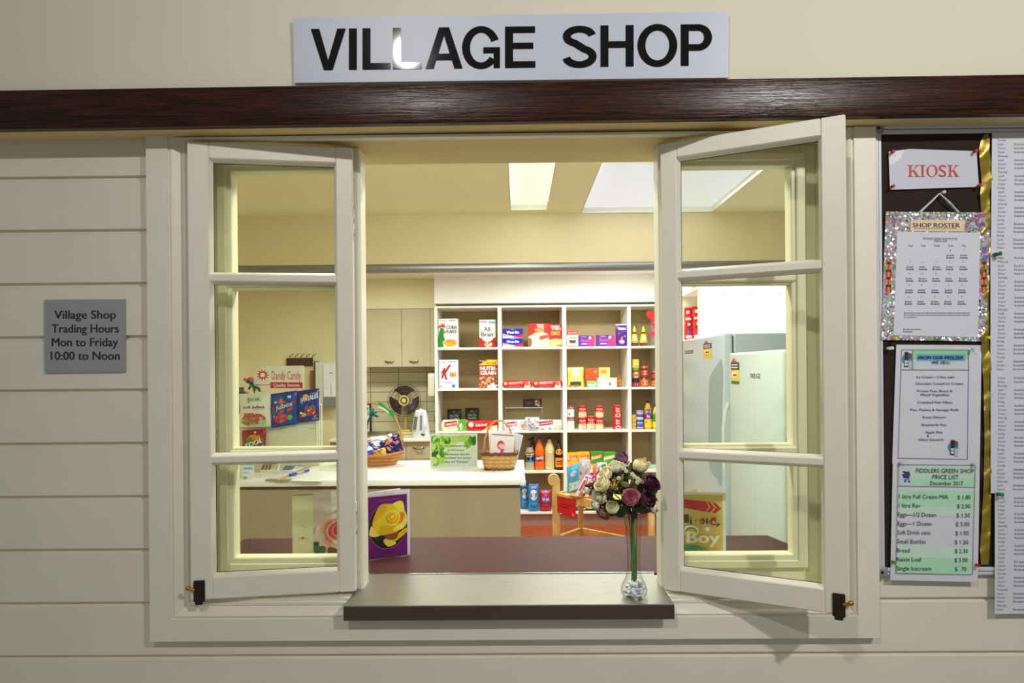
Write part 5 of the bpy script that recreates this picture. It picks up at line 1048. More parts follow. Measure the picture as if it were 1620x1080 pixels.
w.grid(lambda u, v: f(u, v, .0), 6, 3, M((206, 24, 34), .5)); w.prints(f, [('r', .2, .55, .7, .62, (150, 10, 20)), ('r', .15, .4, .66, .46, (150, 10, 20)), ('e', .86, .2, .07, .1, (230, 120, 120))], e0=.001)
tag(w.build('red_notice', origin=a), 'small red notice hung on the pine stand rail', 'notice')
# shallow tray and snack bars
tc = A * .52 + C_ * .18 + B_ * .3 + Vector((0, 0, HT - .018)); 
w = MB(); w.lathe([(.10, 0), (.125, .03), (.12, .03), (.098, .006)], M((206, 146, 70), .5), 24, (0, 0, .001), True, 1.15, .8); tag(w.build('snack_tray', loc=tc), 'shallow orange brown tray of snack bars on the pine stand', 'tray')
sb = [((226, 226, 232), (206, 40, 90), 'white and pink snack bar at the tray edge'), ((170, 120, 70), (240, 226, 200), 'tan snack bar leaning in the tray'), ((90, 40, 150), (230, 220, 246), 'purple chocolate bar leaning in the tray'), ((214, 60, 150), (246, 220, 240), 'magenta snack bar sticking up in the tray'), ((240, 236, 240), (180, 60, 120), 'white snack bar with mauve stripe in the tray'), ((226, 120, 50), (250, 236, 220), 'orange snack bar leaning in the tray'),
      ((236, 232, 244), (110, 50, 150), 'white and violet snack bar in the tray middle'), ((120, 40, 110), (240, 190, 220), 'plum coloured snack bar in the tray'), ((240, 180, 190), (200, 40, 60), 'pink wafer bar at the back of the tray'), ((70, 40, 130), (210, 200, 240), 'indigo chocolate bar at the tray back')]
rs = random.Random(11)
for k, (c, c2, lab) in enumerate(sb):
    x, y = -.085 + .020 * k + rs.uniform(-.008, .008), rs.uniform(-.06, .02); L_ = rs.uniform(.14, .19)
    T = Matrix.Rotation(R(rs.uniform(10, 55)), 4, 'Y') @ Matrix.Rotation(R(rs.uniform(-25, 0)), 4, 'X')
    w = MB(T); w.box(-.013, .013, -.006, .006, .0, L_, M(c, .3), .004, 2); w.prints(lambda u, v, e_: ((u - .5) * .024, -.006 - e_, v * L_), [('r', .2, .25, .8, .75, c2), ('r', .05, .85, .95, .92, c2)])
    tag(w.build('snack_bar', loc=tc + Vector((x, y, .02))), lab, 'snack bar')
def stk(uc, vt, vb, wpx, D, c, items, lab, nm='snack_bag', tilt=0, cat='snacks'):
    return pillow(nm, lab, cat, uc - wpx / 2, uc + wpx / 2, vt, vb, cy(D), c, items, d=.05, tilt=tilt, zb=HT - .017)
stk(909, 744, 789, 24, 5.50, (90, 180, 226), [('p', [(.1, .5), (.9, .65), (.9, .9), (.1, .75)], (30, 130, 200)), ('r', .15, .12, .85, .4, (214, 234, 246)), ('e', .4, .7, .2, .1, (200, 230, 246))], 'light blue wafer bag standing at the back of the pine stand', tilt=.35)
stk(925, 735, 790, 18, 5.42, (206, 204, 212), [('d', .1, .1, .9, .9, 22, .09, .05, [(232, 206, 190), (170, 140, 170), (240, 240, 246), (130, 110, 140)])], 'clear bag of mixed sweets on the pine stand')
stk(936, 756, 792, 14, 5.3, (190, 50, 160), [('d', .1, .1, .9, .9, 12, .1, .06, [(240, 210, 240), (110, 40, 140)])], 'bright pink and purple sweets bag on the pine stand')
stk(952, 738, 795, 16, 5.25, (240, 226, 232), [('e', .5, .8, .4, .12, (60, 150, 200)), ('e', .7, .9, .2, .08, (30, 150, 120)), ('p', [(.1, .3), (.8, .2), (.95, .4), (.2, .5)], (70, 40, 150)), ('d', .1, .5, .9, .8, 8, .1, .05, [(240, 150, 160), (250, 250, 250)])], 'white sweets bag with blue and green top beside the flowers')
stk(944, 747, 793, 12, 5.35, (230, 120, 60), [('d', .1, .1, .9, .9, 10, .1, .06, [(250, 226, 200), (200, 50, 60)])], 'orange sweets bag behind the flowers on the pine stand')
# ------------------------------------------------------------------ greeting cards on the dark counter
def card(name, label, u0, u1, vt0, vb0, vt1, vb1, panel, items, fold, backw, backc, D0=None, de=.0004):
    """open card: front panel between u0 and u1 (image outline at each end), back panel swinging from the fold edge"""
    p0, p1 = ZP(u0, vb0, ZC), ZP(u1, vb1, ZC); h = P(u0, vt0, p0.y).z - ZC
    e = empty(name, (p0.x, p0.y, ZC), label, 'greeting card')
    d = p1 - p0; d.z = 0; wd = d.length; d.normalize(); n = Vector((d.y, -d.x, 0)); n = n if n.y < 0 else -n
    f = lambda u, v, e_: d * (u * wd) + n * e_ + Vector((0, 0, .001 + v * (h - .001)))
    w = MB(); w.prism([f(0, 0, 0), f(1, 0, 0), f(1, 1, 0), f(0, 1, 0)], M(panel, .35), -n * .0006); w.prints(f, items, sub=1, de=de); w.build('front_panel', e)
    q = Vector((0, 0, 0)) if fold == 0 else d * wd
    bd = Vector(backw[:2] + (0,)).normalized(); L_ = backw[2]; q2 = q - n * .0012
    w = MB(); w.prism([q2 + Vector((0, 0, .001)), q2 + bd * L_ + Vector((0, 0, .001)), q2 + bd * L_ + Vector((0, 0, h)), q2 + Vector((0, 0, h))], M(backc[0], .5), Vector((bd.y, -bd.x, 0)) * .0005)
    if len(backc) > 1:
        m = Vector((bd.y, -bd.x, 0)); m = m if m.y < 0 else -m
        w.prints(lambda u, v, e_: q2 + bd * (L_ * u) + m * (.0006 + e_) + Vector((0, 0, v * h)), backc[1])
    w.build('back_panel', e)
    w = MB(); w.prism([f(-.01, 0, .0022), f(1.04, 0, .0022), f(1.04, 1.01, .0022), f(-.01, 1.01, .0022)], PLAST, n * .0002); w.build('clear_sleeve', e)
    return e
Y1, Y2, Y3, OR1 = (255, 218, 16), (240, 190, 10), (255, 236, 96), (236, 146, 24)
card('greeting_card', 'purple birthday card with a big yellow rose on the dark counter', 583, 649, 779, 886, 774, 877, (236, 234, 240), [
    ('r', 0, 0, .93, .93, (112, 18, 120)), ('e', .46, .47, .455, .345, (196, 130, 200)), ('e', .46, .47, .45, .338, (20, 22, 18)),
    ('w', 14, .26, .855, .76, .885, (190, 60, 150)),
    ('c', [(.02, .38), (.08, .5), (.2, .4), (.36, .37), (.2, .33), (.08, .34)], Y3), ('c', [(.35, .24), (.5, .18), (.88, .33), (.93, .4), (.84, .4), (.6, .3), (.42, .3)], Y2), ('c', [(.38, .26), (.46, .16), (.66, .2), (.5, .26)], Y3),
    ('c', [(.1, .56), (.26, .78), (.44, .8), (.58, .8), (.8, .83), (.86, .7), (.92, .6), (.9, .5), (.76, .4), (.5, .34), (.24, .36), (.14, .46)], Y1),
    ('c', [(.26, .78), (.44, .8), (.36, .66), (.16, .56), (.1, .56)], Y2), ('c', [(.58, .8), (.8, .83), (.86, .68), (.72, .66), (.66, .74)], Y3), ('c', [(.24, .36), (.5, .34), (.66, .38), (.6, .46), (.3, .48)], Y2),
    ('c', [(.4, .34), (.62, .36), (.72, .38), (.66, .27), (.46, .27)], (140, 84, 30)), ('c', [(.62, .44), (.8, .5), (.9, .6), (.92, .5), (.82, .41), (.6, .39)], Y3), ('c', [(.66, .5), (.8, .52), (.86, .62), (.76, .66)], OR1),
    ('e', .56, .59, .2, .12, Y3), ('e', .56, .585, .16, .09, Y2), ('e', .57, .6, .12, .07, Y1), ('e', .57, .605, .07, .045, OR1), ('e', .57, .605, .05, .03, Y3),
    ('r', 0, .945, .93, .93, (210, 200, 216))], 0, (.75, .66, .11), ((240, 238, 240),), de=.00012)
card('greeting_card', 'lavender card with a large pink rose behind the window pane', 496, 577, 779, 894, 772, 884, (224, 208, 214), [
    ('r', .0, .92, 1, .97, (226, 222, 232)), ('c', [(.0, .5), (.5, .75), (1, .8), (1, .62), (0, .42)], (176, 164, 172)), ('c', [(.16, .84), (.3, .87), (.9, .9), (.98, .88), (.98, .76), (.6, .76), (.2, .7), (.22, .78)], (226, 226, 220)), ('w', 16, .34, .80, .84, .82, (206, 180, 184)),
    ('e', .46, .42, .44, .27, (240, 214, 200)), ('e', .47, .42, .36, .21, (232, 176, 150)), ('e', .48, .43, .3, .18, (224, 130, 106)), ('e', .49, .44, .24, .15, (240, 190, 176)), ('e', .49, .44, .21, .13, (200, 70, 66)), ('e', .5, .45, .15, .10, (224, 120, 110)), ('e', .5, .45, .12, .08, (176, 30, 36)), ('c', [(.36, .3), (.6, .2), (.9, .2), (.7, .26)], (240, 214, 200)),
    ('c', [(.0, .32), (.1, .26), (.22, .24), (.22, .16), (.08, .13), (0, .2)], (60, 110, 60)), ('c', [(.28, .22), (.42, .2), (.5, .14), (.3, .12)], (110, 60, 50)), ('d', .0, .02, .95, .12, 18, .07, .02, [(190, 150, 130), (150, 120, 110), (214, 190, 180)]), ('e', .12, .38, .1, .06, (220, 216, 200)), ('e', .06, .29, .05, .03, (30, 70, 40))],
    0, (-.9, -.12, .058), ((222, 222, 190), [('e', .5, .38, .06, .015, (90, 80, 50)), ('d', .3, .3, .75, .55, 10, .05, .006, [(170, 164, 130)]), ('r', .70, .03, .92, .1, (170, 166, 140)), ('r', 0, .965, 1, .985, (170, 164, 130))]), de=.00012)
card('greeting_card', 'yellow birthday card for a boy with coloured arrows behind the pane', 1076, 1149, 778, 887, 785, 889, (230, 234, 224), [
    ('r', .0, .0, .93, .965, (206, 186, 96)), ('p', [(.02, .9), (.56, .87), (.64, .79), (.56, .72), (.02, .78)], (190, 20, 36)), ('p', [(.58, .87), (.66, .86), (.75, .78), (.66, .71), (.58, .72), (.67, .79)], (190, 20, 36)), ('p', [(.70, .86), (.78, .85), (.9, .77), (.78, .7), (.70, .71), (.79, .78)], (190, 20, 36)),
    ('r', .08, .55, .2, .68, (90, 76, 50)), ('r', .21, .53, .27, .66, (140, 190, 206)), ('r', .30, .55, .41, .66, (226, 190, 30)), ('t', 'B', .10, .57, .18, .66, (40, 30, 24), .05), ('t', 'i', .22, .54, .26, .64, (40, 60, 90), .03), ('t', 'r', .33, .56, .4, .63, (120, 90, 20), .03), ('t', 't', .43, .54, .49, .64, (190, 60, 60), .04), ('t', 'H', .5, .54, .6, .63, (30, 50, 110), .06), ('t', 'd', .62, .55, .69, .62, (60, 60, 60), .03), ('r', .69, .53, .78, .64, (170, 40, 40)), ('t', 'a', .7, .55, .77, .61, (250, 230, 220), .04), ('t', 'y', .79, .52, .87, .58, (60, 60, 60), .03),
    ('e', .24, .44, .17, .085, (240, 240, 226)), ('e', .24, .43, .13, .066, (110, 150, 80)), ('e', .24, .42, .10, .05, (206, 186, 96)), ('s', .6, .47, .07, .045, 6, (244, 244, 236)),
    ('t', 'Boy', .15, .26, .86, .44, (226, 206, 110), .09), ('t', 'Boy', .16, .27, .84, .43, (236, 240, 236), .05),
    ('p', [(.02, .25), (.36, .23), (.42, .18), (.36, .13), (.02, .16)], (80, 160, 90)), ('p', [(.38, .23), (.44, .22), (.52, .17), (.44, .12), (.38, .13), (.45, .18)], (80, 160, 90)), ('p', [(.48, .22), (.54, .21), (.62, .16), (.54, .12), (.48, .12), (.55, .17)], (80, 160, 90)),
    ('p', [(.34, .05), (.42, .10), (.5, .09), (.44, .05), (.5, .01), (.42, 0)], (40, 130, 170)), ('p', [(.46, .05), (.54, .09), (.62, .085), (.56, .04), (.62, 0), (.54, 0)], (40, 130, 170)), ('p', [(.6, .04), (.68, .08), (.93, .07), (.93, 0), (.66, 0)], (40, 130, 170)),
    ('d', .03, .5, .9, .7, 20, .012, .007, [(110, 100, 60), (190, 90, 70)]), ('d', .03, .03, .9, .12, 12, .012, .007, [(110, 100, 60), (190, 90, 70)])],
    0, (.75, .66, .09), ((236, 238, 232),), de=.00012)

# ------------------------------------------------------------------ glass vase with artificial flowers
YV = -0.005
vb = Vector((P(1003, 938, YV).x, YV, ZC))
hv = P(1000, 816, YV).z - ZC; sv = S(YV)
e = empty('glass_vase', vb, 'clear glass bud vase with wide foot on the steel ledge', 'vase')
pr = [(.024, .002), (.0305, .006), (.0325, .014), (.0315, .022), (.027, .034), (.0205, .046), (.0168, .060), (.0155, .08), (.0165, .12), (.019, .16), (.0225, hv - .01), (.0255, hv)]
w = MB(); w.lathe(pr, VASEG, 36, (0, 0, 0), False); w.build('glass_body', e)
w = MB(); rp = random.Random(8)  # pale balls imitate the white reflections in the clear glass foot
for k in range(70):
    z = .007 + .030 * rp.random() ** 1.3; rr = (.0255 if z < .024 else .020) * math.sqrt(rp.random()) * .95; a = rp.random() * 6.283
    w.ball((rr * math.cos(a), rr * math.sin(a), z), rp.uniform(.0036, .0058), M((236, 240, 244) if k % 3 else (196, 202, 208), .08, .0, .1, 90), 8, 6)
o = w.build('foot_sparkle', e); o['kind'] = 'stuff'

def petal_fn(ax, rt, r, h, ang, width, flare, curl, ruf):
    """cupped petal: bellies out above the calyx, rim drawn in or rolled back by flare"""
    up = ax.cross(rt).normalized(); rt = up.cross(ax).normalized()
    def fn(u, v):
        s = (u - .5) * 2; a = ang + s * width * (.30 + .70 * math.sin(math.pi * min(.5 + .18 * (v > .6) * (v - .6), .08 + v * .62)))
        rad = r * (.16 + .84 * math.sin(min(1.0, v * 1.25) * math.pi / 2)) * (1 - .16 * max(0, v - .55) * 2) + r * flare * v ** 3
        rad *= 1 + ruf * math.sin(4 * s + ang * 3) * v * v
        z = h * (v - curl * max(0, v - .75) ** 2 * 3) * (1 - .13 * s * s * v)
        return rt * (rad * math.cos(a)) + up * (rad * math.sin(a)) + ax * z
    return fn
def flower(u, v, rpx, y, c, lab, axis, cat='flower', layers=4, full=1.0, c2=None, leafc=(52, 60, 34), bud=False):
    p = P(u, v, y); r = rpx * 1.14 / S(y); ax = Vector(axis).normalized(); rt = ax.orthogonal().normalized(); rnd = random.Random(int(u * 13 + v))
    nm = 'artificial_rose'
    w = MB(); base = -ax * r * .8
    for k in range(layers):
        t = (k + 1) / layers; n = 2 + k if k else 2
        for j in range(n):
            a = 2 * math.pi * j / n + k * 1.1 + rnd.uniform(-.25, .25)
            m = M(c if (j + k) % 2 or c2 is None else c2, .6, 0, .08, 90)
            fl = (-.15 if bud else .02) + (.26 if not bud else .1) * (k == layers - 1) * rnd.uniform(.4, 1.2)
            fn = petal_fn(ax, rt, r * (.22 + .70 * t), r * (2.0 - .35 * t) * rnd.uniform(.9, 1.08), a, (1.15, 1.3, 1.15, 1.0, .95)[min(k, 4)], fl, .5 * t, .05)
            w.grid(lambda q, s_: base + fn(q, s_), 9, 8, m)
    o = tag(w.build(nm, loc=p), lab, cat)
    st = vb + Vector((rnd.uniform(-.006, .006), rnd.uniform(-.006, .004), rnd.uniform(.036, .05))) - p
    rim = vb + Vector((rnd.uniform(-.012, .012), rnd.uniform(-.008, .008), hv)) - p
    w = MB(); q0 = base * 1.0; mid = rim * .5 + q0 * .5 - ax * r * .9
    w.tube([q0, mid, rim, (rim + st) / 2, st], .0016, M((104, 138, 58) if rnd.random() < .7 else (72, 98, 42), .5), 6); w.build('stem', o)
    w = MB()
    for j in range(4):
        a = 2 * math.pi * j / 4 + .4; fn = petal_fn(ax, rt, r * .97, r * .8, a, .55, .3, .2, 0); w.grid(lambda q, s_: base * 1.04 + fn(q, s_), 3, 4, M(leafc, .6))
    w.build('sepals', o)
    return o
WH, WH2, CRM2, PINK, DKP, MAU = (250, 246, 222), (238, 236, 200), (252, 240, 190), (214, 140, 150), (70, 20, 54), (122, 64, 88)
F = [(984, 727, 10, .02, (136, 88, 124), 'mauve rose bud at the very top of the bouquet', (.1, -.3, 1), dict(bud=True, c2=(104, 60, 96), layers=3)),
     (974, 741, 10, -.02, WH, 'white rose with greenish shade near the top of the bouquet', (-.25, -.5, .8), dict(c2=(244, 246, 226))),
     (1012, 739, 13, -.02, CRM2, 'large cream yellow rose at the top beside the window stile', (.35, -.3, .85), dict(bud=True, c2=(246, 230, 172))),
     (960, 752, 11, -.03, WH, 'white rose above the other white rose facing the candies', (-.6, -.3, .7), dict(c2=CRM2)),
     (956, 767, 12, -.045, CRM2, 'cream white rose low on the outer side of the bouquet', (-.65, -.45, .5), dict(c2=WH)),
     (952, 785, 12, -.02, WH2, 'greenish cream rose half open beside the dark leaves', (-.8, -.5, .1), dict(c2=WH, layers=3)),
     (944, 797, 8, -.02, WH2, 'small greenish white rose hanging under the half open rose', (-.8, -.3, -.35), dict(bud=True, layers=3)),
     (931, 776, 6, -.01, WH2, 'tiny cream bud at the outermost tip of the bouquet', (-1, -.2, -.1), dict(bud=True, layers=3)),
     (969, 804, 11, -.05, (248, 246, 208), 'cream rose bud hanging lowest at the front', (-.1, -.6, .55), dict(bud=True, c2=(236, 238, 190))),
     (956, 809, 10, -.01, (190, 118, 112), 'dusty pink rose behind the lowest cream bud', (-.4, -.4, -.6), dict(c2=(206, 150, 136), layers=3)),
     (998, 789, 12, -.06, PINK, 'full dusky pink rose in the middle of the bouquet', (-.1, -.75, .6), dict(c2=(222, 166, 174), layers=5)),
     (1029, 767, 12, -.05, DKP, 'dark plum rose beside the window stile', (.45, -.5, .6), dict(c2=(88, 28, 74))),
     (1024, 792, 11, -.06, MAU, 'wine coloured rose below the dark plum rose', (.25, -.8, .5), dict(c2=(140, 84, 108), layers=5)),
     (1032, 804, 8, -.03, (214, 184, 194), 'pale lilac rose petals under the wine coloured rose', (.7, -.4, -.4), dict(bud=True, c2=(240, 226, 196), layers=3))]
for f_ in F: flower(*f_[:7], **f_[7])
DG, OL, BR_ = (48, 58, 36), (112, 112, 44), (78, 54, 38)
rl_ = random.Random(21)
def more(n, cu, cv, su, sv, y0, y1, cols, l0=16, l1=28):
    out = []
    for i in range(n):
        out.append((cu + rl_.uniform(-su, su), cv + rl_.uniform(-sv, sv), rl_.uniform(y0, y1), rl_.uniform(l0, l1), rl_.uniform(8, 13), rl_.uniform(-1.5, 1.8), cols[i % len(cols)]))
    return out
def leaf_spray(lab, leaves, nm='leaf_sprig'):
    o0 = P(leaves[0][0], leaves[0][1], leaves[0][2])
    e = empty(nm, o0, lab, 'foliage')
    for (u, v, y, l, wd, an, c) in leaves:
        q = P(u, v, y) - o0; k = 1 / S(y)
        w = MB(); tw = random.uniform(-.5, .5)
        w.grid(lambda a, b: q + Vector((k * ((a - .5) * l * math.cos(an) - (b - .5) * wd * math.sin(math.pi * a ** .8) * math.sin(an)), k * (b - .5) * wd * tw - k * 3 * math.sin(math.pi * a) + k * 2 * abs(b - .5), k * ((a - .5) * l * math.sin(an) + (b - .5) * wd * math.sin(math.pi * a ** .8) * math.cos(an)))), 8, 4, M(c, .5, 0, .25, 120))
        w.build('leaf', e)
    w = MB(); w.tube([Vector((0, 0, 0)), (vb + Vector((0, .008, hv)) - o0) * .6, vb + Vector((0, .008, hv)) - o0, vb + Vector((random.uniform(-.005, .005), .004, .06)) - o0], .0018, M((70, 96, 40), .5), 6); w.build('stem', e)
leaf_spray('dark green leaves filling the middle of the bouquet', more(16, 988, 772, 34, 30, -.01, .03, [DG, (56, 52, 36), (40, 50, 32), (70, 64, 38)]) + [(988, 760, .0, 24, 12, 1.2, DG), (978, 776, .0, 26, 12, -.4, DG), (1010, 772, .0, 26, 12, .5, DG), (985, 748, .01, 22, 10, 2.0, DG), (1004, 758, -.01, 20, 10, -1.0, (60, 66, 40)), (1012, 752, .0, 18, 9, .9, DG), (994, 771, -.02, 20, 10, .2, (40, 56, 40))])
leaf_spray('olive leaves and tiny buds in the bouquet centre', more(8, 996, 756, 18, 14, -.03, .01, [OL, (96, 92, 48), (130, 126, 70)], 10, 18) + [(1000, 752, -.02, 22, 8, .6, OL), (990, 766, -.03, 20, 9, -.3, OL), (1006, 764, -.03, 20, 8, -.7, (120, 116, 60)), (982, 757, -.02, 18, 8, 1.0, OL), (996, 742, -.01, 16, 7, 1.7, (110, 120, 60)), (1001, 762, -.035, 16, 8, 1.3, (90, 96, 44))])
leaf_spray('brown green leaves on the outer side of the bouquet', [(939, 766, -.01, 22, 7, .1, BR_), (941, 776, .0, 20, 9, -1.2, (56, 44, 30)), (962, 786, -.03, 26, 10, -.6, BR_), (970, 775, -.02, 22, 9, .3, (60, 50, 30)), (950, 790, .0, 20, 8, .9, (54, 56, 34)), (932, 768, -.02, 16, 5, .0, (80, 56, 40)), (960, 816, .0, 16, 6, -.4, (140, 100, 84))])
leaf_spray('large dark green leaves hanging over the vase rim', [(984, 808, -.03, 30, 17, .5, (40, 58, 38)), (992, 800, -.02, 26, 13, -1.0, (30, 44, 30)), (1018, 807, -.04, 34, 11, -.12, (40, 52, 34)), (1008, 803, -.03, 24, 12, 1.0, (34, 44, 34)), (976, 795, -.01, 22, 12, .2, (42, 54, 36)), (1004, 812, -.02, 22, 10, 1.4, (36, 50, 34)), (1014, 781, -.02, 22, 11, .4, (36, 46, 34))])
leaf_spray('dark plum leaves beside the window stile', [(1016, 766, -.03, 22, 9, 1.4, (52, 30, 54)), (1035, 780, -.05, 18, 6, 1.0, (110, 110, 50)), (1036, 788, -.05, 16, 5, -.8, (96, 96, 56)), (1037, 763, -.05, 14, 4, .3, (150, 130, 60))])
o0 = P(1000, 752, -.03); e = empty('filler_flowers', o0, 'sprig of tiny cream and yellow blossoms in the bouquet', 'flower')
rf_ = random.Random(2)
for k, (u, v) in enumerate(((1003, 754), (1008, 757), (1012, 759), (988, 741), (987, 737), (990, 745), (1026, 733), (979, 756), (1016, 762), (984, 734), (1008, 763), (1001, 750))):
    q = P(u + rf_.uniform(-1, 1), v, -.045) - o0; w = MB()
    for j in range(5): a = 2 * math.pi * j / 5; w.ball((q.x + .003 * math.cos(a), q.y, q.z + .003 * math.sin(a)), .0026, M((236, 230, 200), .5), 6, 4, 1, .5, 1)
    w.ball((q.x, q.y - .001, q.z), .0018, M((230, 200, 80), .5), 6, 4); w.build('blossom', e)
w = MB()
for k in range(40):
    q = P(972 + rf_.gauss(0, 4), 767 + rf_.gauss(0, 3.6), -.05 + rf_.gauss(0, .004)) - o0; w.ball(tuple(q), .0024, M((196, 166, 40), .6), 5, 4)
w.build('yellow_cluster', e)
w = MB(); w.tube([(0, .01, 0), (.0, .02, -.06), vb + Vector((0, 0, hv)) - o0, vb + Vector((.004, 0, .06)) - o0], .0016, M((84, 110, 44), .5), 6); w.build('stem', e)

# ------------------------------------------------------------------ signs on the front wall
def flat(name, label, cat, px, y, mat, items=(), thick=.002, group=None, de=.0003, parent_tag=True, lettering=None, lean=0.0):
    """flat sheet or board on the wall: outline in image positions, back at y + thick"""
    vb_ = max(p[1] for p in px); yy = lambda v: y - lean * (vb_ - v) / S(y)
    c = [P(u, v, yy(v)) for u, v in px]; o = sum(c, Vector()) / len(c)
    w = MB(); w.prism([q - o for q in c], mat, (0, thick, 0))
    f = lambda u, v, e_: tuple(P(u, v, yy(v) - e_) - o)
    if items: w.prints(f, items, de=de)
    ob = w.build(name, loc=o)
    if lettering:
        q = MB(); lettering(q, f); q.build('lettering', ob)
    return tag(ob, label, cat, group)
LET = M((10, 10, 12), .06, 0, .0, 10)
def grotesque(q, f, ch, u0, u1, v0, v1, mat, e_, slope=0.0, sw=12.6, bw=10.4):
    """heavy grotesque capital between u0 and u1, baseline v0, top v1"""
    W_, H_ = u1 - u0, v0 - v1; m = W_ / 2
    g = lambda x, y: f(u0 + x, v0 - y + slope * x, e_)
    pl_ = lambda *p: q.poly([g(*a) for a in p], mat)
    rc = lambda a, b, c, d: pl_((a, b), (c, b), (c, d), (a, d))
    def strip(pts):
        n = len(pts)
        for i in range(n - 1): pl_(pts[i][0], pts[i + 1][0], pts[i + 1][1], pts[i][1])
    def ringarc(cx, cy, rx, ry, a0, a1, n=36):
        strip([((cx + rx * math.cos(t), cy + ry * math.sin(t)), (cx + (rx - sw) * math.cos(t), cy + (ry - bw) * math.sin(t))) for t in [R(a0 + (a1 - a0) * i / n) for i in range(n + 1)]])
    if ch == 'V':
        pl_((0, H_), (sw * 1.07, H_), (m, H_ * .24), (m, 0), (m - 7, 0)); pl_((W_, H_), (W_ - sw * 1.07, H_), (m, H_ * .24), (m, 0), (m + 7, 0))
    elif ch == 'A':
        pl_((0, 0), (sw * 1.04, 0), (m, H_ * .80), (m, H_), (m - 8, H_)); pl_((W_, 0), (W_ - sw * 1.04, 0), (m, H_ * .80), (m, H_), (m + 8, H_)); rc(m * .45, H_ * .205, W_ - m * .45, H_ * .205 + bw)
    elif ch == 'I': rc(0, 0, W_, H_)
    elif ch == 'L': rc(0, 0, sw, H_); rc(0, 0, W_, bw)
    elif ch == 'E': rc(0, 0, sw, H_); rc(0, 0, W_, bw); rc(0, H_ * .455, W_ * .93, H_ * .455 + bw * .95); rc(0, H_ - bw, W_ * .99, H_)
    elif ch == 'H': rc(0, 0, sw, H_); rc(W_ - sw, 0, W_, H_); rc(0, H_ * .455, W_, H_ * .455 + bw)
    elif ch == 'O': ringarc(m, H_ / 2, m, H_ / 2 + 1.2, 0, 360, 56)
    elif ch == 'P':
        rc(0, 0, sw, H_); y0 = H_ * .36; rc(0, H_ - bw, W_ * .6, H_); rc(0, y0, W_ * .6, y0 + bw)
        ringarc(W_ * .56, (H_ + y0) / 2, W_ * .44, (H_ - y0) / 2, -90, 90, 24)
    elif ch == 'G':
        ringarc(m, H_ / 2, m, H_ / 2 + 1.2, 22, 322, 50); rc(m * 1.12, H_ * .36, W_, H_ * .36 + bw * .92); rc(W_ - sw * .8, 0, W_, H_ * .36)
    elif ch == 'S':
        sp = []; rx, ry = m - sw * .5, H_ / 4 - bw * .26
        for i in range(25): t = R(8 + (248 - 8) * i / 24); sp.append((m + rx * .96 * math.cos(t), H_ * .75 - .5 + (ry - bw * .22) * math.sin(t), t))
        for i in range(25): t = R(68 - (68 + 172) * i / 24); sp.append((m + rx * math.cos(t), H_ * .25 + .2 + (ry - bw * .1) * math.sin(t), t))
        pts = []
        for i, (x, y, t) in enumerate(sp):
            a, b = sp[max(0, i - 1)], sp[min(len(sp) - 1, i + 1)]; dx, dy = b[0] - a[0], b[1] - a[1]; l = math.hypot(dx, dy) or 1
            wv = (bw + (sw - bw) * abs(dy / l)) / 2; wv = max(wv, bw * .5); pts.append(((x - dy / l * wv, y + dx / l * wv), (x + dy / l * wv, y - dx / l * wv)))
        strip(pts)
def lt(q, f):
    y0 = lambda u: 111.2 - (u - 490) * .0122
    for ch, u0, u1 in (('V', 491.5, 547), ('I', 552, 564.5), ('L', 573.5, 618), ('L', 621.5, 667), ('A', 673, 732), ('G', 731, 791), ('E', 799, 847), ('S', 889.5, 944), ('H', 950, 1002.5), ('O', 1008.5, 1071.5), ('P', 1077, 1126.5)):
        b = y0(u0); grotesque(q, f, ch, u0, u1, b, b - 65.5, LET, .0012, -.0122)
flat('shop_sign', 'long white sign with black capital lettering standing on the dark beam', 'sign', [(465.5, 131), (1153, 122.5), (1153, 18.5), (464, 28.5)], -0.0765, M((196, 202, 220), .4, 0, .01, 3), thick=.005, lettering=lt, lean=.037)
LET2 = M((34, 34, 40), .5)
def lt2(q, f):
    for t, u0, u1, v in (('Village Shop', 86, 183, 504), ('Trading Hours', 82, 187.5, 526), ('Mon to Friday', 82, 186.5, 547.5), ('10:00 to Noon', 80.5, 189, 569)):
        q.text(f, t, u0, v, u1, v - 13, LET2, .0008, .02, -.002, 3)
flat('trading_hours_plaque', 'small grey plaque with dark trading hours lettering on the boards', 'sign', [(70.5, 589.5), (198, 588), (197.5, 473), (70, 474)], -0.006, M((158, 160, 168), .4, .1, .02, 10), thick=.006, lettering=lt2)
# noticeboard
nb = [P(1386.5, 912, -.016), P(1388, 198, -.016)]
xl, zb_, zt_ = P(1387, 560, -.016).x, P(1387, 911, -.016).z, P(1387, 196.5, -.016).z
e = empty('noticeboard', (xl, -.002, zb_), 'dark felt noticeboard in an aluminium frame full of pinned papers', 'noticeboard')
H_ = zt_ - zb_; Wn = .95
w = MB(); w.box(.012, Wn - .012, -.010, -.001, .012, H_ - .012, FELT); w.build('felt_board', e)
for nm, q in (('frame', (0, .017, 0, H_)), ('frame', (Wn - .017, Wn, 0, H_)), ('frame', (.017, Wn - .017, 0, .02)), ('frame', (.017, Wn - .017, H_ - .0235, H_))):
    w = MB(); x0, x1, a, b = q; v = (x1 - x0) < .05
    if v:
        w.box(x0, x0 + (x1 - x0) * .45, -.016, -.001, a, b, ALU, .002); w.box(x0 + (x1 - x0) * .5, x1, -.013, -.001, a, b, ALU, .002)
    else:
        w.box(x0, x1, -.016, -.001, a + (b - a) * .52, b, ALU, .002); w.box(x0, x1, -.013, -.001, a, a + (b - a) * .47, ALU, .002)
    w.build(nm, e)
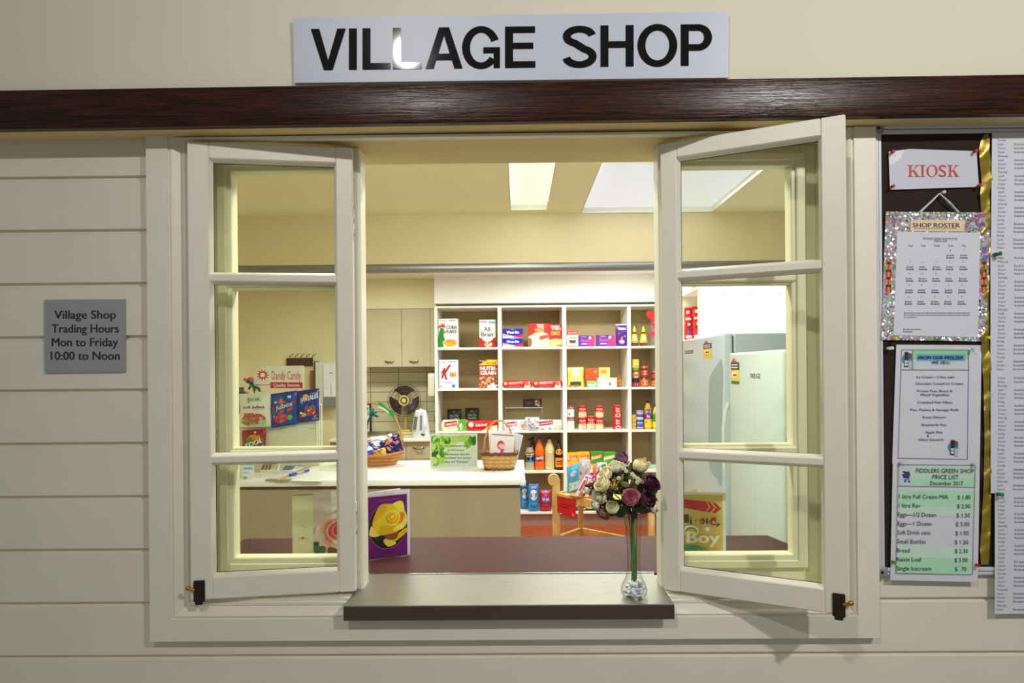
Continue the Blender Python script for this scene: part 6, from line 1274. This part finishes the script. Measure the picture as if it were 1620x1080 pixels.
for x, z in ((-.002, -.002), (-.002, H_ - .022), (Wn - .022, -.002), (Wn - .022, H_ - .022)):
    w = MB(); w.box(x, x + .024, -.0175, -.001, z, z + .024, M((150, 152, 160), .45, .3), .003, 2); w.tube([(x + .009, -.019, z + .012), (x + .009, -.017, z + .012)], .0035, BLACK, 10); w.build('corner_bracket', e)
YP = -0.0145
LIGHTP = M((206, 208, 222), .22, 0, .01, 5)
RDK = (196, 56, 36)
def serif(q, f, ch, u0, u1, v0, v1, mat):
    """roman capitals with slab serifs, baseline v0, top v1"""
    w_ = u1 - u0; st = 3.1; th = 1.5; cnt = [0]
    def ee(): cnt[0] += 1; return .0009 + cnt[0] * 1.5e-5
    hs = (v0 - v1) * .06; 
    R_ = lambda a, b, c, d, k=None: [q.poly([f(a, b, z), f(c, b, z), f(c, d, z), f(a, d, z)], mat) for z in (ee(),)]
    L4 = lambda a, b, c, d: [q.poly([f(*a, z), f(*b, z), f(*c, z), f(*d, z)], mat) for z in (ee(),)]
    sv_ = lambda x: (R_(x - st * .9, v0, x + st * 1.0 + st * .9, v0 - hs), R_(x - st * .9, v1 + hs, x + st * 1.9, v1))
    if ch == 'I': sv_(u0 + w_ * .5 - st * .5); R_(u0 + w_ * .5 - st * .5, v0, u0 + w_ * .5 + st * .5, v1)
    if ch == 'K':
        x = u0 + st * .9; sv_(x); R_(x, v0, x + st, v1); m = (v0 + v1) / 2
        L4((x + st, m + hs * 2), (x + st, m + hs * .6), (u1 - st * 1.1, v1), (u1 - st * .5, v1)); L4((x + st * 1.7, m), (x + st * 2.6, m - hs * 1.5), (u1 - st * .1, v0), (u1 - st * 1.3, v0))
        R_(u1 - st * 2.1, v1 + hs, u1 - st * .1, v1); R_(u1 - st * 2.2, v0, u1 + st * .2, v0 - hs)
    if ch == 'O':
        n = 28; c, r = ((u0 + u1) / 2, (v0 + v1) / 2), (w_ / 2, (v0 - v1) / 2 * 1.03)
        for i in range(n):
            a, b = 2 * math.pi * i / n, 2 * math.pi * (i + 1) / n; k = lambda t: (r[0] - th - (st - th) * abs(math.cos(t)), r[1] - hs)
            L4((c[0] + r[0] * math.cos(a), c[1] + r[1] * math.sin(a)), (c[0] + r[0] * math.cos(b), c[1] + r[1] * math.sin(b)), (c[0] + k(b)[0] * math.cos(b), c[1] + k(b)[1] * math.sin(b)), (c[0] + k(a)[0] * math.cos(a), c[1] + k(a)[1] * math.sin(a)))
    if ch == 'S': q.text(f, 'S', u0, v0, u1, v1, mat, .0009, .01, 0, 4)
def ltk(q, f):
    m = M(RDK, .5)
    for ch, u0, u1 in (('K', 1436, 1454.5), ('I', 1456, 1463.5), ('O', 1466, 1483.5), ('S', 1485.5, 1497), ('K', 1499, 1517)): serif(q, f, ch, u0, u1, 279.5, 261, m)
flat('kiosk_notice', 'white laminated notice with red capitals at the top of the noticeboard', 'notice', [(1408, 296.5), (1409, 300), (1546, 295.5), (1548.5, 293), (1545, 239), (1440, 235.5), (1408, 239.5), (1406, 246)], YP - .003, LIGHTP, [('p', [(1406, 240), (1431, 237), (1424, 252), (1407, 262)], (226, 226, 232))], .0012, lettering=ltk)
# roster plaque
px = [(1394.5, 537.5), (1559.5, 540), (1567, 336), (1402, 334.5)]
c = [P(u, v, YP - .004) for u, v in px]; o = sum(c, Vector()) / 4
e = empty('roster_plaque', o, 'glittery holographic board with a white monthly roster sheet', 'noticeboard plaque')
w = MB(); w.prism([q - o for q in c], GLIT, (0, .004, 0))
f = lambda u, v, e_: tuple(P(u, v, YP - .004 - e_) - o)
for (u0, u1, v0, v1) in ((1401.5, 1410, 410, 462), (1552.5, 1561, 410, 462)):
    for i in range(13):
        for j in range(3):
            a, b = u0 + j * (u1 - u0) / 3, v0 + i * (v1 - v0) / 13
            w.prints(f, [('r', a, b + 4, a + 2.9, b, [(196, 60, 40), (40, 34, 40), (214, 150, 50), (150, 40, 50)][(i * 3 + j * 2 + i // 3) % 4])])
w.prints(f, [('d', 1402, 340, 1420, 352, 6, 3, 3, [(190, 110, 80), (140, 90, 150)]), ('d', 1536, 340, 1560, 356, 8, 4, 3, [(190, 100, 80), (150, 80, 180), (110, 90, 90)]), ('d', 1554, 384, 1562, 410, 6, 3, 3, [(150, 90, 200), (60, 130, 210)])])
w.build('glitter_board', e)
w = MB(); q = [(1401, 528), (1548, 533.5), (1550.5, 368), (1419, 366)]; w.prism([Vector(f(u, v, .0012)) for u, v in [(1413.5, 530), (1547, 533.5), (1551, 368), (1419.5, 366.5)]], PAPER, (0, .001, 0))
w.text(f, 'FIDDLERS GREEN SHOP ROSTER', 1460, 379, 1515, 375.6, INK, .0016, 0, .008); w.text(f, 'MARCH 2018', 1478, 383, 1498, 379.6, INK, .0016)
cols = [1442, 1462, 1483.5, 1504.5, 1526]; 
for cx, t in zip(cols, ('Monday', 'Tuesday', 'Wednesday', 'Thursday', 'Friday')):
    wd = 1.45 * len(t) * .75; w.text(f, t, cx - wd / 2 - 1, 389.8, cx + wd / 2 - 1, 386.8, INK, .0016)
for r_, nums in enumerate(((0, 0, 0, 1, 2), (5, 6, 7, 8, 9), (12, 13, 14, 15, 16), (19, 20, 21, 22, 23), (26, 27, 28, 29, 30))):
    vv = 397 + r_ * 18.3
    for k, n_ in enumerate(nums):
        if not n_: continue
        cx = cols[k] - r_ * .9
        w.text(f, str(n_), cx - .7 * len(str(n_)) - 1, vv, cx + .7 * len(str(n_)) - 1, vv - 2.6, GREYINK, .0016)
        col_ = (70, 64, 150) if (r_ == 3 and k == 2) else (74, 76, 86)
        w.prints(f, [('w', 7 - (k * 3 + r_) % 3, cx - 6.5, vv + 8, cx + 5 - (k + r_) % 3, vv + 5.2, col_), ('w', 6 + (k + r_) % 3, cx - 7, vv + 11.6, cx + 5 + (k * r_) % 3, vv + 8.8, col_)], e0=.0016)
for v in (493.5, 497, 500.5): w.prints(f, [('w', 44 if v < 499 else 10, 1430, v + 2.2, 1535 if v < 499 else 1450, v, (110, 112, 122))], e0=.0016)
for v, u1 in ((519.5, 1458), (523, 1444)): w.prints(f, [('w', 12, 1429, v + 2.4, u1, v, (84, 86, 96))], e0=.0016)
w.build('roster_sheet', e)
w = MB(); w.prism([Vector(f(u, v, .0014)) for u, v in [(1440, 365), (1525, 366), (1527, 348), (1441, 347.5)]], M((226, 206, 170), .5), (0, .001, 0))
w.text(f, 'SHOP ROSTER', 1444.5, 359.3, 1518.5, 352.6, M((40, 36, 34), .5), .0018, .03, .006, 3); w.prints(f, [('r', 1446, 361.4, 1514, 360.8, (90, 80, 70))], e0=.0018); w.build('title_label', e)
w = MB(); pk = P(1484, 307, YP - .004)
for u in (1456, 1516):
    a = Vector(f(u, 335, .004)); b = pk - o + Vector((0, -.006, 0)); d = (b - a); s_ = Vector((.004, 0, .0))
    w.add([a - s_, a + s_, b + s_ * .6, b - s_ * .6], [(0, 1, 2, 3)], M((190, 206, 196), .3)); w.tube([a, (a + b) / 2 + Vector((0, -.004, 0)), b], .0016, M((206, 216, 206), .3), 6)
w.build('hanging_ribbon', e)
# freezer list
fl = [('r', 1422, 584.5, 1534, 583.9, (60, 60, 66))]
it = [('p', [(1444, 584.5), (1534, 585), (1533, 553.5), (1444, 553.5)], (206, 214, 222)), ('r', 1444, 568, 1533, 553.5, (150, 214, 170)), ('r', 1450, 571, 1527, 560, (110, 180, 222))]
def frz(u, v, s):
    return [('e', u, v, 8.5 * s, 9 * s, (70, 140, 180)), ('p', [(u - 5 * s, v + 13 * s), (u + 2 * s, v + 13 * s), (u + 2 * s, v - 12 * s), (u - 4 * s, v - 12 * s)], (50, 48, 56)), ('p', [(u + 2 * s, v + 14 * s), (u + 8 * s, v + 16 * s), (u + 8 * s, v + 3 * s), (u + 2 * s, v + 2 * s)], (190, 196, 206)),
            ('p', [(u + 2 * s, v - 11 * s), (u + 8 * s, v - 9 * s), (u + 8 * s, v - 2 * s), (u + 2 * s, v)], (110, 84, 80)), ('r', u - 4 * s, v + 11 * s, u + 1 * s, v + 2 * s, (214, 216, 222)), ('r', u - 4 * s, v + 7 * s, u + 1 * s, v + 6 * s, (60, 60, 66))]
it += frz(1435, 568, .95) + frz(1508, 707, .95)
def fr_lines(q, f):
    for a, b in (((1426.5, 553), (1533, 553.5)), ((1533, 553.5), (1530.5, 726.5)), ((1530.5, 726.5), (1421, 724.5)), ((1421, 724.5), (1426.5, 553)), ((1426, 584.8), (1533.5, 585)), ((1444, 553), (1443.8, 584.8))):
        A_, B2 = Vector(f(*a, .0016)), Vector(f(*b, .0016)); d_ = (B2 - A_).normalized() * .0005; n_ = Vector((-d_.z, 0, d_.x)); q.poly([A_ - n_, B2 - n_, B2 + n_, A_ + n_], INK)
    DK = M((30, 34, 60), .6)
    q.text(f, 'FROM OUR FREEZER', 1453, 568, 1524.5, 562.6, DK, .0032, .035, 0, 3); q.text(f, 'WE SELL:', 1474, 575.3, 1504, 570.6, DK, .0032, .03)
    for t, u0, u1, v in (('Ice Cream\u20142 litre tubs', 1450, 1510, 598), ('Chocolate Coated Ice Creams', 1448.5, 1524, 608.3), ('Frozen Peas, Beans &', 1451.5, 1507, 620), ('Mixed Vegetables', 1457, 1502, 626), ('Crumbed Fish Fillets', 1451.5, 1506.5, 638), ('Pies, Pasties & Sausage Rolls', 1440.5, 1517, 649.8), ('Roast Dinners', 1460, 1497, 661.5), ('Shepherds Pies', 1458, 1497.5, 673.5), ('Apple Pies', 1464, 1491, 685.3), ('&', 1466.5, 1470, 691), ('Other Desserts', 1453, 1493, 697)):
        q.text(f, t, u0, v, u1, v - 3.7, DK, .0016, .012)
flat('freezer_list', 'white freezer price notice with blue heading pinned above the price list', 'notice', [(1411.5, 733), (1550, 738), (1553, 546), (1418, 545)], YP - .002, PAPER, it, .0008, lettering=fr_lines, de=.00012)
itp = [('p', [(1422, 768.5), (1543.5, 770.5), (1543, 735.5), (1422, 734.5)], (196, 222, 208)), ('p', [(1441, 769), (1543.5, 770.5), (1543.5, 757), (1441, 755.5)], (176, 226, 194)),
       ('p', [(1421.5, 800), (1543, 803), (1543.2, 777), (1422, 774.5)], (178, 228, 194)), ('p', [(1420.5, 815), (1542, 818), (1543, 803), (1421.5, 800)], (200, 226, 212)), ('p', [(1418.5, 880), (1539.5, 884), (1540, 866), (1419.5, 863)], (200, 230, 216)), ('p', [(1418, 906), (1538.5, 908.5), (1539.5, 884), (1418.5, 880)], (176, 228, 192)),
       ('r', 1422.5, 768, 1441, 736, (206, 210, 222)), ('p', [(1427, 749), (1440, 750), (1438, 757), (1429, 756)], (40, 60, 150)), ('d', 1429, 744, 1438, 750, 7, 2.4, 2, [(110, 50, 40), (90, 120, 40), (60, 40, 60)]), ('e', 1432, 761, 2, 1.6, (60, 80, 160)), ('e', 1438, 761.5, 2, 1.6, (60, 80, 160)), ('r', 1430, 759, 1439, 757.5, (90, 110, 190))]
def pl(q, f):
    for a, b in (((1421, 734.5), (1543, 735.8)), ((1543, 735.8), (1538.5, 908.8)), ((1538.5, 908.8), (1417.5, 907)), ((1417.5, 907), (1421, 734.5)), ((1421, 768.6), (1543, 770.6))):
        A_, B2 = Vector(f(*a, .0024)), Vector(f(*b, .0024)); d_ = (B2 - A_).normalized() * .0005; n_ = Vector((-d_.z, 0, d_.x)); q.poly([A_ - n_, B2 - n_, B2 + n_, A_ + n_], INK)
    for t, u0, u1, v, h in (('FIDDLERS GREEN SHOP', 1449.5, 1541, 747.3, 6.6), ('PRICE LIST', 1475.5, 1517, 757.3, 6.4), ('December 2017', 1472, 1524, 767, 6.2)): q.text(f, t, u0, v, u1, v - h, INK, .0024, -.004, .008)
    for i, (t, u0, u1, p_, a, b) in enumerate((('1 litre Full Cream Milk', 1422.5, 1501, '$ 1.80', 1515, 1536), ('1 litre Rev', 1422, 1456, '$ 2.00', 1514.5, 1535.5), ('Eggs\u20141/2 Dozen', 1420.5, 1481, '$ 1.50', 1513.5, 1535), ('Eggs\u20141 Dozen', 1420.5, 1474, '$ 3.00', 1512.5, 1534), ('Soft Drink cans', 1420, 1472, '$ 1.00', 1512, 1533), ('Small Bottles', 1419.5, 1464.5, '$ 1.20', 1511, 1532), ('Bread', 1419, 1439, '$ 2.30', 1511, 1531.5), ('Raisin Loaf', 1418.5, 1458, '$ 3.00', 1510.5, 1531), ('Single Icecream', 1418.5, 1473.5, '$ . 70', 1511, 1529))):
        v = 788.2 + 14.2 * i; q.text(f, t, u0, v, u1, v - 6.4, INK, .0024, -.004, .008); q.text(f, p_, a, v + 1.2, b, v - 5.2, INK, .0024, -.004)
flat('price_list', 'green and white shop price list hanging lowest on the noticeboard', 'notice', [(1408.5, 917.5), (1547, 920.5), (1550, 736), (1412.5, 732)], YP - .005, PAPER, itp, .0008, lettering=pl, de=.00012)
# four overlapping menu sheets
rm = random.Random(4)
names = ('Tuesday', 'Wednesday', 'Thursday', 'Friday', 'Saturday', 'Sunday', 'Monday')
for k, (vt, vb_, ul, lab) in enumerate(((210, 400, 1567.5, 'white typed menu sheet at the top beside the gold foil'), (396, 590, 1567, 'white typed menu sheet second from the top, green pin in its corner'), (586, 780, 1567.5, 'white typed menu sheet third from the top'), (776, 971, 1574, 'white typed menu sheet hanging lowest below the frame'))):
    it = []; v = vt + 13; i = k * 3
    y_ = YP - .003 - .0012 * k
    px = [(ul, vb_), (1710, vb_ - 2), (1708, vt - 3), (ul + (2 if k == 0 else 0), vt)]
    lines = []
    while v < vb_ - 4:
        j = i % 4
        sh_ = 1.2 * math.sin((v - vt) / 50.0)
        if j == 0: lines.append((names[(i // 4) % 7], 1577.5 + sh_, 1577.5 + sh_ + 1.9 * len(names[(i // 4) % 7]), v))
        else:
            lines.append((('Lunch', 'Dessert', 'Dinner')[j - 1], 1578.5 + sh_, 1578.5 + sh_ + (9, 12, 11)[j - 1], v)); it.append(('w', 10 + i % 5, 1604 + sh_, v, 1625 + 12 * rm.random(), v - 3.2, (130, 132, 142))); it.append(('w', 9, 1650, v, 1684, v - 3.2, (130, 132, 142)))
        v += 6.3; i += 1
    def ml(q, f, L_=lines):
        for t, u0, u1, v in L_: q.text(f, t, u0, v, u1, v - 3.4, GREYINK, .0008, .0, 0, 1)
    flat('menu_sheet', lab, 'paper', px, y_, PAPER, it, .0006, lettering=ml, de=.00001)
# gold foil ribbon
w = MB(); pts = [(1561, 212, 3), (1559, 222, 7), (1557, 235, 8), (1559, 255, 9), (1562, 275, 10), (1561, 290, 8), (1558, 305, 7.5), (1559, 330, 7), (1560, 400, 7), (1558, 470, 6), (1559, 545, 6), (1561, 575, 7), (1563, 610, 7), (1564, 700, 6.5), (1562, 770, 6), (1560, 830, 7), (1558, 870, 7.5), (1558, 893, 6)]
def ribbon_at(v):
    for (ua, va, ra), (ub, vb2, rb_) in zip(pts, pts[1:]):
        if va <= v <= vb2: k = (v - va) / (vb2 - va); return ua + (ub - ua) * k, ra + (rb_ - ra) * k
def rib(a, b):
    v = 212 + 680.9 * b; u, r = ribbon_at(v); s_ = 2 * a - 1
    return P(u + s_ * r, v, -.0170 - .0022 * math.sin(v * .11 + 1.5 * s_) - .0012 * math.sin(v * .31 + 3 * a) + .0015 * s_ * math.sin(v * .05))
w.grid(rib, 5, 150, GOLD)
tag(w.build('foil_ribbon', origin=P(1560, 550, -.014)), 'crinkled gold foil ribbon hanging down the noticeboard', 'ribbon')
# pins
def pin(u, v, c, lab, y=YP - .0045, dx=0, dz=0, big=1.0):
    p = P(u, v, y); w = MB(); a = Vector((0, 0, 0)); b = Vector((dx * .001, -.010 * big, dz * .001))
    w.tube([a, b * .4], .0036 * big, M(c, .3), 10); w.tube([b * .4, b * .8], .0022 * big, M(c, .3), 10); w.tube([b * .8, b], .0038 * big, M(c, .3), 10); w.tube([a + Vector((0, .006, 0)), a], .0005, CHROME, 5)
    tag(w.build('push_pin', loc=p), lab, 'pin')
for u, v, c, lab in ((1411, 241, (170, 30, 30), 'dark red pin in the top corner of the kiosk notice beside the frame'), (1541, 240, (206, 40, 24), 'red pin in the top corner of the kiosk notice beside the gold foil'), (1410.5, 295.5, (160, 30, 34), 'dark red pin in the bottom corner of the kiosk notice beside the frame'), (1547, 294, (206, 40, 30), 'red pin in the bottom corner of the kiosk notice beside the gold foil'),
                     (1404.5, 551, (206, 206, 200), 'cream pin stuck in bare felt above the freezer list'), (1408.5, 550.5, (226, 226, 220), 'white pin touching the cream pin'), (1538, 552, (206, 210, 220), 'clear pin in the top corner of the freezer list'), (1424, 731, (200, 204, 214), 'clear pin at the top corner of the price list beside the frame'), (1539, 733, (200, 204, 214), 'clear pin at the top corner of the price list beside the foil'),
                     (1412, 888, (120, 130, 50), 'olive green pin low in the price list edge'), (1544.5, 893, (196, 24, 60), 'crimson pin low in the price list edge'), (1561, 534, (214, 214, 40), 'yellow pin at the bottom corner of the glitter board'), (1415, 535, (206, 206, 60), 'pale yellow pin at the bottom edge of the glitter board'), (1490.5, 305, (206, 196, 206), 'clear pink pin holding the ribbon loop')):
    pin(u, v, c, lab, y=YP - .0095 if 330 < v < 560 and u > 1410 else YP - .0065)
pin(1573, 403, (20, 110, 84), 'green pin at the top corner of the second menu sheet', YP - .0075, 6, 1, 1.4); pin(1578, 781, (30, 140, 90), 'green pin at the top corner of the lowest menu sheet', YP - .010, 4, 0, 1.3)
